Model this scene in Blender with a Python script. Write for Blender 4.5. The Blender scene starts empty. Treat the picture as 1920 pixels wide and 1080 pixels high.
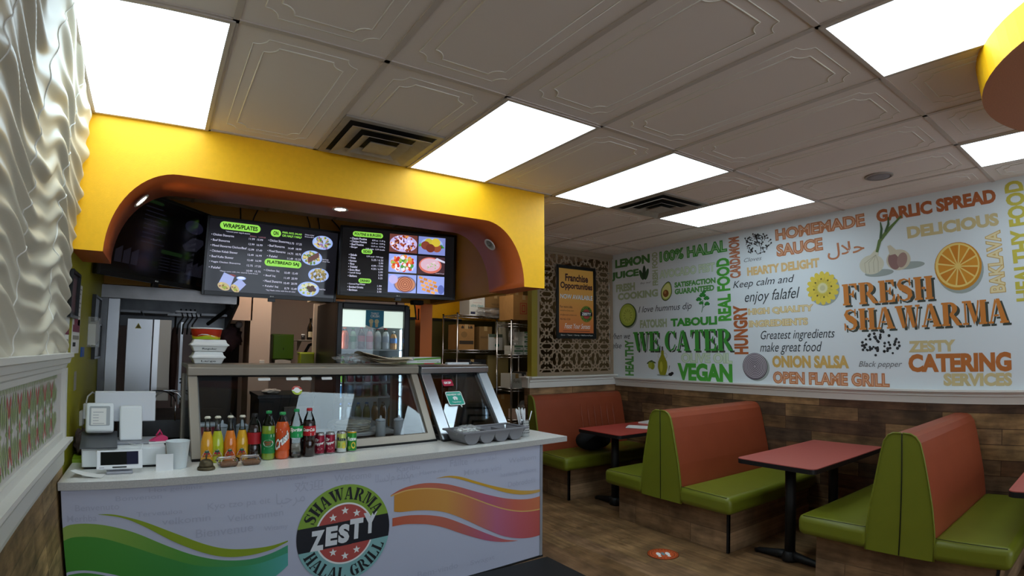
import bpy, bmesh, math, random
from math import sin, cos, pi, radians, atan2, sqrt
from mathutils import Matrix, Vector

SC = bpy.context.scene
COL = SC.collection

# ------------------------------------------------------------------ camera
# a phone's wide lens: its mild barrel distortion is set in the camera's lens polynomial
CAM_H = 1.53
yaw, pitch, roll = 0.588958, 0.114124, 0.005762
f_ = Vector((sin(yaw) * cos(pitch), cos(yaw) * cos(pitch), sin(pitch)))
r0 = Vector((cos(yaw), -sin(yaw), 0))
u0 = r0.cross(f_)
r_ = r0 * cos(roll) + u0 * sin(roll)
u_ = u0 * cos(roll) - r0 * sin(roll)
cd = bpy.data.cameras.new('camera')
cam = bpy.data.objects.new('camera', cd)
COL.objects.link(cam)
cam.matrix_world = Matrix(((r_.x, u_.x, -f_.x, 0), (r_.y, u_.y, -f_.y, 0), (r_.z, u_.z, -f_.z, CAM_H), (0, 0, 0, 1)))
cd.type = 'PANO'
cd.panorama_type = 'FISHEYE_LENS_POLYNOMIAL'
cd.sensor_width = 36.0
cd.fisheye_fov = pi
cd.fisheye_polynomial_k0 = 0.0
cd.fisheye_polynomial_k1 = -0.0518211340466966
cd.fisheye_polynomial_k2 = -0.0002119369417342377
cd.fisheye_polynomial_k3 = 6.084453301911479e-05
cd.fisheye_polynomial_k4 = -1.7869894551189526e-06
cd.clip_start = 0.02
cd.clip_end = 200
SC.camera = cam

# ------------------------------------------------------------------ colour management, world
vs = SC.view_settings
SC.display_settings.display_device = 'sRGB'
vs.view_transform = 'Standard'
vs.look = 'None'
vs.exposure = 0.5
vs.gamma = 1.0
vs.use_curve_mapping = False
W = bpy.data.worlds.new('daylight')
SC.world = W
W.use_nodes = True
bg = W.node_tree.nodes['Background']
bg.inputs[0].default_value = (0.74, 0.86, 1.0, 1)
bg.inputs[1].default_value = 2.0
cy = SC.cycles
cy.use_denoising = True
cy.max_bounces = 8
cy.diffuse_bounces = 4
cy.glossy_bounces = 4
cy.transmission_bounces = 6
cy.transparent_max_bounces = 16
cy.sample_clamp_indirect = 6.0
cy.caustics_reflective = False
cy.caustics_refractive = False

PANEL_EMIT = 3.6        # ceiling light panels
FILL_EMIT = 7.0      # unseen panels added to light the kitchen and store room
random.seed(7)

# ------------------------------------------------------------------ materials
def lin(h):
    h = h.lstrip('#')
    c = [int(h[i:i + 2], 16) / 255 for i in (0, 2, 4)]
    return tuple(x / 12.92 if x <= 0.04045 else ((x + 0.055) / 1.055) ** 2.4 for x in c) + (1.0,)

MATS = {}
def mat(name, col, rough=0.5, metal=0.0, spec=0.5, emit=0.0, trans=0.0, ior=1.45, var=0.0, vscale=8.0,
        bump=0.0, bscale=60.0, coat=0.0, stretch=None):
    if name in MATS:
        return MATS[name]
    m = bpy.data.materials.new(name)
    m.use_nodes = True
    nt = m.node_tree
    b = nt.nodes['Principled BSDF']
    c = lin(col)
    b.inputs['Base Color'].default_value = c
    b.inputs['Roughness'].default_value = rough
    b.inputs['Metallic'].default_value = metal
    b.inputs['Specular IOR Level'].default_value = spec
    b.inputs['IOR'].default_value = ior
    b.inputs['Transmission Weight'].default_value = trans
    b.inputs['Coat Weight'].default_value = coat
    if emit:
        b.inputs['Emission Color'].default_value = c
        b.inputs['Emission Strength'].default_value = emit
    if var or bump:
        tc = nt.nodes.new('ShaderNodeTexCoord')
        mp = nt.nodes.new('ShaderNodeMapping')
        nt.links.new(tc.outputs['Object'], mp.inputs[0])
        if stretch:
            mp.inputs['Scale'].default_value = stretch
    if var:
        n = nt.nodes.new('ShaderNodeTexNoise')
        n.inputs['Scale'].default_value = vscale
        n.inputs['Detail'].default_value = 5
        nt.links.new(mp.outputs[0], n.inputs['Vector'])
        mr = nt.nodes.new('ShaderNodeMapRange')
        mr.inputs[1].default_value = 0.3
        mr.inputs[2].default_value = 0.7
        mr.inputs[3].default_value = 1 - var
        mr.inputs[4].default_value = 1 + var
        nt.links.new(n.outputs['Fac'], mr.inputs[0])
        mx = nt.nodes.new('ShaderNodeVectorMath')
        mx.operation = 'SCALE'
        mx.inputs[0].default_value = c[:3]
        nt.links.new(mr.outputs[0], mx.inputs['Scale'])
        nt.links.new(mx.outputs[0], b.inputs['Base Color'])
    if bump:
        n2 = nt.nodes.new('ShaderNodeTexNoise')
        n2.inputs['Scale'].default_value = bscale
        n2.inputs['Detail'].default_value = 4
        nt.links.new(mp.outputs[0], n2.inputs['Vector'])
        bp = nt.nodes.new('ShaderNodeBump')
        bp.inputs['Strength'].default_value = bump
        bp.inputs['Distance'].default_value = 0.01
        nt.links.new(n2.outputs['Fac'], bp.inputs['Height'])
        nt.links.new(bp.outputs[0], b.inputs['Normal'])
    MATS[name] = m
    return m

def thin_glass(name, tint=(0.93, 0.95, 0.96), fac=1.0, rough=0.0):
    """clear sheet: see-through with the mirror reflection a pane has"""
    if name in MATS:
        return MATS[name]
    m = bpy.data.materials.new(name)
    m.use_nodes = True
    nt = m.node_tree
    nt.nodes.clear()
    out = nt.nodes.new('ShaderNodeOutputMaterial')
    tr = nt.nodes.new('ShaderNodeBsdfTransparent')
    tr.inputs[0].default_value = tint + (1,)
    gl = nt.nodes.new('ShaderNodeBsdfGlossy')
    gl.inputs['Roughness'].default_value = rough
    fr = nt.nodes.new('ShaderNodeFresnel')
    fr.inputs[0].default_value = 1.5
    mu = nt.nodes.new('ShaderNodeMath')
    mu.operation = 'MULTIPLY'
    mu.use_clamp = True
    mu.inputs[1].default_value = fac
    mix = nt.nodes.new('ShaderNodeMixShader')
    nt.links.new(fr.outputs[0], mu.inputs[0])
    nt.links.new(mu.outputs[0], mix.inputs[0])
    nt.links.new(tr.outputs[0], mix.inputs[1])
    nt.links.new(gl.outputs[0], mix.inputs[2])
    nt.links.new(mix.outputs[0], out.inputs[0])
    MATS[name] = m
    return m

def plank_mat(name, cols, length, width, axes, rough=0.5, grain=18.0, seam=0.004, spec=0.4, contrast=0.35):
    """planks: axes = (object axis along the plank, axis across)"""
    if name in MATS:
        return MATS[name]
    m = bpy.data.materials.new(name)
    m.use_nodes = True
    nt = m.node_tree
    L = nt.links
    b = nt.nodes['Principled BSDF']
    b.inputs['Roughness'].default_value = rough
    b.inputs['Specular IOR Level'].default_value = spec
    tc = nt.nodes.new('ShaderNodeTexCoord')
    sx = nt.nodes.new('ShaderNodeSeparateXYZ')
    L.new(tc.outputs['Object'], sx.inputs[0])
    cx = nt.nodes.new('ShaderNodeCombineXYZ')
    L.new(sx.outputs[axes[0]], cx.inputs[0])
    L.new(sx.outputs[axes[1]], cx.inputs[1])
    br = nt.nodes.new('ShaderNodeTexBrick')
    br.offset = 0.37
    br.offset_frequency = 3
    br.squash = 0.75
    br.squash_frequency = 2
    br.inputs['Color1'].default_value = (0, 0, 0, 1)
    br.inputs['Color2'].default_value = (1, 1, 1, 1)
    br.inputs['Mortar'].default_value = (0.5, 0.5, 0.5, 1)
    br.inputs['Scale'].default_value = 1.0
    br.inputs['Mortar Size'].default_value = seam
    br.inputs['Mortar Smooth'].default_value = 0.2
    br.inputs['Brick Width'].default_value = length
    br.inputs['Row Height'].default_value = width
    L.new(cx.outputs[0], br.inputs['Vector'])
    ramp = nt.nodes.new('ShaderNodeValToRGB')
    e = ramp.color_ramp.elements
    e[0].position = 0
    e[0].color = lin(cols[0])
    e[1].position = 1
    e[1].color = lin(cols[-1])
    for i, c in enumerate(cols[1:-1]):
        x = e.new((i + 1) / (len(cols) - 1))
        x.color = lin(c)
    L.new(br.outputs['Color'], ramp.inputs[0])
    # grain and worn blotches
    mp = nt.nodes.new('ShaderNodeMapping')
    mp.inputs['Scale'].default_value = (1.6, grain, 1)
    L.new(cx.outputs[0], mp.inputs[0])
    add = nt.nodes.new('ShaderNodeVectorMath')
    add.operation = 'ADD'
    sc = nt.nodes.new('ShaderNodeVectorMath')
    sc.operation = 'SCALE'
    sc.inputs['Scale'].default_value = 9.0
    L.new(br.outputs['Color'], sc.inputs[0])
    L.new(mp.outputs[0], add.inputs[0])
    L.new(sc.outputs[0], add.inputs[1])
    n = nt.nodes.new('ShaderNodeTexNoise')
    n.inputs['Scale'].default_value = 2.2
    n.inputs['Detail'].default_value = 8
    n.inputs['Roughness'].default_value = 0.65
    L.new(add.outputs[0], n.inputs['Vector'])
    mr = nt.nodes.new('ShaderNodeMapRange')
    mr.inputs[1].default_value = 0.3
    mr.inputs[2].default_value = 0.7
    mr.inputs[3].default_value = 1 - contrast
    mr.inputs[4].default_value = 1 + contrast
    L.new(n.outputs['Fac'], mr.inputs[0])
    n2 = nt.nodes.new('ShaderNodeTexNoise')
    n2.inputs['Scale'].default_value = 5.0
    n2.inputs['Detail'].default_value = 4
    L.new(tc.outputs['Object'], n2.inputs['Vector'])
    mr2 = nt.nodes.new('ShaderNodeMapRange')
    mr2.inputs[1].default_value = 0.35
    mr2.inputs[2].default_value = 0.68
    mr2.inputs[3].default_value = 1 - contrast * 0.8
    mr2.inputs[4].default_value = 1 + contrast * 0.8
    L.new(n2.outputs['Fac'], mr2.inputs[0])
    mm = nt.nodes.new('ShaderNodeMath')
    mm.operation = 'MULTIPLY'
    L.new(mr.outputs[0], mm.inputs[0])
    L.new(mr2.outputs[0], mm.inputs[1])
    seamf = nt.nodes.new('ShaderNodeMapRange')
    seamf.inputs[3].default_value = 1.0
    seamf.inputs[4].default_value = 0.45
    L.new(br.outputs['Fac'], seamf.inputs[0])
    m2 = nt.nodes.new('ShaderNodeMath')
    m2.operation = 'MULTIPLY'
    L.new(mm.outputs[0], m2.inputs[0])
    L.new(seamf.outputs[0], m2.inputs[1])
    vm = nt.nodes.new('ShaderNodeVectorMath')
    vm.operation = 'SCALE'
    L.new(ramp.outputs[0], vm.inputs[0])
    L.new(m2.outputs[0], vm.inputs['Scale'])
    L.new(vm.outputs[0], b.inputs['Base Color'])
    MATS[name] = m
    return m

def ramp_mat(name, axis, x0, x1, cols, rough=0.5):
    """a print whose ink changes along one axis"""
    if name in MATS:
        return MATS[name]
    m = bpy.data.materials.new(name)
    m.use_nodes = True
    nt = m.node_tree
    b = nt.nodes['Principled BSDF']
    b.inputs['Roughness'].default_value = rough
    tc = nt.nodes.new('ShaderNodeTexCoord')
    sx = nt.nodes.new('ShaderNodeSeparateXYZ')
    nt.links.new(tc.outputs['Object'], sx.inputs[0])
    mr = nt.nodes.new('ShaderNodeMapRange')
    mr.inputs[1].default_value = x0
    mr.inputs[2].default_value = x1
    nt.links.new(sx.outputs[axis], mr.inputs[0])
    rp = nt.nodes.new('ShaderNodeValToRGB')
    e = rp.color_ramp.elements
    e[0].color = lin(cols[0])
    e[1].color = lin(cols[-1])
    for i, c in enumerate(cols[1:-1]):
        x = e.new((i + 1) / (len(cols) - 1))
        x.color = lin(c)
    nt.links.new(mr.outputs[0], rp.inputs[0])
    nt.links.new(rp.outputs[0], b.inputs['Base Color'])
    MATS[name] = m
    return m

def film_mat(name, white=0.16, gloss=0.10):
    """thin crinkled plastic film: mostly see-through, a little milky, shiny"""
    if name in MATS:
        return MATS[name]
    m = bpy.data.materials.new(name)
    m.use_nodes = True
    nt = m.node_tree
    nt.nodes.clear()
    out = nt.nodes.new('ShaderNodeOutputMaterial')
    tr = nt.nodes.new('ShaderNodeBsdfTransparent')
    tr.inputs[0].default_value = (.96, .97, .97, 1)
    df = nt.nodes.new('ShaderNodeBsdfDiffuse')
    df.inputs[0].default_value = (.85, .86, .86, 1)
    gl = nt.nodes.new('ShaderNodeBsdfGlossy')
    gl.inputs['Roughness'].default_value = .18
    m1 = nt.nodes.new('ShaderNodeMixShader')
    m1.inputs[0].default_value = white
    m2 = nt.nodes.new('ShaderNodeMixShader')
    m2.inputs[0].default_value = gloss
    nt.links.new(tr.outputs[0], m1.inputs[1])
    nt.links.new(df.outputs[0], m1.inputs[2])
    nt.links.new(m1.outputs[0], m2.inputs[1])
    nt.links.new(gl.outputs[0], m2.inputs[2])
    nt.links.new(m2.outputs[0], out.inputs[0])
    MATS[name] = m
    return m

# ------------------------------------------------------------------ mesh builders
class MB:
    """collects faces of several materials, becomes ONE mesh object"""
    def __init__(self):
        self.bm = bmesh.new()
        self.mats = []
    def mi(self, m):
        if m not in self.mats:
            self.mats.append(m)
        return self.mats.index(m)
    def faces(self, vs_, fs, m, smooth=False, M=None):
        i = self.mi(m)
        bv = [self.bm.verts.new(M @ Vector(v) if M else v) for v in vs_]
        out = []
        for f in fs:
            try:
                fc = self.bm.faces.new([bv[k] for k in f])
            except ValueError:
                continue
            fc.material_index = i
            fc.smooth = smooth
            out.append(fc)
        return bv, out
    def box(self, x0, x1, y0, y1, z0, z1, m, bevel=0.0, seg=2, M=None, smooth=False):
        v = [(x0, y0, z0), (x1, y0, z0), (x1, y1, z0), (x0, y1, z0), (x0, y0, z1), (x1, y0, z1), (x1, y1, z1), (x0, y1, z1)]
        f = [(0, 3, 2, 1), (4, 5, 6, 7), (0, 1, 5, 4), (1, 2, 6, 5), (2, 3, 7, 6), (3, 0, 4, 7)]
        bv, fs = self.faces(v, f, m, smooth, M)
        if bevel > 0:
            es = list({e for fc in fs for e in fc.edges})
            r = bmesh.ops.bevel(self.bm, geom=es, offset=bevel, segments=seg, profile=0.5, affect='EDGES')
            for fc in r['faces']:
                fc.smooth = True
                fc.material_index = self.mi(m)
        return self
    def poly(self, pts, m, M=None):
        self.faces(pts, [tuple(range(len(pts)))], m, False, M)
        return self
    def prism(self, pts, d, m, M=None, mside=None, bevel=0.0):
        """pts: 3D outline; d: extrusion vector"""
        n = len(pts)
        d = Vector(d)
        a = [Vector(p) for p in pts]
        v = a + [p + d for p in a]
        f = [tuple(reversed(range(n))), tuple(range(n, 2 * n))]
        bv, fs = self.faces(v, f, m, False, M)
        i = self.mi(mside or m)
        for k in range(n):
            j = (k + 1) % n
            fc = self.bm.faces.new((bv[k], bv[j], bv[n + j], bv[n + k]))
            fc.material_index = i
            fs.append(fc)
        bmesh.ops.recalc_face_normals(self.bm, faces=fs)
        if bevel:
            es = list({e for fc in fs for e in fc.edges})
            r = bmesh.ops.bevel(self.bm, geom=es, offset=bevel, segments=2, profile=0.5, affect='EDGES')
            for fc in r['faces']:
                fc.smooth = True
        return self
    def lathe(self, prof, m, seg=24, M=None, smooth=True, mats=None):
        """prof: (r, z) pairs; mats: material per ring"""
        vs_, fs, ms = [], [], []
        for r, z in prof:
            for k in range(seg):
                a = 2 * pi * k / seg
                vs_.append((max(r, 1e-5) * cos(a), max(r, 1e-5) * sin(a), z))
        bv = [self.bm.verts.new(M @ Vector(v) if M else v) for v in vs_]
        for i in range(len(prof) - 1):
            idx = self.mi(mats[i] if mats else m)
            for k in range(seg):
                j = (k + 1) % seg
                fc = self.bm.faces.new((bv[i * seg + k], bv[i * seg + j], bv[(i + 1) * seg + j], bv[(i + 1) * seg + k]))
                fc.material_index = idx
                fc.smooth = smooth
        for ring, rev in ((0, True), (len(prof) - 1, False)):
            if prof[ring][0] > 1e-4:
                vv = [bv[ring * seg + k] for k in range(seg)]
                fc = self.bm.faces.new(vv[::-1] if rev else vv)
                fc.material_index = self.mi((mats[0] if rev else mats[-1]) if mats else m)
        return self
    def tube(self, pts, r, m, seg=8, closed=False, smooth=True, M=None, caps=True):
        P = [Vector(p) for p in pts]
        n = len(P)
        rings = []
        prev = None
        i = self.mi(m)
        for k in range(n):
            if closed:
                t = P[(k + 1) % n] - P[k - 1]
            else:
                t = P[min(k + 1, n - 1)] - P[max(k - 1, 0)]
            if t.length < 1e-9:
                t = Vector((0, 0, 1))
            t.normalize()
            if prev is None:
                a = Vector((0, 0, 1)) if abs(t.z) < 0.9 else Vector((1, 0, 0))
                nrm = (a - t * a.dot(t)).normalized()
            else:
                nrm = prev - t * prev.dot(t)
                nrm = nrm.normalized() if nrm.length > 1e-6 else t.orthogonal().normalized()
            prev = nrm
            bn = t.cross(nrm)
            rr = r[k] if isinstance(r, (list, tuple)) else r
            ring = []
            for s in range(seg):
                a = 2 * pi * (s + 0.5) / seg
                p = P[k] + (nrm * cos(a) + bn * sin(a)) * rr
                ring.append(self.bm.verts.new(M @ p if M else p))
            rings.append(ring)
        for k in range(n if closed else n - 1):
            A, B = rings[k], rings[(k + 1) % n]
            for s in range(seg):
                j = (s + 1) % seg
                fc = self.bm.faces.new((A[s], A[j], B[j], B[s]))
                fc.material_index = i
                fc.smooth = smooth
        if caps and not closed:
            for ring, rev in ((rings[0], True), (rings[-1], False)):
                fc = self.bm.faces.new(ring[::-1] if rev else ring)
                fc.material_index = i
        return self
    def cyl(self, p0, p1, r, m, seg=16, r1=None, M=None):
        return self.tube([p0, p1], [r, r if r1 is None else r1], m, seg, M=M)
    def grid(self, fn, nu, nv, m, smooth=True):
        bv = [self.bm.verts.new(fn(i / nu, j / nv)) for j in range(nv + 1) for i in range(nu + 1)]
        k = self.mi(m)
        for j in range(nv):
            for i in range(nu):
                a = j * (nu + 1) + i
                fc = self.bm.faces.new((bv[a], bv[a + 1], bv[a + nu + 2], bv[a + nu + 1]))
                fc.smooth = smooth
                fc.material_index = k
        return self
    def blob(self, c, rad, m, seg=10, rings=6, M=None):
        vs_, fs = [], []
        for j in range(rings + 1):
            th = pi * j / rings
            for k in range(seg):
                a = 2 * pi * k / seg
                vs_.append((c[0] + rad[0] * sin(th) * cos(a), c[1] + rad[1] * sin(th) * sin(a), c[2] - rad[2] * cos(th)))
        for j in range(rings):
            for k in range(seg):
                q = (k + 1) % seg
                fs.append((j * seg + k, j * seg + q, (j + 1) * seg + q, (j + 1) * seg + k))
        bv, f2 = self.faces(vs_, fs, m, True, M)
        bmesh.ops.remove_doubles(self.bm, verts=bv, dist=1e-6)
        return self
    def build(self, name, parent=None, loc=None, rz=0.0):
        me = bpy.data.meshes.new(name)
        self.bm.to_mesh(me)
        self.bm.free()
        for m in self.mats:
            me.materials.append(m)
        o = bpy.data.objects.new(name, me)
        COL.objects.link(o)
        if parent:
            o.parent = parent
        if loc is not None:
            o.location = loc
        if rz:
            o.rotation_euler = (0, 0, rz)
        return o

def tag(o, label=None, cat=None, group=None, kind=None):
    if label: o['label'] = label
    if cat: o['category'] = cat
    if group: o['group'] = group
    if kind: o['kind'] = kind
    return o

def thing(name, label, cat, loc=(0, 0, 0), rz=0.0, group=None):
    o = bpy.data.objects.new(name, None)
    o.empty_display_size = 0.1
    COL.objects.link(o)
    o.location = loc
    o.rotation_euler = (0, 0, rz)
    return tag(o, label, cat, group)

def struct(mb, name, label=None):
    o = mb.build(name)
    o['kind'] = 'structure'
    if label: o['label'] = label
    return o

def copy_tree(o, parent=None):
    c = o.copy()
    COL.objects.link(c)
    if parent: c.parent = parent
    for ch in list(o.children):
        copy_tree(ch, c)
    return c

# ------------------------------------------------------------------ flat print: text and shapes laid on a plane
_TX = {}
def text_geo(s, off=0.0):
    k = (s, off)
    if k not in _TX:
        c = bpy.data.curves.new('t', 'FONT')
        c.body = s
        c.offset = off
        c.resolution_u = 3
        c.fill_mode = 'FRONT'
        o = bpy.data.objects.new('t', c)
        me = bpy.data.meshes.new_from_object(o)
        v = [(a.co.x, a.co.y) for a in me.vertices]
        p = [tuple(q.vertices) for q in me.polygons]
        bpy.data.objects.remove(o)
        bpy.data.meshes.remove(me)
        bpy.data.curves.remove(c)
        _TX[k] = (v, p)
    return _TX[k]

class Art:
    """prints on the plane through O spanned by U (to the right) and V (up); every layer lies a hair in front of the last"""
    def __init__(self, mb, O, U, V, step=0.0004, base=0.0006):
        self.mb, self.O, self.U, self.V = mb, Vector(O), Vector(U).normalized(), Vector(V).normalized()
        self.N = self.U.cross(self.V)
        self.step, self.base = step, base
    def at(self, x, y, layer=0):
        return self.O + self.U * x + self.V * y + self.N * (self.base + self.step * layer)
    _n = 0
    def poly(self, pts, m, layer=0):
        # neighbouring shapes of one layer sit a hundredth of a millimetre apart, so that none lies exactly in another
        Art._n += 1
        layer = layer + (Art._n % 8) * .1
        self.mb.faces([self.at(x, y, layer) for x, y in pts], [tuple(range(len(pts)))], m)
    def rect(self, x0, y0, x1, y1, m, layer=0, r=0.0):
        if r <= 0:
            return self.poly([(x0, y0), (x1, y0), (x1, y1), (x0, y1)], m, layer)
        pts = []
        for cx, cy_, a0 in ((x1 - r, y0 + r, -90), (x1 - r, y1 - r, 0), (x0 + r, y1 - r, 90), (x0 + r, y0 + r, 180)):
            for k in range(7):
                a = radians(a0 + 15 * k)
                pts.append((cx + r * cos(a), cy_ + r * sin(a)))
        self.poly(pts, m, layer)
    def ell(self, cx, cy_, rx, ry, m, layer=0, seg=32, rot=0.0, a0=0.0, a1=360.0):
        pts = []
        full = abs(a1 - a0 - 360) < 1e-6
        n = seg if full else seg + 1
        for k in range(n):
            a = radians(a0 + (a1 - a0) * k / seg)
            x, y = rx * cos(a), ry * sin(a)
            pts.append((cx + x * cos(rot) - y * sin(rot), cy_ + x * sin(rot) + y * cos(rot)))
        self.poly(pts, m, layer)
    def ring(self, cx, cy_, r0, r1, m, layer=0, a0=0.0, a1=360.0, seg=48, ry=1.0):
        vs_, fs = [], []
        for k in range(seg + 1):
            a = radians(a0 + (a1 - a0) * k / seg)
            for r in (r0, r1):
                vs_.append(self.at(cx + r * cos(a), cy_ + r * sin(a) * ry, layer))
        for k in range(seg):
            fs.append((2 * k, 2 * k + 1, 2 * k + 3, 2 * k + 2))
        self.mb.faces(vs_, fs, m)
    def star(self, cx, cy_, r, m, layer=0, n=5, rin=0.42, rot=90):
        self.poly([(cx + (r if k % 2 == 0 else r * rin) * cos(radians(rot + 180 * k / n)),
                    cy_ + (r if k % 2 == 0 else r * rin) * sin(radians(rot + 180 * k / n))) for k in range(2 * n)], m, layer)
    def stroke(self, pts, w, m, layer=0):
        for q in stroke_polys(pts, w):
            self.poly(q, m, layer)
    def text(self, s, x0, y0, x1, y1, m, layer=0, off=0.0, shear=0.0, inner=None, inner_off=0.0, vert=False, fn=None):
        """fills the rectangle with the string; inner = a second ink inside the strokes; vert = read upwards"""
        v, p = text_geo(s, off)
        if not v: return
        xs = [a[0] for a in v]; ys = [a[1] for a in v]
        ax, bx, ay, by = min(xs), max(xs), min(ys), max(ys)
        def put(geo, mm, ly):
            vv, pp = geo
            o = []
            for a, b in vv:
                s_, t_ = (a - ax) / (bx - ax), (b - ay) / (by - ay)
                s_ += shear * (t_ - 0.5) * (by - ay) / (bx - ax)
                if vert:
                    X, Y = x1 - (x1 - x0) * t_, y0 + (y1 - y0) * s_
                else:
                    X, Y = x0 + (x1 - x0) * s_, y0 + (y1 - y0) * t_
                o.append((X, Y))
            v3, p3 = [], []
            for n_, f in enumerate(pp):
                l2 = ly + (n_ % 9) * .08
                p3.append(tuple(range(len(v3), len(v3) + len(f))))
                v3 += [fn(*o[i], l2) if fn else self.at(*o[i], l2) for i in f]
            self.mb.faces(v3, p3, mm)
        put((v, p), m, layer)
        if inner:
            put(text_geo(s, inner_off), inner, layer + 1)
    def stencil(self, s, x0, y0, x1, y1, m, layer=0, fn=None):
        polys, w = stencil_layout(s)
        for n_, q in enumerate(polys):
            layer = int(layer) + (n_ % 7) * .12
            pts = [(x0 + (x1 - x0) * a / w, y0 + (y1 - y0) * b) for a, b in q]
            self.mb.faces([fn(a, b, layer) if fn else self.at(a, b, layer) for a, b in pts], [tuple(range(len(pts)))], m)

def stroke_polys(pts, w):
    P = [Vector((p[0], p[1])) for p in pts]
    n = len(P)
    Ls, Rs = [], []
    for k in range(n):
        t = (P[min(k + 1, n - 1)] - P[max(k - 1, 0)])
        t = t.normalized() if t.length > 1e-9 else Vector((1, 0))
        nn = Vector((-t.y, t.x))
        ww = (w[k] if isinstance(w, (list, tuple)) else w) / 2
        Ls.append(P[k] + nn * ww)
        Rs.append(P[k] - nn * ww)
    return [[tuple(Rs[k]), tuple(Rs[k + 1]), tuple(Ls[k + 1]), tuple(Ls[k])] for k in range(n - 1)]

def _rc(a, b, c, d):
    return [(a, b), (c, b), (c, d), (a, d)]
def _sec(cx, cy_, rx, ry, ix, iy, a0, a1, n=12):
    o = [(cx + rx * cos(radians(a0 + (a1 - a0) * k / n)), cy_ + ry * sin(radians(a0 + (a1 - a0) * k / n))) for k in range(n + 1)]
    i = [(cx + ix * cos(radians(a0 + (a1 - a0) * k / n)), cy_ + iy * sin(radians(a0 + (a1 - a0) * k / n))) for k in range(n + 1)]
    return o + i[::-1]
def _stem(x, T=0.26, top=True, bot=True):
    o = [_rc(x, 0.08, x + T, 0.92)]
    o.append(_rc(x - 0.06, 0, x + T + (0.06 if bot else 0), 0.085))
    o.append(_rc(x - 0.06, 0.915, x + T + (0.06 if top else 0), 1))
    return o
def stencil_glyph(ch):
    g = 0.035
    if ch == 'H': return _stem(.06) + _stem(.56) + [_rc(.355, .45, .525, .55)], .88
    if ch == 'I': return _stem(.06), .38
    if ch == 'A': return [[(.08, .08), (.16, .08), (.42, .88), (.36, 1), (.34, 1)], [(.40, 1), (.56, 1), (.88, .08), (.60, .08), (.42, .78)], _rc(0, 0, .25, .085), _rc(.54, 0, .95, .085), _rc(.27, .28, .5, .36)], .95
    if ch == 'W': return [[(.06, .92), (.33, .92), (.48, .12), (.46, 0), (.34, 0)], [(.50, .1), (.53, .0), (.67, .92), (.60, .92)], [(.57, .92), (.83, .92), (.98, .12), (.95, 0), (.84, 0)], [(1.0, .1), (1.03, 0), (1.19, .92), (1.12, .92)], _rc(0, .915, .39, 1), _rc(.5, .915, .89, 1), _rc(1.03, .915, 1.26, 1)], 1.26
    if ch == 'M': return [_rc(.09, .08, .18, .92), _rc(0, 0, .27, .085), [(.0, .915), (.0, 1), (.42, 1), (.62, .3), (.54, .02), (.52, .02), (.22, .92)], [(.58, .1), (.65, .15), (.80, .92), (.80, 1), (.73, 1)], _rc(.835, .08, 1.09, .92), _rc(.76, 0, 1.15, .085), _rc(.835, .915, 1.15, 1)], 1.15
    if ch == 'T': return [_rc(.31, .08, .57, .92), _rc(.24, 0, .64, .085), _rc(.31, .915, .57, 1), [(0, 1), (0, .66), (.05, .66), (.14, .9), (.275, .915), (.275, 1)], [(.88, 1), (.88, .66), (.83, .66), (.74, .9), (.605, .915), (.605, 1)]], .88
    if ch in 'EFL':
        o = _stem(.06, top=(ch == 'L'), bot=(ch == 'F'))
        if ch in 'EF':
            o.append([(.355, .915), (.355, 1), (.76, 1), (.76, .68), (.71, .68), (.60, .9)])
            o.append([(.355, .46), (.355, .54), (.48, .54), (.56, .68), (.60, .68), (.60, .32), (.56, .32), (.48, .46)])
        if ch in 'EL':
            o.append([(.355, .085), (.355, 0), (.78, 0), (.78, .34), (.73, .34), (.62, .1)])
        return o, .8
    if ch in 'CG':
        o = [_sec(.42, .5, .42, .5, .16, .43, 95, 265), [(.44, 1), (.66, .93), (.74, 1), (.78, 1), (.78, .64), (.73, .64), (.62, .86), (.44, .94)]]
        if ch == 'C':
            o.append([(.44, 0), (.66, .05), (.80, .3), (.75, .34), (.62, .14), (.44, .06)])
            return o, .82
        o += [[(.44, 0), (.80, .06), (.80, .42), (.54, .42), (.54, .08), (.44, .06)], _rc(.46, .40, .87, .48)]
        return o, .88
    if ch == 'S':
        pts = [(.66, .70), (.62, .88), (.42, .965), (.22, .91), (.15, .76), (.25, .62), (.45, .52), (.61, .40), (.65, .24), (.56, .09), (.38, .035), (.17, .10), (.09, .30)]
        w = [.05, .05, .07, .13, .22, .28, .30, .28, .22, .13, .07, .05, .05]
        return stroke_polys(pts, w) + [_rc(.63, .66, .70, 1), _rc(.04, 0, .11, .34)], .8
    if ch == 'R': return _stem(.06) + [_sec(.38, .725, .38, .275, .13, .20, -88, 88), [(.36, .46), (.56, .49), (.74, .3), (.86, .085), (.95, .085), (.95, 0), (.70, 0), (.55, .2)]], .95
    if ch == 'Y': return [[(.05, .92), (.34, .92), (.54, .52), (.40, .42)], [(.54, .46), (.60, .46), (.86, .92), (.78, .92)], _rc(.36, .08, .62, .44), _rc(.28, 0, .70, .085), _rc(0, .915, .40, 1), _rc(.70, .915, .94, 1)], .94
    return [], .32
def stencil_layout(s, gap=0.05):
    x, out = 0.0, []
    for ch in s:
        g, w = stencil_glyph(ch)
        out += [[(a + x, b) for a, b in q] for q in g]
        x += w + gap
    return out, x - gap

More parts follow.
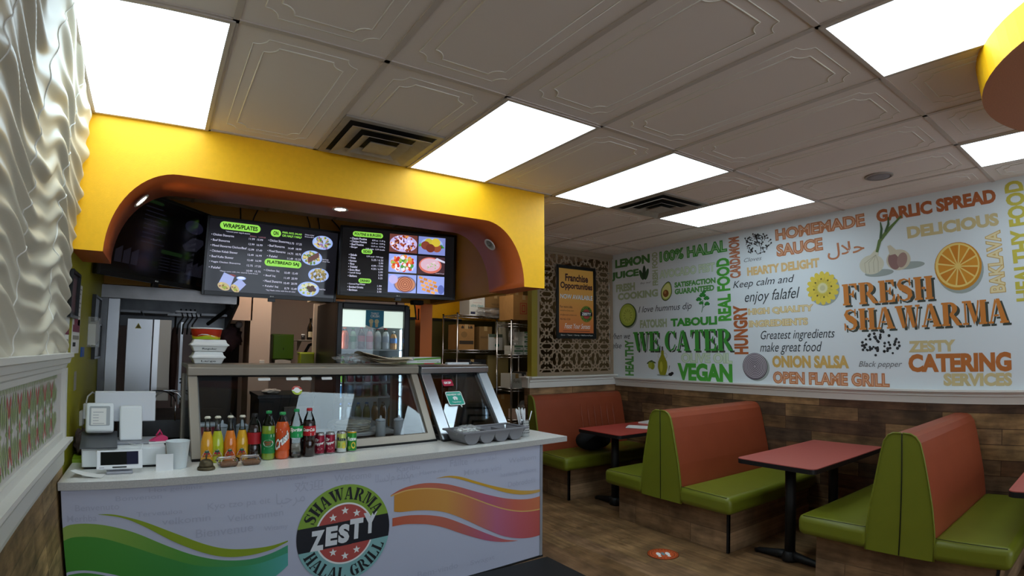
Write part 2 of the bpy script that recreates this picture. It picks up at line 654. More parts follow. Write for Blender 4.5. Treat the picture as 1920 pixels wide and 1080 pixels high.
# common materials
M_black = mat('black_plastic', '#0d0d0e', 0.35)
M_matt_black = mat('matt_black', '#0a0a0b', 0.75)
M_white_pl = mat('white_plastic', '#e6e8ea', 0.35)
M_paper = mat('paper', '#e4e3df', 0.85)
M_steel = mat('brushed_steel', '#b9bcc0', 0.32, 1.0, bump=0.05, bscale=40, stretch=(1, 1, 30))
M_steel_dk = mat('dull_steel', '#6f7072', 0.42, 1.0, var=0.25, vscale=5)
M_chrome = mat('chrome_wire', '#c9cbcd', 0.2, 1.0)
M_trim = mat('trim_paint', '#d9d6ce', 0.4)
M_glass = thin_glass('clear_glass')
M_clear = thin_glass('clear_plastic', (0.94, 0.95, 0.95), 1.2, 0.05)
M_ink = mat('black_ink', '#15161a', 0.6)
M_wht_ink = mat('white_ink', '#eef0ee', 0.6)
# ================================================================== ROOM SHELL
H = 2.743
XL, XR, YB, YF = -0.5, 4.87, 7.25, -3.0
YS = 3.289                                  # plane of the yellow arch and the counter's right end
M_floor = plank_mat('floor_planks', ['#8a6a48', '#7a5c3d', '#94744f', '#6d5136', '#84664a'], 1.22, 0.15, ('Y', 'X'), 0.38, 14, 0.002, 0.45, 0.42)
M_wood = plank_mat('reclaimed_planks', ['#6d5640', '#4a3728', '#80633f', '#5d412c', '#41342a', '#8a6a45', '#5a4736'], 0.9, 0.115, ('Y', 'Z'), 0.6, 10, 0.003, 0.3, 0.5)
M_woodx = plank_mat('reclaimed_planks_x', ['#7d6349', '#8a6a4a', '#94734f', '#6b4a33', '#5a4738', '#a07c55', '#66523f'], 0.9, 0.115, ('X', 'Z'), 0.6, 10, 0.003, 0.3, 0.45)
M_ceil = mat('ceiling_tile', '#e6dad1', 0.85)
M_tbar = mat('ceiling_grid', '#c4b8ae', 0.5)
M_relief_hi = mat('relief_highlight', '#f0eae0', 0.45)  # ridges coloured lighter than the tiles, a painted highlight
M_green_wall = mat('green_wall_paint', '#9a9412', 0.55, var=0.05, vscale=3)
M_taupe = mat('taupe_wall_paint', '#a3958b', 0.6, var=0.04, vscale=2)
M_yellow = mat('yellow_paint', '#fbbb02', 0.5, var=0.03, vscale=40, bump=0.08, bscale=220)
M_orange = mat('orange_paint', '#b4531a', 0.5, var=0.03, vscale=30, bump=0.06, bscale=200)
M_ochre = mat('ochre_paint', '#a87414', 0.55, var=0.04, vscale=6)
M_white_wall = mat('white_mural_wall', '#d6dcdf', 0.55, bump=0.03, bscale=300)
M_plain = mat('plain_wall', '#bdb6aa', 0.7)

b = MB(); b.box(XL - .1, XR + .1, YF - .1, YB + .1, -0.1, 0, M_floor); struct(b, 'floor')

# ceiling with its relief tiles and grid bars
CX = [0.1225 + 0.61 * i for i in range(-1, 9)]
CY = [2.0605 + 1.22 * j for j in range(-4, 5)]
LIGHTS = {(-1, 0), (2, 0), (4, 0), (6, 0), (3, -2), (6, -2)}
VENTS = {(1, 0), (5, 0)}
b = MB()
b.box(XL - .1, XR + .1, YF - .1, YB + .1, H, H + .1, M_ceil)
def notched(x0, x1, y0, y1, r):
    pts = []
    for cx, cy_, a0, in ((x0, y0, 0), (x0, y1, 270), (x1, y1, 180), (x1, y0, 90)):
        s = []
        for k in range(7):
            a = radians(a0 + 15 * k)
            s.append((cx + r * cos(a), cy_ + r * sin(a)))
        pts.append(s)
    return pts
for i in range(-1, 8):
    for j in range(-3, 3):
        if (i, j) in LIGHTS: continue
        x0, x1 = CX[i + 1], (CX[i + 2] if i < 7 else XR)
        y0, y1 = CY[j + 4], CY[j + 5]
        if y0 < -0.5: continue
        if j == 2: y1 = 4.95
        if (i, j) in VENTS: y1 = y0 + 0.61
        for d, r, zz in ((0.085, 0.055, 0.003), (0.135, 0.055, 0.004)):
            corners = notched(x0 + d, x1 - d, y0 + d, (y1 - d) if (i, j) not in VENTS else y1 + 0.2, r)
            loop = []
            for s in corners: loop += s
            if (i, j) in VENTS:
                loop = [p for p in loop if p[1] < y1 - 0.01]
                n_ = len(corners[0])
                lo = corners[3] + corners[0]
                pts = [(corners[3][0][0] if False else x1 - d, y1 - 0.02)] + corners[3] + corners[0] + [(x0 + d, y1 - 0.02)]
                b.tube([(p[0], p[1], H) for p in pts], zz, M_relief_hi, 4)
            else:
                b.tube([(p[0], p[1], H) for p in loop], zz, M_relief_hi, 4, closed=True)
for x in CX[:-1]:
    b.box(x - .0125, x + .0125, -3.0, YB, H - .006, H, M_tbar)
for y in CY:
    b.box(XL, XR, y - .0125, y + .0125, H - .006, H, M_tbar)
struct(b, 'ceiling')

# outer walls
b = MB(); b.box(XR, XR + .1, YF, YB, 0, H, M_white_wall); right_wall = b    # finished with its print below
b = MB(); b.box(XL - .1, XR + .1, YB, YB + .1, 0, H, M_taupe); struct(b, 'wall_back')
b = MB(); b.box(XL - .1, XL, 3.25, YB, 0, H, M_green_wall); struct(b, 'wall_kitchen')
# front wall behind the viewer: shop windows and a glazed door opening to daylight
b = MB()
b.box(XL - .1, XR + .1, YF - .1, YF, 0, 0.55, M_plain)
b.box(XL - .1, XR + .1, YF - .1, YF, 2.45, H, M_plain)
for x0, x1 in ((XL - .1, -0.2), (1.35, 1.5), (3.0, 3.15), (4.6, XR + .1)):
    b.box(x0, x1, YF - .1, YF, 0.55, 2.45, M_plain)
struct(b, 'wall_front')

# right wall: plank wainscot and chair rail
b = MB(); b.box(XR - .012, XR, YF, 4.95, 0, 1.105, M_wood); struct(b, 'wall_right_wainscot')
def rail(mb, p0, p1, z0, z1, nx, ny, m, prof=None):
    """chair rail along p0-p1 standing out along (nx, ny); profile heights are fractions"""
    prof = prof or [(0.0, .018), (.50, .022), (.56, .034), (.70, .030), (.74, .044), (.84, .050), (.87, .066), (1.0, .066)]
    hh = z1 - z0
    pts = [(0, 0)] + [(d, t * hh) for t, d in prof] + [(0, hh)]
    a = [(p0[0] + nx * d, p0[1] + ny * d, z0 + t) for d, t in pts]
    mb.prism(a, (p1[0] - p0[0], p1[1] - p0[1], 0), m)
b = MB(); rail(b, (XR, YF), (XR, 4.93), 1.10, 1.205, -1, 0, M_trim); struct(b, 'trim_1')

# divider wall between the dining room and the store room: planks, rail, post (its pierced screen is a thing, below)
b = MB(); b.box(3.55, XR, 4.95, 5.05, 0, 1.12, M_woodx); struct(b, 'wall_divider')
b = MB(); rail(b, (3.53, 4.95), (XR - .02, 4.95), 1.115, 1.24, 0, -1, M_trim)
b.box(3.49, XR, 4.93, 5.07, 1.225, 1.24, M_trim); b.box(3.52, 3.55, 4.94, 5.06, 1.115, 1.225, M_trim)
struct(b, 'trim_2')
b = MB(); b.box(3.585, 3.665, 4.965, 5.045, 1.24, H, mat('ochre_post', '#8a7a1c', 0.5)); struct(b, 'trim_3')
b = MB(); b.box(3.665, 4.87, 4.97, 5.03, 2.69, H, mat('screen_brown', '#8f7b64', 0.6)); struct(b, 'trim_4')

# left wall: wave relief above, tile print band framed in white, ledge, planks
def wave(y, z):
    """long ridges running along the wall, swelling and thinning like drops"""
    c = 0.052 * sin(2 * pi * y / 1.15 + 1.6 * sin(z * 2.6) + z * 1.6) + 0.012 * sin(2 * pi * y / 0.47 + z * 6 + 1.3 * sin(z * 9))
    ph = (z + c) / 0.082 * pi * 2
    k = math.floor((z + c) / 0.082)
    amp = 0.5 + 0.5 * sin(2 * pi * y / 0.70 + 2.4 * k + 1.2 * sin(k * 1.7))
    s = 0.5 - 0.5 * cos(ph)
    s = s ** (0.75 + 0.9 * (1 - amp))
    return 0.012 + s * (0.007 + 0.021 * amp)
b = MB()
Y0w, Z0w = 0.7, 1.465
def wv(u, v):
    y = Y0w + (3.275 - Y0w) * u; z = Z0w + (H - Z0w) * v
    e = min(1.0, (3.275 - y) / 0.02)
    return (XL + wave(y, z) * max(e, 0.05), y, z)
b.grid(wv, 330, 190, mat('wave_plaster', '#cdc6b3', 0.42))
# putty lines between the wave panels
M_putty = mat('putty', '#e9e7df', 0.5)
for yc in (1.5, 2.12, 2.74):
    pts = []
    for k in range(100):
        z = Z0w + (H - Z0w) * k / 99
        yk = yc + 0.020 * sin(z * 38)
        pts.append((XL + wave(yk, z) + 0.001, yk, z))
    b.tube(pts, 0.003, M_putty, 5)
b.box(XL - .1, XL, YF, 3.28, 0, H, M_plain)
b.box(XL - .1, XL + .002, 3.25, 3.29, 0, H, M_green_wall)
struct(b, 'wall_left')
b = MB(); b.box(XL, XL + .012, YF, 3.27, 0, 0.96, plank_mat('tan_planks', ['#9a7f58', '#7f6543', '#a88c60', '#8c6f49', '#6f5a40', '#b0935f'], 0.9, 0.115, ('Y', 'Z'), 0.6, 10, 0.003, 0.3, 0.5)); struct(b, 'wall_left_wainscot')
b = MB()
rail(b, (XL, YF), (XL, 3.29), 1.375, 1.475, 1, 0, M_trim, [(0, .012), (.2, .014), (.28, .024), (.45, .028), (.5, .04), (.75, .046), (.8, .058), (1, .058)])
b.box(XL, XL + .03, 3.235, 3.292, 1.02, 1.40, M_trim)
b.box(XL, XL + .022, YF, 3.24, 1.04, 1.085, M_trim)
struct(b, 'trim_5')
b = MB()
rail(b, (XL, YF), (XL, 3.285), 0.915, 1.055, 1, 0, M_trim, [(0, .016), (.12, .02), (.55, .02), (.60, .034), (.85, .05), (.88, .064), (1, .064)])
struct(b, 'trim_6')
# printed tile band: rows of red and green leaves
b = MB()
b.box(XL, XL + .008, YF, 3.24, 1.08, 1.38, mat('tile_print_ground', '#c9c4be', 0.6))
A = Art(b, (XL + .008, 0, 1.08), (0, 1, 0), (0, 0, 1))
LF = {'r': mat('print_red', '#b4645a', 0.6), 'g': mat('print_green', '#a0ac76', 0.6), 'd': mat('print_dark_green', '#8fa069', 0.6), 'p': mat('print_pink', '#bf7a6c', 0.6)}
A.N = Vector((1, 0, 0))
def leaf(x, y, l, w, a, m):
    pts = []
    for k in range(8):
        t = k / 7
        pts.append((t * l, w * sin(pi * t) ** 0.8 * 0.5))
    for k in range(6, 0, -1):
        t = k / 7
        pts.append((t * l, -w * sin(pi * t) ** 0.8 * 0.5))
    A.poly([(x + cos(a) * p - sin(a) * q, y + sin(a) * p + cos(a) * q) for p, q in pts], m)
PW = 0.165
def leaf_at(x, y, l, w, a, m, ly):
    st = A.base; A.base = .0006 + .0004 * ly
    leaf(x, y, l, w, radians(a), LF[m]); A.base = st
y = 1.14
while y < 3.10:
    for k in range(6):
        A.poly([(y + k * PW / 6 - .009, .292), (y + k * PW / 6 + .009, .292), (y + k * PW / 6 + .004, .276), (y + k * PW / 6 - .004, .276)], LF['d'])
    for s_ in (-1, 1):
        leaf_at(y + s_ * .004, .192, .082, .028, 90 - s_ * 20, 'r', 1)
        leaf_at(y + s_ * .004, .108, .078, .026, -90 + s_ * 20, 'r', 1)
        leaf_at(y + PW / 2 + s_ * .020, .165, .092, .020, 90 - s_ * 9, 'g', 2)
        leaf_at(y + PW / 2 + s_ * .045, .170, .070, .017, 90 - s_ * 12, 'g', 3)
        leaf_at(y + PW / 2 + s_ * .020, .128, .090, .019, -90 + s_ * 9, 'g', 2)
        leaf_at(y + PW / 2 + s_ * .045, .126, .068, .017, -90 + s_ * 12, 'g', 3)
        leaf_at(y + s_ * .030, .150, .055, .018, 90, 'g', 4); leaf_at(y + s_ * .030, .148, .055, .018, -90, 'g', 4)
        leaf_at(y + s_ * .052, .225, .055, .017, 90 - s_ * 16, 'g', 4); leaf_at(y + s_ * .052, .072, .055, .017, -90 + s_ * 16, 'g', 4)
        leaf_at(y + s_ * .016, .150, .042, .018, 0 if s_ > 0 else 180, 'd', 1)
        leaf_at(y + s_ * .014, .018, .034, .016, 90 - s_ * 50, 'd', 1)
    leaf_at(y + PW / 2, .160, .095, .020, 90, 'd', 1); leaf_at(y + PW / 2, .134, .095, .020, -90, 'd', 1)
    leaf_at(y, .125, .052, .020, 90, 'p', 2)
    y += PW
struct(b, 'trim_7')

# yellow soffit with its round-cornered opening over the counter
b = MB()
IL, IR, ZB, ZT, RR = -0.342, 2.306, 2.0, 2.458, 0.345
out = [(XL, ZB), (XL, H), (2.494, H), (2.494, ZB), (IR, ZB)]
arc = []
for k in range(17):
    a = pi / 2 * k / 16
    arc.append((IR - RR + RR * cos(a), ZT - (RR + .11) + (RR + .11) * sin(a)))
arc2 = [(IL + RR - RR * sin(pi / 2 - pi / 2 * k / 16) if False else IL + RR - RR * sin(pi / 2 * k / 16), ZT - (RR + .11) + (RR + .11) * cos(pi / 2 * k / 16)) for k in range(17)]
inner = [(IR, ZB)] + arc + arc2 + [(IL, ZB)]
# front and back faces as quads between the opening and the outer edge
def ring_face(y, m, flip):
    top = arc + arc2
    for k in range(len(top) - 1):
        (xa, za), (xb, zb) = top[k], top[k + 1]
        q = [(xa, y, za), (xb, y, zb), (xb, y, H), (xa, y, H)]
        b.faces(q, [(0, 1, 2, 3) if flip else (3, 2, 1, 0)], m)
    zs = ZT - RR - .11
    for x0, x1 in ((XL, IL), (IR, 2.494)):
        q = [(x0, y, ZB), (x1, y, ZB), (x1, y, H), (x0, y, H)]
        b.faces(q, [(0, 1, 2, 3) if not flip else (3, 2, 1, 0)], m)
ring_face(YS, M_yellow, True)
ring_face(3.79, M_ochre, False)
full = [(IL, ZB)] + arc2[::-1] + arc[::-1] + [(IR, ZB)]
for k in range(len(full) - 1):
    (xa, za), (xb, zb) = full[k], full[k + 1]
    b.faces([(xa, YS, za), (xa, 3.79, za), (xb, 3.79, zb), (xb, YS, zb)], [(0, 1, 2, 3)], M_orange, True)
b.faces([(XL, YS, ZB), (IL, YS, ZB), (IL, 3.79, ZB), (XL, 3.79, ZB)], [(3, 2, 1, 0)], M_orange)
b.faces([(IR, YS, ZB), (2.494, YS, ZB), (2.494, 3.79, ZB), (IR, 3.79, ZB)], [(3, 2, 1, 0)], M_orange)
b.faces([(2.494, YS, ZB), (2.494, 3.79, ZB), (2.494, 3.79, H), (2.494, YS, H)], [(0, 1, 2, 3)], M_yellow)
bmesh.ops.remove_doubles(b.bm, verts=b.bm.verts[:], dist=1e-5)
bmesh.ops.recalc_face_normals(b.bm, faces=b.bm.faces[:])
struct(b, 'wall_arch', 'yellow arched soffit with orange underside over the counter')
# bulkhead running back from the arch and the one the menu screens hang on
b = MB(); b.box(2.385, 2.494, 3.792, 5.06, 2.0, H, M_ochre); struct(b, 'wall_bulkhead_side')
b = MB(); b.box(XL, 2.494, 5.08, 5.18, 2.0, H, M_ochre); struct(b, 'wall_bulkhead')
b = MB(); b.box(2.33, 2.465, 5.19, 5.32, 0, H, mat('orange_column_paint', '#cf6a22', 0.5)); struct(b, 'wall_column')
# kitchen partition walls
b = MB()
b.box(XL, 0.36, 6.02, 6.1, 0, H, mat('mauve_wall', '#9a8783', 0.6))
b.box(0.36, 0.80, 6.02, 6.1, 1.80, H, mat('beige_wall', '#cbb3a0', 0.6))
struct(b, 'wall_partition')
b = MB(); b.box(0.785, 0.99, 6.02, 6.5, 0, H, mat('beige_pillar', '#cfbaa8', 0.6)); struct(b, 'wall_pillar')
b = MB(); b.box(3.0, XR, YB - .012, YB, 1.98, H, M_yellow); b.box(3.0, XR, YB - .01, YB, 0, 1.98, mat('olive_dark', '#4a4410', 0.6)); b.box(3.0, 3.92, YB - .03, YB - .012, 1.955, 1.99, M_matt_black)
b.box(XR - .008, XR, 5.06, YB - .012, 0, H, mat('store_brown', '#5a5138', 0.6))
struct(b, 'wall_store_room')

# ================================================================== CEILING FITTINGS
M_panel = mat('light_panel', '#dcf2ff', 0.5, emit=PANEL_EMIT)
def ceiling_light(i, j, label, w=0.61, l=1.22):
    x, y = CX[i + 1], CY[j + 4]
    t = thing('ceiling_light', label, 'ceiling light', (x + .305, y + .61, H - .006), 0, 'fluorescent ceiling panels')
    m = MB(); m.box(-.285, .285, -.59, .59, -.004, .004, M_panel); m.build('diffuser', t)
    m = MB()
    for a in ((-.305, -.285, -.61, .61), (.285, .305, -.61, .61), (-.285, .285, -.61, -.59), (-.285, .285, .59, .61)):
        m.box(*a, -.006, .006, M_tbar)
    m.build('frame', t)
    return t
ceiling_light(-1, 0, 'bright ceiling light panel beside the wave relief wall, touching the yellow arch')
ceiling_light(2, 0, 'bright ceiling light panel touching the yellow arch beside the square vent')
ceiling_light(4, 0, 'bright ceiling light panel past the yellow arch end, before the second vent')
ceiling_light(6, 0, 'bright ceiling light panel nearest the top of the lettered wall')
ceiling_light(3, -2, 'bright ceiling light panel cut by the top edge of the photo')
ceiling_light(6, -2, 'bright ceiling light panel half hidden behind the yellow round drop ceiling')

def vent(i, label):
    x0, x1 = CX[i + 1] + .014, CX[i + 2] - .014
    t = thing('ceiling_vent', label, 'vent', ((x0 + x1) / 2, 2.0605 + .915, H - .004), 0, 'square ceiling vents')
    hw = .29
    md = mat('vent_dark', '#151311', 0.8); mv = mat('vent_metal', '#9d9388', 0.45, var=0.12, vscale=14)
    m = MB()
    for a in ((-hw, hw, -hw, -.255), (-hw, hw, .255, hw), (-hw, -.255, -.255, .255), (.255, hw, -.255, .255)):
        m.box(*a, -.008, .003, mv)
    m.build('frame', t)
    m = MB(); m.box(-.255, .255, -.255, .255, -.002, .003, md); m.build('duct', t)
    for k, (r0, r1, z) in enumerate(((.235, .165, -.030), (.150, .095, -.036))):
        m = MB()
        prof = []
        for s in range(4):
            a0, a1 = (-1, -1), (1, -1)
            c, q = [(1, 0), (0, 1), (-1, 0), (0, -1)][s]
            R = Matrix.Rotation(pi / 2 * s, 3, 'Z')
            pts = [R @ Vector(p) for p in ((-r0, -r0, z), (r0, -r0, z), (r1, -r1, z + .022), (-r1, -r1, z + .022))]
            m.prism(pts, (0, 0, .003), mv)
        m.build('louver', t)
    m = MB(); m.box(-.082, .082, -.082, .082, -.040, -.032, mv, 0.004); m.build('centre_plate', t)
    return t
vent(1, 'sooty square ceiling vent against the yellow arch, left of a light panel')
vent(5, 'square ceiling vent between two light panels, before the lettered wall')
t = thing('ceiling_speaker', 'round grey ceiling speaker above the lettered wall', 'speaker', (4.09, 1.452, H))
m = MB(); m.lathe([(.098, 0), (.098, -.006), (.085, -.012), (.083, -.006)], mat('speaker_rim', '#9a918b', 0.5), 32); m.build('rim', t)
m = MB(); m.lathe([(.084, -.004), (.084, -.008), (.04, -.010), (0, -.0105)], mat('speaker_grille', '#8a8488', 0.6), 32); m.build('grille', t)

# round dropped disc of the ceiling
b = MB()
seg = 72
M_disc = mat('disc_underside', '#b0714a', 0.7, var=0.10, vscale=160)
for k in range(seg):
    a0, a1 = 2 * pi * k / seg, 2 * pi * (k + 1) / seg
    p = [(2.98 + .842 * cos(a), -.35 + .842 * sin(a)) for a in (a0, a1)]
    b.faces([(p[0][0], p[0][1], 2.60), (p[1][0], p[1][1], 2.60), (p[1][0], p[1][1], H), (p[0][0], p[0][1], H)], [(0, 1, 2, 3)], M_yellow, True)
b.poly([(2.98 + .842 * cos(2 * pi * k / seg), -.35 + .842 * sin(2 * pi * k / seg), 2.60) for k in range(seg)][::-1], M_disc)
struct(b, 'ceiling_disc')

def downlight(loc, nrm, lit, label):
    t = thing('downlight', label, 'downlight', loc, 0, 'recessed spots in the arch')
    z = Vector(nrm).normalized()
    t.rotation_euler = z.to_track_quat('Z', 'Y').to_euler()
    m = MB(); m.lathe([(.032, .001), (.052, .001), (.052, .006), (.042, .008), (.036, .003)], mat('downlight_rim', '#d8d4cc', 0.35), 28); m.build('rim', t)
    m = MB(); m.lathe([(.0, .003), (.036, .003)], mat('lamp_lit', '#fff2dc', 0.5, emit=85.0) if lit else mat('lamp_off', '#9a9488', 0.4), 24); m.build('lamp', t)
downlight((-.195, 3.55, 2.350), (1, 0, -.9), True, 'lit recessed spot in the left curve of the orange arch')
downlight((.987, 3.55, ZT - .001), (0, 0, -1), True, 'lit recessed spot in the middle of the orange arch')
downlight((2.165, 3.55, 2.345), (-1, 0, -.9), False, 'unlit recessed spot in the right curve of the orange arch')
# ================================================================== PRINTED WALL (words and foods) on the right wall
INK = {k: mat('ink_' + k, v, 0.6) for k, v in dict(
    cardamom='#b5714f', gray='#6d6f72', rust='#bb764b', brick='#ad6034', brick2='#b66a2e', tan='#c9b684', sand='#d9b57a',
    ink='#343a3e', gold='#cda75c', orange='#c77a2e', olive='#c2b544', green1='#4b7f45', sage='#a5b490', green2='#3f9436',
    sage2='#a9c499', green3='#569548', green4='#4aa037', pale='#e3e6e2', shadow='#3a4038', cream='#eadfc4', in_rust='#dcae8c', in_green2='#a9c9a0', in_gold='#e3d2a2', in_sage2='#cfdcc4').items()}
A = Art(right_wall, (XR, 0, 0), (0, -1, 0), (0, 0, 1))
WORDS = [('CARDAMOM', 'v', 'cardamom', 3.262, 2.26, 3.133, 2.683), ('Cloves', 's', 'gray', 3.09, 2.407, 2.894, 2.447),
('HOMEMADE', 'i', 'rust', 2.735, 2.568, 1.883, 2.682), ('SAUCE', 'i', 'rust', 2.733, 2.413, 2.273, 2.534),
('GARLIC SPREAD', 'b', 'brick', 1.784, 2.578, 0.84, 2.686), ('DELICIOUS', 'b', 'tan', 1.546, 2.405, 0.841, 2.503),
('HEARTY DELIGHT', 'b', 'sand', 3.061, 2.265, 2.316, 2.352), ('Keep calm and', 's', 'ink', 3.223, 2.135, 2.581, 2.228),
('enjoy falafel', 's', 'ink', 3.1, 1.973, 2.536, 2.109), ('HIGH QUALITY', 'o', 'gold', 3.069, 1.865, 2.395, 1.939),
('INGREDIENTS', 'o', 'gold', 3.067, 1.753, 2.454, 1.821), ('Greatest ingredients', 's', 'ink', 2.942, 1.606, 2.215, 1.715),
('make great food', 's', 'ink', 2.946, 1.484, 2.345, 1.603), ('HUNGRY', 'v', 'brick', 3.242, 1.489, 3.078, 1.981),
('ONION SALSA', 'b', 'gold', 2.827, 1.364, 2.097, 1.477), ('OPEN FLAME GRILL', 'i', 'rust', 2.825, 1.213, 1.76, 1.329),
('FRESH', 'st', 'orange', 2.125, 1.906, 1.381, 2.089), ('SHAWARMA', 'st', 'orange', 2.128, 1.69, 0.834, 1.87),
('Black pepper', 's', 'gray', 2.008, 1.365, 1.658, 1.427), ('ZESTY', 'b', 'tan', 1.599, 1.494, 1.236, 1.586),
('CATERING', 'b', 'brick2', 1.605, 1.338, 0.828, 1.481), ('SERVICES', 'b', 'tan', 1.337, 1.233, 0.826, 1.33),
('BAKLAVA', 'vo', 'gold', 0.958, 1.911, 0.838, 2.373), ('HEALTHY FOOD', 'v', 'olive', 0.770, 1.835, 0.624, 2.717),
('LEMON', 'b', 'green1', 4.93, 2.565, 4.347, 2.675), ('JUICE', 'b', 'green1', 5.0, 2.406, 4.528, 2.519),
('FRESH', 'b', 'sage', 4.922, 2.26, 4.596, 2.359), ('COOKING', 'b', 'sage', 4.893, 2.155, 4.233, 2.245),
('FRESH FOOD', 'v', 'sage', 4.314, 2.287, 4.227, 2.681), ('100% HALAL', 'i', 'green2', 4.196, 2.545, 3.281, 2.676),
('AVOCADO FEST', 'o', 'sage2', 4.207, 2.358, 3.441, 2.456), ('SATISFACTION', 'b', 'green3', 3.989, 2.233, 3.439, 2.294),
('GUARANTEED', 'b', 'green3', 3.988, 2.155, 3.459, 2.219), ('REAL FOOD', 'v', 'green4', 3.425, 1.83, 3.261, 2.486),
('I love hummus dip', 's', 'ink', 4.539, 1.958, 3.76, 2.055), ('FATOUSH', 'b', 'sage', 4.526, 1.795, 4.112, 1.894),
('TABOULI', 'b', 'green2', 4.057, 1.796, 3.437, 1.888), ('When we', 's', 'ink', 5.06, 1.672, 4.69, 1.745),
('else', 's', 'ink', 5.0, 1.558, 4.838, 1.626), ('WE CATER', 'st', 'green2', 4.64, 1.525, 3.258, 1.752),
('HEALTHY', 'v', 'green3', 4.781, 1.227, 4.637, 1.659), ('OLIVE OIL', 'o', 'sage2', 3.921, 1.394, 3.267, 1.503),
('VEGAN', 'b', 'green4', 3.973, 1.198, 3.27, 1.393), ('Bay leaf', 's', 'gray', 4.505, 2.318, 4.34, 2.345)]
for s, st, c, y0, z0, y1, z1 in WORDS:
    x0, x1 = -y0, -y1
    m = INK[c]
    if st == 'b': A.text(s, x0, z0, x1, z1, m, 2, off=.055)
    elif st == 'i': A.text(s, x0, z0, x1, z1, m, 2, off=.06, inner=INK['in_' + c], inner_off=-.022)
    elif st == 'o': A.text(s, x0, z0, x1, z1, m, 2, off=.062, inner=INK['in_' + c], inner_off=.018)
    elif st == 's': A.text(s, x0, z0, x1, z1, m, 2, off=.0, shear=.32)
    elif st == 'v': A.text(s, x0, z0, x1, z1, m, 2, off=.045, vert=True)
    elif st == 'vo': A.text(s, x0, z0, x1, z1, m, 2, off=.062, inner=INK['in_gold'], inner_off=.018, vert=True)
    elif st == 'st':
        A.stencil(s, x0 + .02, z0 - .018, x1 + .02, z1 - .018, INK['shadow'], 2)
        A.stencil(s, x0, z0, x1, z1, m, 3)
# Arabic word, letters already joined, drawn right to left
A.text('\ufedd\ufefc\ufea3', -2.236, 2.316, -1.907, 2.46, INK['rust'], 2, off=.012)
P = lambda n, c: mat('print_' + n, c, 0.6)
# orange slice
cx, cz = -1.179, 2.14
A.ell(cx + .012, cz - .03, .178, .18, P('grey_shade', '#9aa29c'), 1)
A.ell(cx, cz, .178, .184, P('peel', '#c8861e'), 2); A.ell(cx - .004, cz + .008, .166, .170, P('pith', '#e6c670'), 3)
for k in range(12):
    a = 2 * pi * k / 12 + .1
    pts = [(cx + .018 * cos(a), cz + .018 * sin(a))] + [(cx + .150 * cos(a + d), cz + .008 + .154 * sin(a + d)) for d in (-.22, -.12, 0, .12, .22)]
    A.poly(pts, P('flesh' if k % 2 else 'flesh_two', '#c97c16' if k % 2 else '#d28c22'), 4)
A.ell(cx, cz + .006, .012, .012, P('pith', '#e6c670'), 5)
# corn slice
cx, cz = -2.301, 2.075
A.ell(cx + .012, cz - .015, .143, .143, P('grey_shade', '#9aa29c'), 1)
A.ell(cx, cz, .12, .12, P('corn_core', '#cfc25a'), 2)
for k in range(16):
    a = 2 * pi * k / 16
    A.ell(cx + .112 * cos(a), cz + .112 * sin(a), .040, .024, P('corn', '#dcc445'), 3, 14, a)
    A.ell(cx + .075 * cos(a + .2), cz + .075 * sin(a + .2), .024, .014, P('corn_two', '#cdb642'), 3, 12, a)
for k in range(8):
    a = 2 * pi * k / 8 + .1
    A.rect(cx + .082 * cos(a) - .007, cz + .082 * sin(a) - .007, cx + .082 * cos(a) + .007, cz + .082 * sin(a) + .007, P('corn_dark', '#5c5320'), 4)
A.ell(cx, cz, .045, .045, P('corn_heart', '#d6d0a0'), 4); A.ell(cx, cz, .025, .025, P('corn_heart_two', '#c2bc92'), 5)
# garlic and its stalk
A.ell(-1.80, 2.155, .12, .03, P('grey_shade', '#9aa29c'), 1); A.ell(-1.56, 2.19, .13, .03, P('grey_shade', '#9aa29c'), 1)
A.ell(-1.857, 2.232, .103, .082, P('garlic', '#cfcab4'), 3)
A.poly([(-1.90, 2.28), (-1.80, 2.28), (-1.79, 2.34), (-1.81, 2.36)], P('garlic', '#cfcab4'), 3)
for d in (-.06, -.025, .015, .055):
    A.stroke([(-1.815, 2.31), (-1.855 + d, 2.25), (-1.855 + d * .9, 2.165)], .004, P('garlic_line', '#a8a288'), 4)
A.stroke([(-1.805, 2.33), (-1.775, 2.42), (-1.70, 2.50), (-1.58, 2.60)], [.022, .03, .03, .012], P('stalk', '#5c7336'), 5)
A.stroke([(-1.765, 2.44), (-1.75, 2.52), (-1.755, 2.58)], [.022, .02, .008], P('stalk_two', '#3e5a2e'), 6)
A.stroke([(-1.72, 2.49), (-1.69, 2.55), (-1.685, 2.61)], [.02, .02, .008], P('stalk_two', '#3e5a2e'), 6)
A.ell(-1.635, 2.245, .098, .085, P('clove_skin', '#c9bda4'), 3)
A.ell(-1.672, 2.236, .045, .07, P('clove', '#8a6560'), 4, 24, .25); A.ell(-1.605, 2.24, .04, .062, P('clove_two', '#9b7a70'), 4, 24, -.3)
A.poly([(-1.70, 2.29), (-1.62, 2.30), (-1.69, 2.375), (-1.715, 2.37)], P('clove_skin', '#c9bda4'), 5)
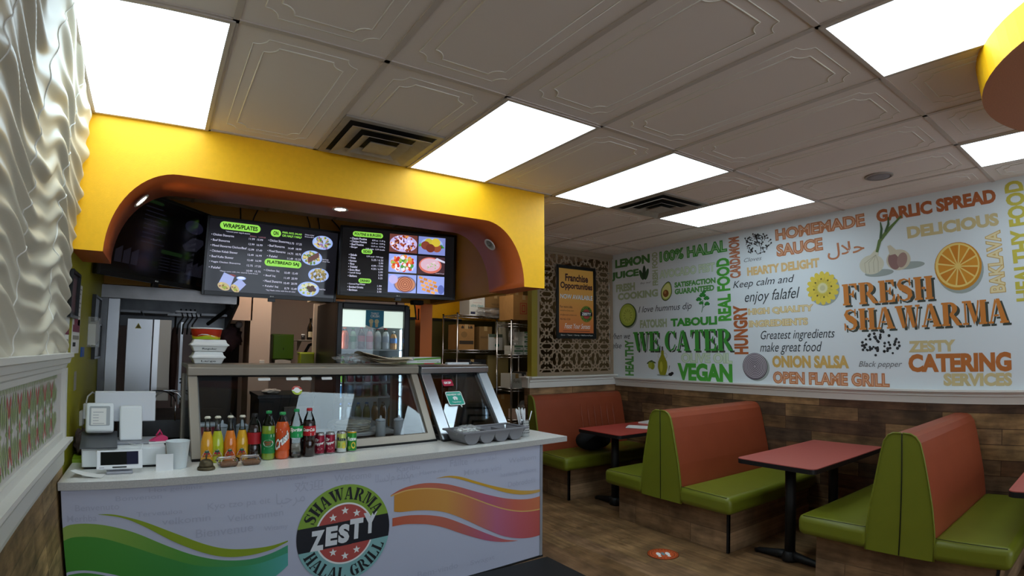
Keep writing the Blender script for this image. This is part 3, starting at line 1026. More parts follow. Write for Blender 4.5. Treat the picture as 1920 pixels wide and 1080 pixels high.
# peppercorns, cloves
rr = random.Random(3)
for k in range(52):
    a, d = rr.uniform(0, 2 * pi), sqrt(rr.random())
    x, z = -1.83 + .172 * d * cos(a), 1.57 + .10 * d * sin(a)
    s = rr.uniform(.009, .0125)
    A.ell(x, z, s, s, P('peppercorn', '#17181a'), 2 + k % 3, 14); A.ell(x - .003, z + .003, s * .3, s * .3, P('pepper_glint', '#4a4c50'), 6, 8)
for k in range(58):
    a, d = rr.uniform(0, 2 * pi), sqrt(rr.random())
    x, z, t = -2.936 + .14 * d * cos(a), 2.566 + .10 * d * sin(a), rr.uniform(0, pi)
    ex, ez = x + .035 * cos(t), z + .035 * sin(t)
    A.stroke([(x, z), (ex, ez)], [.006, .007], P('clove_stick', '#2a2524'), 2 + k % 3); A.ell(ex, ez, .009, .009, P('clove_stick', '#2a2524'), 5, 8)
# onion slice
cx, cz = -3.014, 1.371
A.ell(cx + .02, cz - .012, .137, .13, P('grey_shade', '#9aa29c'), 1); A.ell(cx, cz, .136, .131, P('onion_skin', '#4b4048'), 2); A.ell(cx, cz + .003, .128, .123, P('onion', '#b3aab0'), 3)
for k in range(7):
    r = .112 - .016 * k
    A.ring(cx, cz, r, r + .0065, P('onion_ring', '#5d525c'), 4 + k)
# avocado
cx, cz = -4.105, 2.205
def egg(s, m, ly):
    pts = []
    for k in range(36):
        a = 2 * pi * k / 36
        w = .076 * (1 - .28 * sin(a)) if sin(a) > 0 else .076
        px, pz = w * cos(a) * s, .105 * sin(a) * s
        pts.append((cx + px * cos(-.35) - pz * sin(-.35), cz + px * sin(-.35) + pz * cos(-.35)))
    A.poly(pts, m, ly)
egg(1.08, P('avo_skin', '#2f3a1c'), 2); egg(.98, P('avo_rim', '#9db04c'), 3); egg(.86, P('avo_flesh', '#d4d284'), 4)
A.ell(cx - .012, cz - .025, .042, .042, P('avo_stone', '#7a4a22'), 5); A.ell(cx - .02, cz - .012, .018, .018, P('avo_glint', '#b07a48'), 6)
# cucumber slice
cx, cz = -4.726, 1.96
A.ell(cx + .015, cz - .012, .145, .15, P('grey_shade', '#9aa29c'), 1); A.ell(cx, cz, .145, .148, P('cuke_skin', '#2e4a1c'), 2); A.ell(cx - .004, cz + .006, .132, .134, P('cuke', '#a9b94a'), 3); A.ell(cx - .004, cz + .006, .095, .1, P('cuke_mid', '#bcc85a'), 4)
for k in range(12):
    a = 2 * pi * k / 12
    A.ell(cx + .06 * cos(a), cz + .06 * sin(a), .02, .007, P('cuke_seed', '#9aa843'), 5, 10, a)
# parsley
for dx, dz, r in ((0, .06, .042), (-.05, .02, .036), (.05, .025, .036), (-.02, -.02, .03), (.055, -.035, .034), (.02, .10, .026)):
    for k in range(5):
        a = radians(20 + 35 * k)
        A.ell(-3.611 + dx + r * .55 * cos(a), 2.045 + dz + r * .55 * sin(a), r * .55, r * .34, P('parsley' if k % 2 else 'parsley_two', '#2f8a35' if k % 2 else '#26702c'), 3 + k % 2, 12, a)
A.stroke([(-3.63, 1.935), (-3.612, 1.99), (-3.611, 2.07)], .008, P('parsley_two', '#26702c'), 2); A.stroke([(-3.612, 1.985), (-3.56, 2.02)], .006, P('parsley_two', '#26702c'), 2)
# bay leaves
for dx, a in ((-.045, 115), (.0, 88), (.04, 68)):
    A.ell(-4.442 + dx, 2.445 + (0.015 if dx == 0 else -.01), .085 if dx == 0 else .07, .026, P('bay' if dx else 'bay_two', '#2f5230' if dx else '#24402a'), 2 + (dx == 0), 20, radians(a))
# oil bottle and olives
cx = -4.186
A.ell(cx, 1.25, .09, .012, P('grey_shade', '#9aa29c'), 1)
pts = []
prof = [(.0, 1.25), (.035, 1.25), (.05, 1.27), (.072, 1.34), (.066, 1.40), (.035, 1.455), (.02, 1.485), (.022, 1.53), (.0, 1.53)]
A.poly([(cx + r, z) for r, z in prof] + [(cx - r, z) for r, z in prof[::-1]], P('oil', '#8f8f1e'), 3)
A.ell(cx - .02, 1.345, .022, .06, P('oil_light', '#b9b53c'), 4)
A.ring(cx + .038, 1.47, .026, .032, P('oil_glass', '#b9bda8'), 2); A.ring(cx - .038, 1.47, .026, .032, P('oil_glass', '#b9bda8'), 2)
A.rect(cx - .013, 1.53, cx + .013, 1.575, P('oil_stopper', '#5d5a56'), 3)
A.ell(-4.34, 1.352, .035, .042, P('olive', '#8f9a2e'), 3); A.ell(-4.375, 1.36, .03, .036, P('olive_two', '#a5ad40'), 4)
A.ell(-4.38, 1.395, .05, .014, P('olive_leaf', '#4c5c2c'), 2, 16, .4); A.ell(-4.32, 1.395, .035, .01, P('olive_leaf', '#4c5c2c'), 2, 16, -.3)
A.ell(-4.075, 1.262, .03, .018, P('peppercorn', '#17181a'), 3); A.ell(-4.05, 1.275, .022, .016, P('peppercorn', '#17181a'), 4)
A.stroke([(-4.10, 1.30), (-4.085, 1.36)], [.004, .01], P('olive_leaf', '#4c5c2c'), 3)
o = struct(right_wall, 'wall_right', 'white wall printed with food words and fruit')

# ================================================================== PIERCED SCREEN AND POSTER ON THE DIVIDER
M_screen = mat('screen_brown', '#8f7b64', 0.6)
t = thing('lattice_screen', 'brown pierced star pattern screen standing on the white rail beside the printed wall', 'screen', (3.665, 4.985, 1.24))
SW, SH, ST_ = 1.205, 1.45, .010
m = MB()
for a in ((0, .045, 0, SH), (SW - .045, SW, 0, SH), (.045, SW - .045, 0, .04), (.045, SW - .045, SH - .03, SH)):
    m.box(a[0], a[1], 0, ST_, a[2], a[3], M_screen)
m.build('frame', t)
m = MB()
NB = 0
def bar(p, q, w=.0145):
    global NB
    NB += 1
    e = (NB % 11) * .00025
    if (p[0] < .03 and q[0] < .03) or (p[0] > SW - .03 and q[0] > SW - .03): return
    cl = lambda v: (min(max(v[0], .02), SW - .02), min(max(v[1], .02), SH - .02))
    p, q = cl(p), cl(q)
    d = Vector((q[0] - p[0], q[1] - p[1]))
    if d.length < .004: return
    d.normalize(); n = Vector((-d.y, d.x)) * w / 2
    o = [(p[0] + n.x, p[1] + n.y), (p[0] - n.x, p[1] - n.y), (q[0] - n.x, q[1] - n.y), (q[0] + n.x, q[1] + n.y)]
    m.prism([(x, 0.0003 + e, z) for x, z in o], (0, ST_ - .0006 - 2 * e, 0), M_screen)
PIT = 0.30
for ix in range(0, 5):
    for iz in range(0, 6):
        cx_, cz_ = .0 + PIT * ix, .05 + PIT * iz - .01
        if cx_ > SW + .1: continue
        # ten-petalled rosette: inner star, petals, outer joins
        N_ = 10
        for k in range(N_):
            a = 2 * pi * k / N_ + pi / N_
            a1 = a + pi / N_; a2 = a - pi / N_
            R1, R2, R3, R4 = .038, .085, .105, .15
            pt = lambda r, t_: (cx_ + r * cos(t_), cz_ + r * sin(t_))
            bar(pt(R1, a), pt(R2 * .78, a1)); bar(pt(R1, a), pt(R2 * .78, a2))
            bar(pt(R2 * .78, a1), pt(R3, a)); bar(pt(R2 * .78, a2), pt(R3, a))
            bar(pt(R3, a), pt(R4, a + .10)); bar(pt(R3, a), pt(R4, a - .10))
        # little five-pointed joins in the corners of the grid
        for sx, sz in ((.5, .5),):
            qx, qz = cx_ + PIT * sx, cz_ + PIT * sz
            for k in range(8):
                a = 2 * pi * k / 8
                bar((qx + .026 * cos(a), qz + .026 * sin(a)), (qx + .062 * cos(a + pi / 8), qz + .062 * sin(a + pi / 8)))
                bar((qx + .026 * cos(a), qz + .026 * sin(a)), (qx + .062 * cos(a - pi / 8), qz + .062 * sin(a - pi / 8)))
m.build('pierced_panel', t)

t = thing('framed_poster', 'orange franchise poster in a black frame hung on the pierced screen', 'poster', (4.245, 4.975, 2.105))
m = MB()
for a in ((-.31, -.275, -.435, .435), (.275, .31, -.435, .435), (-.275, .275, -.435, -.375), (-.275, .275, .40, .435)):
    m.box(a[0], a[1], -.022, -.002, a[2], a[3], M_black, .003)
m.build('frame', t)
m = MB()
m.box(-.278, .278, -.012, -.004, -.38, .402, M_black)
A = Art(m, (0, -.012, 0), (1, 0, 0), (0, 0, 1))
PO = mat('poster_orange', '#d08a32', 0.5)
A.rect(-.27, -.365, .27, .395, ramp_mat('poster_orange_fade', 'Z', -.36, .4, ['#d2703a', '#e0a04a', '#ecb252'], .5))
dk = mat('poster_maroon', '#3a1220', 0.5)
A.text('Franchise', -.175, .245, .185, .335, dk, 2, off=.035); A.text('Opportunities', -.25, .135, .255, .235, dk, 2, off=.035)
A.text('NOW AVAILABLE', -.25, .035, .255, .09, M_ink, 2, off=.05); A.text('NOW AVAILABLE', -.25, .035, .255, .09, M_wht_ink, 3, off=.02)
A.text('For more info:', -.255, -.075, -.065, -.045, dk, 2, off=.01)
A.text('zestyfranchise.com', -.255, -.118, -.045, -.095, dk, 2); A.text('info@zestyfranchise.com', -.255, -.168, .0, -.145, dk, 2); A.text('905-962-1234', -.255, -.218, -.10, -.195, dk, 2)
lc = (.155, -.135)
lg = mat('poster_logo_green', '#7d9a2e', 0.5)
A.ell(lc[0], lc[1], .098, .098, M_ink, 2); A.ring(lc[0], lc[1], .062, .095, lg, 3); A.ell(lc[0], lc[1], .058, .058, mat('poster_logo_red', '#b4453c', 0.5), 4)
A.rect(lc[0] - .095, lc[1] - .026, lc[0] + .095, lc[1] + .026, M_ink, 5); A.text('ZESTY', lc[0] - .075, lc[1] - .017, lc[0] + .075, lc[1] + .017, M_wht_ink, 6, off=.04)
for s, up in (('FRANCHISE', 1), ('SYSTEMS', -1)):
    n = len(s)
    for k, ch in enumerate(s):
        a = radians(90 - up * (k - (n - 1) / 2) * 15) if up > 0 else radians(-90 + (k - (n - 1) / 2) * 16)
        ux, uz = (sin(a), -cos(a)) if up > 0 else (-sin(a), cos(a))
        vx, vz = (cos(a), sin(a)) if up > 0 else (-cos(a), -sin(a))
        bx, bz = lc[0] + .078 * cos(a), lc[1] + .078 * sin(a)
        A.text(ch, -.009, -.011, .009, .011, M_ink, 6, off=.03, fn=lambda X, Y, ly, bx=bx, bz=bz, ux=ux, uz=uz, vx=vx, vz=vz: A.at(bx + ux * X + vx * Y, bz + uz * X + vz * Y, ly))
A.text('Feast Your Senses', -.18, -.315, .215, -.255, M_wht_ink, 2, shear=.35)
A.rect(-.21, -.348, .21, -.342, dk, 2)
A.text('Dine-in  \u2022  Takeout  \u2022  Catering  \u2022  HalalGourmetPepper', -.25, -.376 - .028, .25, -.385, M_wht_ink, 30)
m.build('print', t)
# ================================================================== BOOTHS AND TABLES
M_vgreen = mat('green_vinyl', '#72781f', 0.38, bump=0.06, bscale=350, var=0.05, vscale=6)
M_vred = mat('terracotta_vinyl', '#934429', 0.42, bump=0.08, bscale=350, var=0.05, vscale=6)
M_seam = mat('dark_seam', '#20240c', 0.7)
M_lam = mat('salmon_laminate', '#b85f56', 0.32, var=0.05, vscale=90)
M_lamred = mat('red_laminate', '#b9443a', 0.32, var=0.05, vscale=90)
M_iron = mat('black_iron', '#0b0b0c', 0.55, bump=0.1, bscale=90)
M_boothwood = plank_mat('booth_planks', ['#94795c', '#75593f', '#a58561', '#826850', '#665443', '#ab8a66'], 0.8, 0.155, ('Y', 'Z'), 0.55, 9, 0.003, 0.3, 0.4)
HALF = [(.205, .315), (.20, .46), (.178, .62), (.150, .76), (.122, .90), (.100, .985), (.075, 1.020), (.045, 1.034), (.0, 1.036)]

def booth(y0, sides, label):
    """bench seen from its aisle end; x from the aisle to the wall, seats on the given sides"""
    X0, X1 = 3.62, 4.855
    t = thing('booth_bench', label, 'booth', (X0, y0, 0), 0, 'green and red booth benches')
    lo = -.58 if -1 in sides else 0.0
    hi = .58 if 1 in sides else 0.0
    m = MB(); m.box(0, X1 - X0, lo, hi, 0, .315, M_boothwood); m.box(-.004, .02, lo, lo + .018, 0, .315, M_matt_black); m.build('base', t)
    for s in sides:
        # seat cushion, well rounded
        m = MB()
        ya, yb = sorted((s * .185, s * .665))
        m.box(-.115, X1 - X0 - .01, ya, yb, .318, .452, M_vgreen, .042, 4)
        sm = [(-.10, s * .20, .4535), (-.10, s * .625, .446), (X1 - X0 - .05, s * .625, .446)]
        m.tube(sm, .0022, M_seam, 5)
        m.build('seat', t)
        # backrest cushion
        m = MB()
        prof = HALF
        out = [(0, s * y, z) for y, z in prof] + [(0, 0, .315)]
        m.prism([(-.085, y, z) for x, y, z in out], (X1 - X0 + .075, 0, 0), M_vred)
        m.build('backrest', t)
        # green end panel
        m = MB()
        out = [(-.105, s * (y + (.004 if y else 0)), z + (.002 if z > .4 else 0)) for y, z in prof] + [(-.105, 0, .315)]
        m.prism(out, (.019, 0, 0), M_vgreen, bevel=.003)
        m.tube([(-.106, s * (y + .005), z + .003) for y, z in prof], .0055, M_vgreen, 6)
        m.build('end_panel', t)
    m = MB(); m.tube([(-.106, 0, .32), (-.106, 0, 1.0), (-.104, 0, 1.034)], .004, M_seam, 5); m.build('centre_seam', t)
    return t
booth(3.055, (-1, 1), 'double booth bench with green seats and red backs, in the middle between two tables')
booth(1.205, (-1, 1), 'double booth bench with green seats and red backs, nearest the viewer')
t = booth(4.935, (-1,), 'single booth bench in the corner against the divider, its back pleated')
m = MB()
for k in range(6):
    x = .55 + .10 * k
    m.tube([(x, -.196, .50), (x, -.172, .66), (x, -.148, .78), (x, -.122, .92)], [.004, .011, .011, .004], M_vred, 8)
m.build('pleats', t)

def table(y0, x0, label, top):
    t = thing('booth_table', label, 'table', (x0, y0, 0), 0, 'booth tables')
    L, w, r = 1.20, .30, .045
    def outline(z, e=0.0):
        pts = []
        for cx, cy_, a0 in ((r, -w + r, 180), (L - r * .3, -w + r * .3, 270), (L - r * .3, w - r * .3, 0), (r, w - r, 90)):
            q = r if cx == r else r * .3
            for k in range(6):
                a = radians(a0 + 18 * k)
                pts.append((cx + (q + e) * cos(a), cy_ + (q + e) * sin(a), z))
        return pts
    m = MB(); m.prism(outline(.736), (0, 0, .005), top); m.build('tabletop', t)
    m = MB(); m.prism(outline(.705, .002), (0, 0, .031), M_iron); m.build('edge_band', t)
    for x in (.24, .93):
        m = MB()
        m.cyl((x, 0, .05), (x, 0, .70), .038, M_iron, 20)
        m.box(x - .05, x + .05, -.20, .20, .685, .704, M_iron, .004)
        m.build('leg', t)
        m = MB()
        for s in (-1, 1):
            m.tube([(x, 0, .045), (x, s * .09, .036), (x, s * .25, .02), (x, s * .285, .012)], [.036, .030, .020, .014], M_iron, 10)
            m.cyl((x, s * .27, 0), (x, s * .27, .012), .016, M_iron, 12)
        m.lathe([(.055, .0), (.06, .02), (.05, .055), (.04, .075)], M_iron, 20, M=Matrix.Translation((x, 0, 0)))
        m.build('foot', t)
    return t
table(2.09, 3.585, 'salmon topped booth table with black edge between the two double benches', M_lam)
table(3.98, 3.665, 'red topped booth table with black edge, papers on it, before the corner bench', M_lamred)
table(.325, 3.62, 'salmon topped booth table cut by the right edge of the photo', M_lam)

# papers on the corner table
def sheet(name, label, cat, x, y, z, w, l, rz, m, group=None, h=.003, extra=None):
    b = MB(); b.box(-w / 2, w / 2, -l / 2, l / 2, 0, h, m)
    if extra: extra(b)
    o = b.build(name, None, (x, y, z), rz)
    tag(o, label, cat, group)
    return o
b = MB()
b.grid(lambda u, v: (-.11 + .22 * u, -.15 + .30 * v, .002 + .012 * sin(pi * u)), 10, 2, M_paper)
tag(b.build('open_magazine', None, (4.25, 3.93, .741), .5), 'open white magazine lying on the red corner table, nearest the aisle', 'magazine')
sheet('white_folder', 'white folder at the wall end of the red corner table', 'folder', 4.63, 4.10, .741, .30, .24, .2, M_paper, h=.012)
sheet('green_menu', 'lime green menu card beside the white folder on the corner table', 'menu', 4.62, 3.83, .741, .26, .13, -.1, mat('lime_card', '#8fae24', 0.5), h=.004)
# black bag under the corner table
m = MB()
m.blob((0, 0, .11), (.20, .13, .11), mat('black_cloth', '#0c0c0e', 0.85), 20, 12)
m.blob((.15, .05, .09), (.15, .12, .09), mat('black_cloth', '#0c0c0e', 0.85), 18, 10)
t = thing('cloth_bag', 'black cloth bag lying on the corner bench seat under the red table', 'bag', (4.05, 4.49, .453))
m.build('body', t)
m = MB(); m.tube([(-.15, -.08, .10), (-.10, -.13, .16), (.02, -.14, .20), (.12, -.10, .16)], .008, mat('black_cloth', '#0c0c0e', 0.85), 6); m.build('strap', t)

# floor sticker and black mat
m = MB()
m.lathe([(.0, .001), (.118, .001)], mat('sticker_white', '#d9d2c6', 0.5), 40)
A = Art(m, (0, 0, .001), (cos(-.6), sin(-.6), 0), (-sin(-.6), cos(-.6), 0))
so = mat('sticker_orange', '#c9582a', 0.5)
A.ring(0, 0, .107, .114, so, 1); A.ell(0, 0, .103, .103, so, 1)
A.ell(-.035, .0, .017, .034, M_wht_ink, 2); A.ell(.035, .0, .017, .034, M_wht_ink, 2); A.ell(-.035, -.046, .013, .013, M_wht_ink, 2); A.ell(.035, -.046, .013, .013, M_wht_ink, 2)
A.poly([(-.012, .03), (.012, .03), (.012, -.02), (0, -.035), (-.012, -.02)], mat('sticker_blue', '#6f8f98', 0.5), 2)
n = 22
for k in range(n):
    a = 2 * pi * k / n
    A.rect(.086 * cos(a) - .004, .086 * sin(a) - .006, .086 * cos(a) + .004, .086 * sin(a) + .006, mat('sticker_dark', '#5a2a18', 0.6), 2)
tag(m.build('floor_sticker', None, (3.235, 2.785, 0.0005)), 'round orange footprint sticker on the floor before the middle booth', 'sticker')
m = MB()
m.box(-.40, 2.49, 1.9, 3.24, .001, .011, mat('black_rubber', '#101112', 0.7, bump=.3, bscale=200), .003)
tag(m.build('floor_mat'), 'black rubber mat on the floor along the counter front', 'mat')
# ================================================================== SERVICE COUNTER
TH = math.atan(0.0723)
def CT(s, t, z=0.0):
    return Vector((s * cos(TH) - t * sin(TH), 3.097 + s * sin(TH) + t * cos(TH), z))
def face_cam(p):
    return -atan2(p[0], p[1])
ZC = 0.87
M_quartz = mat('white_quartz', '#f0eee8', 0.12, spec=0.6, var=0.10, vscale=130)
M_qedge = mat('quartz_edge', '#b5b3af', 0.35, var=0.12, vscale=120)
M_pan = mat('panel_print_ground', '#bcc0d3', 0.42)
t = thing('service_counter', 'long white counter front printed with green and orange waves and a round logo', 'counter', (0, 3.097, 0), TH)
m = MB(); m.prism([(x, y, 0) for x, y in ((-.47, .03), (2.475, .03), (2.475, .98), (-.405, .98))], (0, 0, .828), mat('counter_carcass', '#8d8a86', 0.6)); m.build('body', t)
m = MB(); m.box(2.462, 2.484, .008, .98, .012, .828, mat('grey_end_trim', '#8e9096', 0.45)); m.build('end_trim', t)
m = MB(); m.box(-.47, 2.49, .006, .03, .0, .012, M_matt_black); m.build('kickboard', t)
m = MB()
m.box(-.47, 2.464, .014, .03, .012, .828, M_pan)
A = Art(m, (0, .014, 0), (1, 0, 0), (0, 0, 1))
word = mat('pale_print', '#aeb2c6', 0.45)
for s, x0, z0, x1, z1 in [('Welcome', .904, .762, 1.133, .800), ('F\u00e1ilte', 1.684, .762, 1.822, .808), ('Wellkom', 2.168, .729, 2.421, .762), ('Mir\u00eb se vini', 1.793, .690, 2.103, .728),
    ('Dobrodo\u0161li', 2.165, .560, 2.416, .597), ('Kyo tzo pa eit', .222, .678, .544, .722), ('Velkommen', .32, .612, .615, .648), ('Bienvenue', .163, .548, .454, .592), ('Witamy', .511, .530, .64, .564),
    ('Benvenuto', -.406, .728, -.20, .758), ('Merhba', -.447, .676, -.306, .708), ('velkomin', .0, .632, .236, .666), ('Bonvenon', -.216, .768, .001, .792), ('Hos geldiniz', -.06, .796, .198, .822),
    ('Tervetuloa', -.121, .684, .10, .708), ('\u6b22\u8fce', .674, .728, .84, .788), ('Haere mai', 1.459, .735, 1.659, .762), ('Benvidos', .58, .80, .74, .822), ('Karibu', 1.30, .775, 1.46, .805), ('h\u00e4zliche w\u00f6lkom', 2.10, .640, 2.42, .668),
    ('Bem-vindo', 1.45, .085, 1.75, .125), ('Swagat', 1.85, .070, 2.05, .11), ('Aloha', 1.30, .09, 1.42, .12)]:
    A.text(s, x0, z0, x1, z1, word, 1, off=.004)
A.text('\ufe8e\ufe92\ufea3\ufeae\ufee3', .575, .655, .735, .735, word, 1)
A.text('\ufe8d\ufedf\ufeb4\ufefc\ufee1 \ufecb\ufee0\ufbfe\ufedc\ufee2', 1.16, .70, 1.42, .775, word, 1)
A.text('\ufefc\ufeec\ufeb3 \ufefc\ufeeb\ufe83', 1.87, .765, 2.06, .806, word, 1)
G_BIG = ramp_mat('wave_lime', 'X', -.5, .7, ['#93ac52', '#79a23a', '#4f9431', '#3f9456', '#3c9878'], .42)
G_DK = ramp_mat('wave_green', 'X', -.5, .7, ['#3f8a26', '#3d8c2c', '#35883a', '#3a9a66', '#5bb0b0'], .42)
G_RIB = mat('wave_ribbon', '#8aa01c', 0.42)
top = [(-.47, .648), (-.435, .663), (-.358, .666), (-.257, .65), (-.13, .606), (.023, .524), (.154, .46), (.291, .415), (.431, .398), (.547, .412), (.64, .443)]
low = [(.655, .36), (.62, .28), (.5, .21), (.3, .16), (.0, .10), (-.3, .06), (-.47, .06)]
def band(up, lo, m, ly):
    """quads between two curves sampled at the same x"""
    def at(c, x):
        c = sorted(c)
        for (xa, za), (xb, zb) in zip(c, c[1:]):
            if xa <= x <= xb: return za + (zb - za) * (x - xa) / max(xb - xa, 1e-9)
        return c[0][1] if x < c[0][0] else c[-1][1]
    def smooth(c):
        c = sorted(c); o = []
        for i in range(len(c) - 1):
            p0, p1, p2, p3 = c[max(i - 1, 0)], c[i], c[i + 1], c[min(i + 2, len(c) - 1)]
            for k in range(6):
                u = k / 6
                o.append(tuple(.5 * ((2 * p1[j]) + (-p0[j] + p2[j]) * u + (2 * p0[j] - 5 * p1[j] + 4 * p2[j] - p3[j]) * u * u + (-p0[j] + 3 * p1[j] - 3 * p2[j] + p3[j]) * u ** 3) for j in (0, 1)))
        return o + [c[-1]]
    up, lo = smooth(up), smooth(lo)
    xa, xb = max(up[0][0], lo[0][0]), min(up[-1][0], lo[-1][0])
    N = 60
    for k in range(N):
        x0, x1 = xa + (xb - xa) * k / N, xa + (xb - xa) * (k + 1) / N
        A.poly([(x0, at(lo, x0)), (x1, at(lo, x1)), (x1, at(up, x1)), (x0, at(up, x0))], m, ly)
band(top, [(-.47, .06), (-.2, .07), (.1, .13), (.35, .2), (.55, .27), (.64, .33)], G_BIG, 2)
band([(-.47, .585), (-.426, .601), (-.349, .601), (-.26, .582), (-.132, .531), (.021, .462), (.2, .395), (.45, .365), (.64, .40)], [(-.47, .06), (-.2, .07), (.1, .13), (.35, .2), (.55, .27), (.64, .33)], G_DK, 3)
band([(-.47, .425), (-.455, .43), (-.387, .434), (-.309, .421), (-.206, .390), (-.1, .34), (.1, .26)], [(-.47, .408), (-.455, .415), (-.387, .421), (-.309, .408), (-.206, .372), (-.1, .31), (.1, .22)], M_pan, 4)
band([(-.299, .709), (-.217, .702), (-.09, .66), (.064, .584), (.21, .51), (.319, .472), (.431, .456), (.547, .454), (.64, .469)], [(-.299, .708), (-.191, .686), (-.09, .637), (.063, .538), (.209, .463), (.319, .428), (.431, .42), (.547, .432), (.64, .462)], G_RIB, 5)
O1 = ramp_mat('wave_yellow', 'X', 1.55, 2.47, ['#c99a3a', '#d2a22a', '#d0a038', '#cfa860'], .42)
O2 = ramp_mat('wave_coral', 'X', 1.25, 2.47, ['#c05a3e', '#c46a52', '#bf6a5c', '#b8617e', '#cc6a55', '#d07a52'], .42)
O3 = ramp_mat('wave_amber', 'X', 1.25, 2.47, ['#c98a2c', '#cc8e3e', '#cf9448', '#c87a5a', '#bd6a86', '#c4606a', '#c05a52'], .42)
MID = [(1.261, .632), (1.349, .651), (1.431, .653), (1.538, .642), (1.648, .617), (1.763, .576), (1.881, .523), (2.004, .466), (2.133, .413), (2.267, .374), (2.377, .358), (2.464, .355)]
band([(1.58, .702), (1.669, .706), (1.762, .689), (1.88, .645), (2.003, .6), (2.132, .559), (2.266, .524), (2.376, .506), (2.464, .501)], [(1.58, .701), (1.669, .696), (1.762, .671), (1.88, .628), (2.003, .581), (2.132, .531), (2.266, .494), (2.376, .481), (2.464, .483)], O1, 2)
band([(1.261, .638), (1.328, .665), (1.41, .679), (1.516, .68), (1.647, .657), (1.762, .62), (1.881, .575), (2.004, .53), (2.133, .489), (2.266, .459), (2.377, .447), (2.464, .452)], MID, O2, 2)
band(MID, [(1.285, .535), (1.329, .525), (1.433, .518), (1.539, .502), (1.649, .472), (1.764, .419), (1.883, .353), (2.006, .284), (2.135, .22), (2.268, .179), (2.379, .162), (2.464, .162)], O3, 2)
band([(x, z + .004) for x, z in MID], [(x, z - .004) for x, z in MID], mat('wave_line', '#dcb46a', 0.42), 3)
band([(1.274, .496), (1.35, .497), (1.433, .49), (1.539, .471), (1.649, .438), (1.764, .384), (1.883, .322), (2.006, .258), (2.135, .199), (2.255, .165)], [(1.274, .445), (1.351, .445), (1.433, .434), (1.539, .411), (1.65, .37), (1.765, .315), (1.883, .262), (2.006, .214), (2.135, .18), (2.255, .164)], O2, 2)
# round logo
cx, cz, R = .970, .457, .283
L_G, L_B, L_R = mat('logo_lime', '#86a83c', 0.42), mat('logo_aqua', '#86b8b8', 0.42), mat('logo_red', '#b4504a', 0.42)
A.ell(cx, cz, R, R, mat('logo_black', '#14161f', 0.42), 4, 64)
TL = radians(1.5)
def sector(r0, r1, up, mm, ly):
    h = .069
    pts_o, pts_i = [], []
    for r, o in ((r1, pts_o), (r0, pts_i)):
        a_ = math.asin(min(1, h / r))
        for k in range(41):
            a = a_ + (pi - 2 * a_) * k / 40
            o.append((cx + r * cos(a + TL) * 1, cz + r * sin(a + TL) * (1 if up else 1)) if up else (cx + r * cos(-a + TL), cz + r * sin(-a + TL)))
    for k in range(40):
        A.poly([pts_i[k], pts_o[k], pts_o[k + 1], pts_i[k + 1]] if up else [pts_i[k], pts_i[k + 1], pts_o[k + 1], pts_o[k]], mm, ly)
sector(.178, R, True, L_G, 6); sector(.178, R, False, L_B, 6)
sector(.168, .178, True, M_wht_ink, 7); sector(.168, .178, False, M_wht_ink, 7)
sector(.080, .168, True, L_R, 7); sector(.080, .168, False, L_R, 7)
for up in (1, -1):
    pts = []
    for k in range(33):
        r = .168; a_ = math.asin(.0705 / r); a = a_ + (pi - 2 * a_) * k / 32
        pts.append((cx + r * cos(up * a + TL), cz + r * sin(up * a + TL)))
    A.poly(pts if up > 0 else pts[::-1], L_R, 8)
    for dx, dz in ((-.072, .1), (0, .132), (.072, .108)):
        A.star(cx + dx, cz + up * dz, .024, M_wht_ink, 9)
# white logo word, each letter rocking
M_lw = mat('logo_word', '#dfe2e6', 0.42)
for k, (ch, w, dz, hh) in enumerate((('Z', .082, -.012, .115), ('E', .07, -.002, .11), ('S', .068, -.006, .11), ('T', .082, .0, .12), ('Y', .088, .012, .125))):
    x = cx - .205 + (0, .09, .165, .235, .318)[k]
    A.text(ch, x, cz - .062 + dz + .006 * k, x + w, cz - .062 + dz + hh + .006 * k, M_lw, 9, off=.06, shear=.06)
def ringword(s, r0, r1, a0, a1, up):
    polys, w = stencil_layout(s, .10)
    for q in polys:
        pts = []
        for u, v in q:
            a = radians(a0 + (a1 - a0) * u / w)
            r = r0 + (r1 - r0) * (v if up else 1 - v)
            pts.append((cx + r * cos(a), cz + r * sin(a)))
        A.poly(pts, M_ink, 9)
ringword('SHAWARMA', .197, .268, 158, 24, True)
ringword('HALAL GRILL', .197, .268, 203, 338, False)
m.build('front_panel', t)

t = thing('countertop', 'long white speckled stone countertop over the printed counter', 'countertop', (0, 3.097, 0), TH)
m = MB()
o = [(-.483, 0), (2.725, 0), (2.725, .49), (2.46, .49), (2.46, 1.06), (-.405, 1.06), (-.46, .3)]
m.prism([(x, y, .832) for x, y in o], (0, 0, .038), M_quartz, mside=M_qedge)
m.build('slab', t)

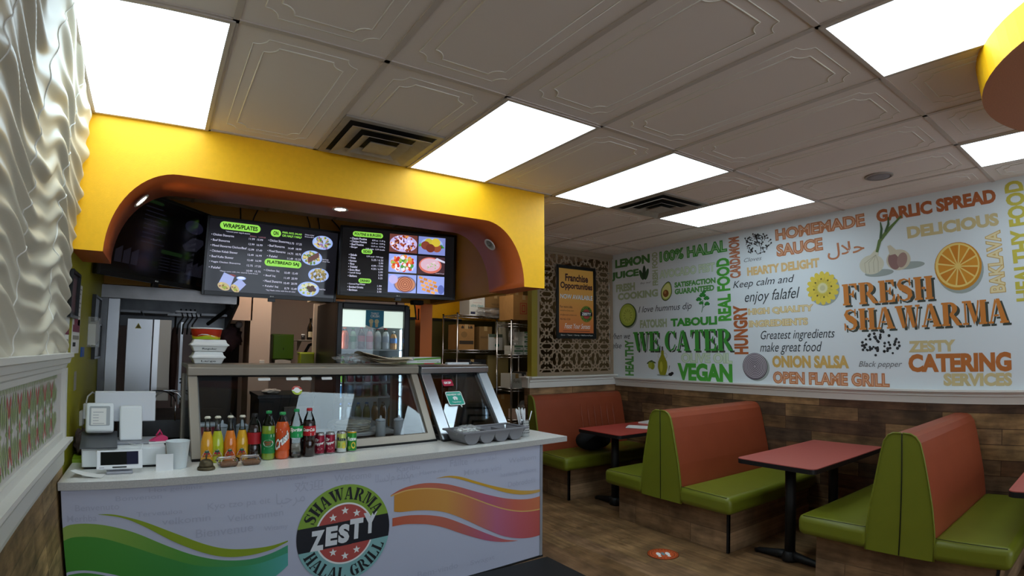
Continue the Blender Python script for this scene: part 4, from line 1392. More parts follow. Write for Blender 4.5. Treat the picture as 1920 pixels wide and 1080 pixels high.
# ------------------------------------------------------------------ display cases
M_case = mat('case_frame', '#9a9184', 0.38, 0.35)
M_caseglass = thin_glass('case_glass', (0.84, 0.87, 0.89), .75)
def case(label, s0, t0, L, run, mf, wpost, rise=.475, cap=.07, depth=.68):
    t = thing('display_case', label, 'display case', CT(s0, t0, ZC), TH, 'glass cases on the counter')
    zt = rise
    def post(x0, x1, name):
        m = MB()
        m.prism([(x0, 0, .0), (x0, .045, .0), (x0, run + .045, zt), (x0, run, zt)], (x1 - x0, 0, 0), mf, bevel=.003)
        m.build(name, t)
        m = MB(); m.box(x0, x1, depth - .04, depth, 0, zt, mf); m.build('rear_post', t)
    post(0, wpost, 'post'); post(L - wpost, L, 'post')
    m = MB()
    ys = .004
    m.prism([(wpost, .002, .012), (wpost, .04, .012), (wpost, .062, .058), (wpost, .03, .058)], (L - 2 * wpost, 0, 0), mf)
    m.box(0, L, -.004, .03, 0, .014, M_matt_black)
    m.build('bottom_rail', t)
    m = MB()
    m.prism([(-.004, run - .012, zt), (-.004, run - .018, zt + cap * .7), (-.004, run + .012, zt + cap), (-.004, depth, zt + cap), (-.004, depth, zt + cap - .02), (-.004, run + .05, zt + cap - .03), (-.004, run + .045, zt)], (L + .008, 0, 0), mf, bevel=.004)
    m.build('top_shelf', t)
    m = MB()
    dz = .004
    m.prism([(wpost + .012, .028 + .02, .06), (wpost + .012, .034 + .02, .06), (wpost + .012, run + .024, zt - .01), (wpost + .012, run + .018, zt - .01)], (L - 2 * wpost - .024, 0, 0), M_caseglass)
    m.build('glass_front', t)
    m = MB()
    for x in (wpost - .004, L - wpost - .012):
        m.prism([(x, .045, .03), (x, run + .045, zt - .01), (x, run + .055, zt - .01), (x, .058, .03)], (.014, 0, 0), mat('grey_gasket', '#a3a19c', 0.5))
        m.prism([(x, .060, .03), (x, run + .057, zt - .01), (x, run + .08, zt - .01), (x, .085, .03)], (.014, 0, 0), M_matt_black)
    m.box(wpost, L - wpost, run + .03, run + .045, zt - .012, zt, M_matt_black)
    m.build('gasket', t)
    for x in (.012, L - .016):
        m = MB(); m.prism([(x, .05, .0), (x, run + .05, zt), (x, depth - .04, zt), (x, depth - .04, 0)], (.004, 0, 0), M_caseglass); m.build('glass_side', t)
    m = MB(); m.box(.01, L - .01, .05, depth - .04, .0, .028, M_steel_dk); 
    for k in range(int(L / .2)):
        m.box(.06 + .2 * k, .22 + .2 * k, .12, depth - .12, .0285, .032, M_matt_black)
    m.build('deck', t)
    return t
case1 = case('long glass display case with a taupe frame standing on the counter behind the soda bottles', .187, .385, 1.613, .315, M_case, .055)
case2 = case('short steel glass display case with red and teal stickers at the counter end', 1.822, .33, .625, .35, M_steel, .085, cap=.065)
# paper tags and stickers on the panes
def on_glass(x, z, run=.315, zt=.475, y_off=.046):
    k = (z - .06) / (zt - .07)
    return (x, .048 + k * (run - .03) - .004, z)
SLOPE = Vector((0, .315 - .03, .415)).normalized()
def pane_art(mb, x, z, run=.315):
    O = on_glass(x, z, run)
    V = Vector((0, run - .03, .405)).normalized()
    return Art(mb, O, (1, 0, 0), V)
for x0, x1 in ((.43, .51), (.615, .695), (.715, .79), (.86, .935)):
    m = MB(); A = pane_art(m, 0, .44); A.rect(x0, 0, x1, .022, M_paper, 1, r=.006); m.build('paper_tag', case1)
m = MB(); A = pane_art(m, .675, .375)
A.ell(0, 0, .035, .035, mat('sticker_lime', '#a9bd3a', 0.5), 1); A.ell(0, .0, .035, .035, mat('sticker_red', '#b93a30', 0.5), 2, 24, 0, 0, 180); A.ell(0, 0, .034, .008, M_wht_ink, 2); A.ell(0, 0, .021, .021, M_wht_ink, 3)
A.text('ORDER ONLINE', -.022, .022, .022, .028, M_wht_ink, 3)
m.build('round_sticker', case1)
m = MB(); A = pane_art(m, .205, .375, .35)
sk = mat('sticker_crimson', '#b3203f', 0.45)
A.rect(-.035, 0, .06, .062, sk, 1, r=.01); A.text('SKIP', -.022, .02, .046, .042, M_wht_ink, 2, off=.05)
m.build('red_sticker', case2)
m = MB(); A = pane_art(m, .215, .235, .35)
A.poly([(.035, .01), (.06, .01), (.05, -.025)], M_wht_ink, 1); A.rect(-.055, 0, .09, .125, M_wht_ink, 1, r=.015); A.rect(-.049, .006, .084, .119, mat('sticker_teal', '#2aa58f', 0.45), 2, r=.012); A.poly([(.04, .012), (.055, .012), (.049, -.016)], mat('sticker_teal', '#2aa58f', 0.45), 2)
A.text('REVIEW US', -.042, .088, .077, .105, M_wht_ink, 3, off=.03); A.ell(.018, .06, .022, .02, M_wht_ink, 3, 20, 0, 0, 180); A.ell(.008, .055, .008, .01, M_wht_ink, 4); A.ell(.028, .055, .008, .01, M_wht_ink, 4); A.text('Tripadvisor', -.02, .02, .06, .034, M_wht_ink, 3, off=.02)
m.build('teal_sticker', case2)

# ------------------------------------------------------------------ bottles and cans
class CylArt(Art):
    def __init__(self, mb, R, off=.0012):
        self.mb, self.R, self.off = mb, R, off
    def at(self, x, y, layer=0):
        r = self.R + self.off + .0003 * layer
        a = x / self.R
        return Vector((r * sin(a), -r * cos(a), y))
    def wrap(self, x0, y0, x1, y1, m, layer=0, n=20):
        vs_, fs = [], []
        for k in range(n + 1):
            x = x0 + (x1 - x0) * k / n
            vs_ += [self.at(x, y0, layer), self.at(x, y1, layer)]
        for k in range(n):
            fs.append((2 * k, 2 * k + 2, 2 * k + 3, 2 * k + 1))
        self.mb.faces(vs_, fs, m, True)
PET = [(.0, .012), (.72, .0), (.93, .02), (1, .055), (1, .30), (.94, .335), (1, .37), (1, .60), (.985, .66), (.90, .725), (.72, .80), (.50, .875), (.39, .91), (.37, .925), (.45, .93), (.45, .94), (.37, .945), (.37, .985)]
GLS = [(.0, .012), (.88, .0), (1, .02), (1, .36), (.95, .45), (.78, .57), (.58, .67), (.46, .74), (.40, .84), (.38, .945), (.44, .95), (.44, .97), (.40, .98)]
M_bot = thin_glass('bottle_clear', (0.93, 0.96, 0.95), 1.3, .02)
def liquid(c):
    return mat('drink_' + c[1:], c, 0.12, spec=0.7, coat=0.6)
def bottle(name, label, cat, loc, h, r, drink, capc, fill=.78, prof=PET, lab=None, group=None, rz=None, lod=0, shell=None):
    t = thing(name, label, cat, loc, face_cam(loc) if rz is None else rz, group)
    seg = 24 if lod == 0 else 14
    sh = shell or M_bot
    P_ = [(a * r, b * h) for a, b in prof]
    lv = fill * h
    body, ms = [], []
    prev = None
    for q in P_:
        if prev and prev[1] < lv < q[1]:
            k = (lv - prev[1]) / (q[1] - prev[1])
            body.append((prev[0] + (q[0] - prev[0]) * k, lv))
        body.append(q); prev = q
    ms = [liquid(drink) if body[i + 1][1] <= lv + 1e-6 and drink else sh for i in range(len(body) - 1)]
    m = MB(); m.lathe(body, M_bot, seg, mats=ms)
    rl = [a for a, b_ in body if abs(b_ - lv) < 1e-6]
    if drink and rl: m.lathe([(0, lv), (rl[0] * .985, lv)], liquid(drink), seg)
    m.build('bottle_body', t)
    cm = mat('cap_' + capc[1:], capc, 0.4)
    m = MB()
    if prof is PET: m.lathe([(.0, .945 * h), (.43 * r, .945 * h), (.44 * r, .955 * h), (.43 * r, .995 * h), (.38 * r, h), (0, h)], cm, seg)
    else: m.lathe([(.46 * r, .955 * h), (.50 * r, .96 * h), (.45 * r, .985 * h), (.36 * r, h), (0, h)], cm, seg)
    m.build('cap', t)
    if lab:
        m = MB(); lab(CylArt(m, r), h, r); m.build('label', t)
    return t
def lab_fruit(side):
    def f(A, h, r):
        w = r * .85
        A.poly([(-w, .135 * h), (w, .135 * h), (w * .75, .20 * h), (w * .35, .27 * h), (0, .29 * h), (-w * .35, .27 * h), (-w * .75, .20 * h)], mat('label_white', '#e8e6dc', 0.5), 1)
        A.poly([(-w * .5, .20 * h), (0, .185 * h), (w * .5, .20 * h), (w * .35, .275 * h), (0, .30 * h), (-w * .35, .275 * h)], mat('label_bottle_green', '#16503a', 0.5), 2)
        A.ell(-w * .3, .215 * h, w * .25, .022 * h, mat('label_red', '#b3202a', 0.5), 3); A.ell(w * .3, .215 * h, w * .25, .022 * h, mat('label_red', '#b3202a', 0.5), 3)
        A.text('Jarritos', -w * .85, .142 * h, w * .85, .185 * h, mat('label_red', '#b3202a', 0.5), 3, off=.03)
    return f
def lab_band(col, z0, z1, txt, tcol='#f0f0ee', tz=None, shear=0, tw=.95, extra=None, off=.04):
    def f(A, h, r):
        A.wrap(-r * 2.6, z0 * h, r * 2.6, z1 * h, mat('label_' + col[1:], col, 0.45), 0, 28)
        if txt:
            zz = tz or (z0 + .3 * (z1 - z0), z1 - .3 * (z1 - z0))
            A.text(txt, -r * tw, zz[0] * h, r * tw, zz[1] * h, mat('label_' + tcol[1:], tcol, 0.45), 2, off=off, shear=shear)
        if extra: extra(A, h, r)
    return f
def P2(s, t): return CT(s, t, ZC)
GB = 'glass soda bottles on the counter'
S_ = [.262, .318, .388, .455]
for k, (drink, lb) in enumerate((('#e0a01c', 'golden yellow glass soda bottle, first at the left behind the desk bell'), ('#b4bf24', 'lime green glass soda bottle, second in the row of bottles'),
                                 ('#df7a1e', 'orange glass soda bottle between the lime and the yellow one'), ('#dba61a', 'yellow glass soda bottle next to the dark cola with the black cap'))):
    bottle('glass_soda_bottle', lb, 'soda bottle', P2(S_[k], .335), .262, .0355, drink, '#d9d4c2', .68, GLS, lab_fruit(k), GB)
PB = 'plastic soda bottles on the counter'
def ex_crush(A, h, r):
    A.text('Crush', -r * 1.0, .30 * h, r * 1.0, .52 * h, M_ink, 2, off=.10, fn=lambda X, Y, ly: A.at(X, Y + X * .9, ly)); A.text('Crush', -r * 1.0, .30 * h, r * 1.0, .52 * h, M_wht_ink, 3, off=.04, fn=lambda X, Y, ly: A.at(X, Y + X * .9, ly))
    A.rect(-r * .9, .58 * h, -r * .0, .61 * h, M_wht_ink, 2); A.rect(-r * .9, .625 * h, -r * .2, .65 * h, M_wht_ink, 2)
def ex_dry(A, h, r):
    A.ell(0, .35 * h, r * .78, .072 * h, M_wht_ink, 2); A.text('CANADA', -r * .66, .355 * h, r * .66, .392 * h, mat('label_red', '#b3202a', 0.5), 3, off=.03); A.text('DRY', -r * .4, .305 * h, r * .4, .345 * h, mat('label_red', '#b3202a', 0.5), 3, off=.03)
    A.rect(r * .35, .47 * h, r * .95, .525 * h, M_wht_ink, 2); A.rect(-r * .6, .235 * h, r * .6, .242 * h, M_wht_ink, 2)
def ex_tag(A, h, r):
    A.rect(r * .25, .44 * h, r * 1.0, .50 * h, M_wht_ink, 2)
bottle('plastic_soda_bottle', 'plastic cola bottle with a black cap and a plain red label', 'soda bottle', P2(.522, .33), .270, .0385, '#1c0a08', '#171416', .76, PET, lab_band('#a5121d', .35, .60, ''), PB)
bottle('plastic_soda_bottle', 'green plastic ginger ale bottle with a green cap', 'soda bottle', P2(.598, .30), .285, .0375, '#7f9a2c', '#128a4a', .70, PET, lab_band('#0f7a3c', .14, .54, '', extra=ex_dry), PB, shell=thin_glass('bottle_green', (.25, .6, .3), 1.2))
bottle('plastic_soda_bottle', 'orange soda plastic bottle with a slanted white word and a green cap', 'soda bottle', P2(.678, .295), .275, .042, '#cf5218', '#2a9a50', .80, PET, lab_band('#cf4c14', .20, .68, '', extra=ex_crush), PB)
bottle('plastic_soda_bottle', 'clear lemon lime soda plastic bottle with a green label and green cap', 'soda bottle', P2(.760, .292), .290, .0395, None, '#128a4a', .7, PET, lab_band('#12964e', .42, .66, 'Sprite', tz=(.53, .625), shear=.25, extra=ex_tag), PB)
bottle('plastic_soda_bottle', 'plastic cola bottle with a red cap and a red script label', 'soda bottle', P2(.840, .295), .292, .0395, '#1a0907', '#b0141e', .74, PET, lab_band('#b5131f', .44, .64, 'Coca\u2011Cola', tz=(.53, .60), shear=.35, extra=ex_tag), PB)
CAN = [(.0, .012), (.70, .0), (.80, .01), (1, .06), (1, .90), (.86, .955), (.84, .99), (.87, 1.0), (.82, 1.0), (.78, .975), (.0, .975)]
def can(label, s, tt, h, r, col, art, topc=None):
    p = P2(s, tt)
    t = thing('drink_can', label, 'can', p, face_cam(p), 'drink cans on the counter')
    m = MB(); cm = mat('can_' + col[1:], col, 0.28, 0.35); al = mat('aluminium', '#c8cacc', 0.25, 1.0)
    m.lathe([(a * r, z * h) for a, z in CAN], cm, 28, mats=[al, al, al, cm, topc or al, al, al, al, al, al]); m.build('can_body', t)
    m = MB(); m.box(-.006, .006, -.013, .013, .978 * h, .985 * h, al, .002); m.build('pull_tab', t)
    m = MB(); art(CylArt(m, r, .0008), h, r); m.build('can_print', t)
    return t
def a_pep(A, h, r):
    A.text('Dr', -r * .9, .62 * h, -r * .1, .76 * h, M_wht_ink, 1, off=.03, shear=.3); A.text('Pepper', -r * .95, .42 * h, r * .95, .60 * h, M_wht_ink, 1, off=.03, shear=.3, fn=lambda X, Y, ly: A.at(X, Y + X * .18, ly)); A.ell(r * .1, .28 * h, r * .5, .05 * h, mat('can_print_pink', '#d9808a', 0.4), 1); A.text('23', -r * .15, .25 * h, r * .35, .31 * h, M_ink, 2)
    A.rect(-r * .5, .10 * h, r * .5, .13 * h, mat('can_print_pink', '#d9808a', 0.4), 1)
def a_fuze(A, h, r):
    A.text('fuze', -r * .9, .56 * h, r * 1.0, .74 * h, mat('can_print_navy', '#1a2a4a', 0.4), 2, off=.04); A.ell(r * .55, .34 * h, r * .35, .16 * h, mat('can_print_lemon', '#d9c23a', 0.4), 1); A.ell(-r * .5, .38 * h, r * .3, .12 * h, mat('can_print_leaf', '#7da63a', 0.4), 1); A.wrap(-r * 2.9, .04 * h, r * 2.9, .22 * h, mat('can_print_silver', '#c2c8c4', 0.35), 0)
def a_fuze2(A, h, r):
    A.text('fuze', -r * .95, .54 * h, r * .95, .72 * h, M_wht_ink, 2, off=.04); A.ell(r * .35, .32 * h, r * .45, .16 * h, mat('can_print_lemon', '#d9c23a', 0.4), 1); A.ell(-r * .5, .2 * h, r * .3, .08 * h, mat('can_print_leaf', '#7da63a', 0.4), 1)
can('dark red soda can, the left one of two, beside the red capped cola', .918, .325, .132, .0305, '#8c1430', a_pep)
can('dark red soda can, the right one of two, beside the pale iced tea can', .986, .325, .132, .0305, '#8c1430', a_pep)
can('pale silver and lime iced tea can between the dark red and the green can', 1.060, .325, .133, .0305, '#b8c46a', a_fuze)
can('green iced tea can with a yellow top, last in the row', 1.130, .325, .133, .0305, '#2f8a34', a_fuze2, mat('can_gold', '#d9a520', 0.3, 0.5))

# ------------------------------------------------------------------ things at the front edge
p = CT(.233, .150, ZC)
t = thing('desk_bell', 'tarnished desk bell at the counter edge before the glass soda bottles', 'bell', p, 0)
M_brass = mat('tarnished_brass', '#5b513c', 0.5, 0.7, var=.2, vscale=30)
m = MB(); m.lathe([(.0, 0), (.046, 0), (.047, .006), (.044, .014), (.038, .017)], M_brass, 32); m.build('base', t)
m = MB(); m.lathe([(.038, .018), (.036, .030), (.031, .044), (.022, .052), (.008, .056), (0, .057)], M_brass, 32); m.build('dome', t)
m = MB(); m.cyl((0, 0, .055), (0, 0, .070), .004, M_brass, 10); m.blob((0, 0, .072), (.007, .007, .004), M_brass); m.build('button', t)
def tub(label, s, tt, rz):
    t = thing('snack_tub', label, 'snack tub', CT(s, tt, ZC), TH + rz, 'clear snack tubs')
    m = MB()
    def rr_(w, d, z, r=.018):
        o = []
        for cx, cy_, a0 in ((w - r, -d + r, -90), (w - r, d - r, 0), (-w + r, d - r, 90), (-w + r, -d + r, 180)):
            for k in range(6):
                a = radians(a0 + 18 * k); o.append((cx + r * cos(a), cy_ + r * sin(a), z))
        return o
    def loft(rings, mm, cap0=True, cap1=False):
        n = len(rings[0]); allv = [v for r in rings for v in r]
        fs = [(i * n + k, i * n + (k + 1) % n, (i + 1) * n + (k + 1) % n, (i + 1) * n + k) for i in range(len(rings) - 1) for k in range(n)]
        if cap0: fs.append(tuple(range(n))[::-1])
        if cap1: fs.append(tuple(range((len(rings) - 1) * n, len(rings) * n)))
        m.faces(allv, fs, mm, True)
    loft([rr_(.044, .036, .001), rr_(.049, .041, .012), rr_(.055, .047, .030), rr_(.060, .052, .031)], M_clear); m.build('tub_base', t)
    m = MB(); 
    loft([rr_(.060, .052, .032), rr_(.056, .048, .034), rr_(.052, .044, .048), rr_(.048, .040, .050)], M_clear, False, True); m.build('lid', t)
    m = MB(); loft([rr_(.042, .034, .002), rr_(.046, .038, .012), rr_(.044, .036, .022), rr_(.030, .024, .027)], mat('sesame_snack', '#9a6a48', 0.7, var=.5, vscale=220, bump=.6, bscale=260), True, True); m.build('contents', t)
tub('clear tub of sesame snacks beside the desk bell', .352, .195, .1)
tub('clear tub of sesame snacks before the dark cola bottle, the second from the bell', .478, .200, .0)

# cutlery tray, bag of sachets, straw cup
M_tray = mat('grey_tray', '#7c7b80', 0.5)
t = thing('cutlery_tray', 'grey four-compartment cutlery tray at the end of the counter', 'cutlery tray', CT(1.825, .075, ZC), TH)
Lr, Dr, Hr = .575, .272, .095
m = MB()
nseg = 16
def under(x):
    k = (x - .03) / ((Lr - .06) / 4)
    f = (k % 1.0) * 2 - 1
    return .002 + .05 * (abs(f) ** 3.2)
N = 96
xs = [.03 + (Lr - .06) * k / N for k in range(N + 1)]
rim0, rim1 = [], []
for y0, y1 in ((.03, .05),):
    pass
front_b = [(x, .030, under(x)) for x in xs]; front_t = [(x, .012, Hr - .012) for x in xs]
back_b = [(x, Dr - .030, under(x)) for x in xs]; back_t = [(x, Dr - .012, Hr - .012) for x in xs]
for A0, B0 in ((front_b, front_t), (back_t, back_b), (back_b, front_b)):
    vs_ = A0 + B0
    m.faces(vs_, [(k, k + 1, N + 2 + k, N + 1 + k) for k in range(N)], M_tray, True)
for x, xt in ((xs[0], .012), (xs[-1], Lr - .012)):
    m.faces([(x, .03, under(x)), (x, Dr - .03, under(x)), (xt, Dr - .012, Hr - .012), (xt, .012, Hr - .012)], [(0, 1, 2, 3)], M_tray)
m.build('body', t)
m = MB()
for a in ((-.004, Lr + .004, -.004, .014), (-.004, Lr + .004, Dr - .014, Dr + .004), (-.004, .014, .014, Dr - .014), (Lr - .014, Lr + .004, .014, Dr - .014)):
    m.box(*a, Hr - .014, Hr, M_tray, .004)
m.build('rim', t)
m = MB()
for k in range(1, 4):
    x = .03 + (Lr - .06) / 4 * k
    m.box(x - .003, x + .003, .02, Dr - .02, .045, Hr - .02, M_tray)
m.build('divider', t)
p = CT(1.93, .19, ZC + .06)
t = thing('plastic_bag', 'crumpled clear bag of sachets lying in the grey cutlery tray', 'plastic bag', p, TH)
m = MB(); rr = random.Random(5)
M_film = film_mat('cling_film')
def crumple(mb, rx, ry, rz_, mm, seed, nu=26, nv=12):
    r_2 = random.Random(seed); ph = [r_2.uniform(0, 6.28) for _ in range(8)]
    def fn(u, v):
        a, b_ = 2 * pi * u, pi * v
        k = 1 + .16 * sin(5 * a + ph[0] + 3 * sin(4 * b_ + ph[1])) + .12 * sin(9 * a + ph[2] - 5 * b_) + .10 * sin(7 * b_ + ph[3] + 2 * a)
        return (rx * k * sin(b_) * cos(a), ry * k * sin(b_) * sin(a), rz_ * (k * -cos(b_)) + rz_)
    mb.grid(fn, nu, nv, mm)
crumple(m, .10, .075, .032, M_film, 4); m.build('film', t)
m = MB()
for k in range(26):
    x, y = rr.uniform(-.07, .07), rr.uniform(-.045, .045)
    m.box(-.016, .016, -.010, .010, 0, .004, M_paper, M=Matrix.Translation((x, y, .012 + rr.random() * .03)) @ Matrix.Rotation(rr.uniform(0, 3), 4, 'Z') @ Matrix.Rotation(rr.uniform(-.6, .6), 4, 'X'))
m.build('sachets', t)
p = CT(2.463, .205, ZC)
t = thing('straw_cup', 'perforated steel cup of paper wrapped straws at the counter end', 'straw cup', p, TH)
m = MB(); m.lathe([(.0, .001), (.040, .0), (.042, .003), (.043, .122), (.045, .125), (.041, .124), (.040, .004), (0, .004)], mat('cup_steel', '#b9bbbd', 0.25, 1.0), 36)
for ring in range(5):
    for k in range(22):
        a = 2 * pi * (k + .5 * (ring % 2)) / 22
        A2 = CylArt(m, .0432, .0004); A2.ell(a * .0432, .03 + .018 * ring, .0026, .0036, M_matt_black, 1, 8)
m.build('cup', t)
rr = random.Random(9)
for k in range(15):
    a, d = rr.uniform(0, 6.28), rr.uniform(.004, .026)
    lean = Vector((rr.uniform(-.055, -.02), rr.uniform(-.03, .03), .205 + rr.uniform(-.01, .012)))
    if k == 14: lean = Vector((.045, -.02, .185)); a, d = 0, .015
    b = MB(); q = Vector((d * cos(a), d * sin(a), .006))
    b.cyl(q, q + lean, .0042, mat('straw_paper', '#dfe0e2', 0.7), 8)
    w = b.build('straw', None, p, TH)
    tag(w, 'white paper wrapped straw leaning left in the perforated steel cup' if k < 14 else 'lone white straw leaning right in the perforated steel cup', 'straw', 'wrapped straws in the steel cup')
# ================================================================== TILL AREA (left end of the counter)
M_off = mat('off_white_plastic', '#e3e7e8', 0.4)
M_grey = mat('grey_plastic', '#8f9198', 0.4)
t = thing('cash_drawer', 'white cash drawer under the till, behind the small customer display', 'cash drawer', CT(-.385, .31, ZC), TH)
m = MB(); m.box(0, .425, .0, .40, .012, .108, M_off, .003); m.box(.01, .415, .01, .39, 0, .012, M_matt_black); m.build('body', t)
m = MB(); m.box(.004, .421, -.005, .0, .018, .102, M_off, .002); m.build('drawer_front', t)
# dark slab of a card terminal stand with the white terminal leaning on it
t = thing('payment_terminal', 'white payment terminal holding a paper slip, on a dark stand left on the cash drawer', 'payment terminal', CT(-.385, .325, ZC + .109), TH)
m = MB(); m.prism([(-.01, -.03, .0), (-.01, .25, .0), (-.01, .25, .055), (-.01, -.03, .008)], (.19, 0, 0), mat('dark_grey_plastic', '#4c4e52', 0.35), bevel=.002); m.build('stand', t)
m = MB()
R = Matrix.Translation((.085, .20, .135)) @ Matrix.Rotation(radians(-22), 4, 'X')
m.box(-.075, .075, -.02, .02, -.085, .085, M_off, .016, 4, M=R)
m.build('body', t)
m = MB(); A = Art(m, R @ Vector((0, -.02, 0)), (1, 0, 0), R.to_3x3() @ Vector((0, 0, 1)))
A.rect(-.055, -.05, .055, .062, mat('terminal_glass', '#a8adb0', 0.2), 1, r=.008); A.rect(-.045, -.045, .035, .05, M_paper, 2); 
for k, w in enumerate((.055, .03, .03, .03, .06)):
    A.rect(-.035, .025 - .016 * k, -.035 + w, .028 - .016 * k, M_grey, 3)
m.build('screen', t)
# big till screen seen from behind on its stand
t = thing('till_monitor', 'large white till monitor seen from behind on a white stand', 'monitor', CT(-.195, .44, ZC + .109), TH)
m = MB(); m.box(-.03, .19, -.03, .17, 0, .012, M_grey, .004); m.build('base', t)
m = MB(); m.prism([(0, .03, .012), (0, .10, .012), (0, .135, .20), (0, .095, .20)], (.122, 0, 0), M_off, bevel=.010); m.build('stand', t)
m = MB(); R = Matrix.Translation((.03, .155, .190)) @ Matrix.Rotation(radians(-14), 4, 'X')
m.box(-.165, .165, -.01, .01, -.085, .085, mat('monitor_back', '#cfd2d8', 0.4), .004, 2, M=R); m.box(-.165, .165, -.012, .012, .080, .088, M_white_pl, .003, 2, M=R)
m.build('screen_back', t)
m = MB(); m.tube([(.05, -.03, .006), (.09, -.07, .004), (.12, -.10, .012), (.115, -.145, .004), (.10, -.16, -.03)], .003, M_white_pl, 6); m.build('cable', t)
# customer display
t = thing('customer_display', 'small white customer display with a dark screen at the counter edge', 'display', CT(-.195, .165, ZC), TH)
m = MB(); m.box(-.065, .065, -.01, .085, 0, .014, mat('silver_grey', '#9b9ca4', 0.35), .005); m.prism([(-.05, .02, .014), (-.05, .07, .014), (-.05, .055, .05), (-.05, .02, .05)], (.10, 0, 0), mat('silver_grey', '#9b9ca4', 0.35)); m.build('stand', t)
m = MB(); R = Matrix.Translation((0, .025, .068)) @ Matrix.Rotation(radians(-26), 4, 'X')
m.box(-.112, .112, -.007, .007, -.050, .050, M_white_pl, .005, 3, M=R); m.build('body', t)
m = MB(); A = Art(m, R @ Vector((0, -.007, 0)), (1, 0, 0), R.to_3x3() @ Vector((0, 0, 1)))
A.rect(-.092, -.028, .092, .040, mat('dark_screen', '#0b1110', 0.08), 1); A.rect(.035, -.028, .092, .040, mat('dark_screen_blue', '#22243a', 0.08), 2)
A.rect(-.035, -.044, .035, -.037, M_black, 1, r=.003); A.rect(-.098, -.043, -.075, -.040, M_grey, 1)
m.build('screen', t)
# curled sheet, card, cup, box, pink handles
m = MB(); m.grid(lambda u, v: (-.06 + .15 * u + .02 * v, -.05 + .10 * v - .02 * u, .002 + .035 * (1 - u) ** 2 * (1 - v * .4)), 14, 6, M_paper)
tag(m.build('curled_receipt', None, CT(-.37, .15, ZC), TH), 'curled white receipt at the left end of the counter', 'receipt')
m = MB(); m.box(-.043, .043, 0, .0018, 0, .088, M_white_pl); m.box(-.043, .043, .002, .03, 0, .003, M_white_pl)
tag(m.build('blank_card', None, CT(.027, .185, ZC), TH - .1), 'blank white card standing before the white cup', 'card')
t = thing('white_cup', 'tall white tapered cup standing by the display case post', 'cup', CT(.098, .25, ZC))
m = MB(); m.lathe([(.0, .002), (.045, .0), (.046, .003), (.062, .143), (.064, .146), (.060, .146), (.044, .006), (0, .006)], mat('white_ceramic', '#d5dde0', 0.35), 36); m.build('cup', t)
m = MB(); m.box(-.055, .055, -.04, .04, 0, .010, mat('box_lid_white', '#dfe0e0', 0.6), .002); m.prism([(-.05, -.02, .010), (.05, -.02, .010), (.05, -.02, .03), (.02, -.02, .045), (-.02, -.02, .028)], (0, .04, 0), mat('pink_card', '#d8386e', 0.5)); m.tube([(-.01, 0, .04), (.01, 0, .07), (.02, 0, .045)], .006, mat('pink_card', '#d8386e', 0.5), 6)
tag(m.build('pink_tissue_pack', None, CT(.01, .45, ZC + .109), TH + .1), 'pink pack on the right end of the white cash drawer', 'pack')
m = MB(); m.box(-.035, .035, -.09, .09, 0, .02, mat('lime_card', '#8fae24', 0.5)); tag(m.build('lime_leaflet', None, CT(-.41, .60, ZC), TH), 'lime green leaflet at the wall end of the counter', 'leaflet')
m = MB(); crumple(m, .05, .12, .075, mat('brown_bag', '#5a4a44', 0.8), 11); tag(m.build('crumpled_bag', None, CT(-.40, .74, ZC), TH), 'crumpled brown bag between the green wall and the payment terminal', 'bag')
# metal kitchen monitor arm shelf behind the till
# ------------------------------------------------------------------ on top of the display cases
ZT1 = ZC + .475 + .07
M_foam = mat('white_foam', '#e7e9e8', 0.55)
def clamshell(label, x, y, z, w, d, txt, rz):
    t = thing('takeout_box', label, 'takeout box', (x, y, z), rz, 'white takeout boxes on the case')
    def loft(mb, rings, c0, c1):
        allv = [v for r in rings for v in r]; n = 4
        fs = [(i * n + k, i * n + (k + 1) % n, (i + 1) * n + (k + 1) % n, (i + 1) * n + k) for i in range(len(rings) - 1) for k in range(n)]
        if c0: fs.append((3, 2, 1, 0))
        if c1: fs.append(tuple(range((len(rings) - 1) * n, len(rings) * n)))
        bv, f = mb.faces(allv, fs, M_foam)
        es = list({e for q in f for e in q.edges})
        rr_ = bmesh.ops.bevel(mb.bm, geom=es, offset=.006, segments=2, profile=.5, affect='EDGES')
        for q in rr_['faces']: q.smooth = True
    R = lambda a, b_, zz: [(-a, -b_, zz), (a, -b_, zz), (a, b_, zz), (-a, b_, zz)]
    m = MB(); loft(m, [R(w * .80, d * .80, 0), R(w * .95, d * .95, .038), R(w * 1.02, d * 1.02, .040), R(w * 1.02, d * 1.02, .044)], True, True)
    k = (w * .95 - w * .8) / .038
    A = Art(m, (0, -d * .80, 0), (1, 0, 0), Vector((0, -(d * .15), .038)).normalized(), base=.002)
    A.text(txt, -.045, .012, .045, .026, M_ink, 1, off=.012)
    m.build('base', t)
    m = MB(); loft(m, [R(w * 1.02, d * 1.02, .0445), R(w * 1.0, d * 1.0, .048), R(w * .90, d * .90, .056), R(w * .84, d * .84, .078)], True, True); m.build('lid', t)
    return t
pX = CT(.318, .86)
clamshell('white foam takeout box marked in black pen, lowest of the stack on the case', pX.x, pX.y, ZT1, .103, .09, 'Large', .05)
clamshell('white foam takeout box with black writing, between the printed bowl and the lower box', pX.x + .006, pX.y - .004, ZT1 + .079, .117, .09, 'Regular', .02)
t = thing('paper_bowl', 'red and lime printed paper bowl on top of the takeout boxes', 'bowl', (pX.x - .012, pX.y, ZT1 + .158))
m = MB()
m.lathe([(.0, .001), (.084, .0), (.098, .066), (.0995, .070)], mat('bowl_red', '#c9361c', 0.4), 40)
A = CylArt(m, .0845)
def bat(x, y, ly=0):
    r = .0845 + y * (.098 - .084) / .066 + .0006 + .0003 * ly
    return Vector((r * sin(x / .0845), -r * cos(x / .0845), y))
A.at = bat
n = 60
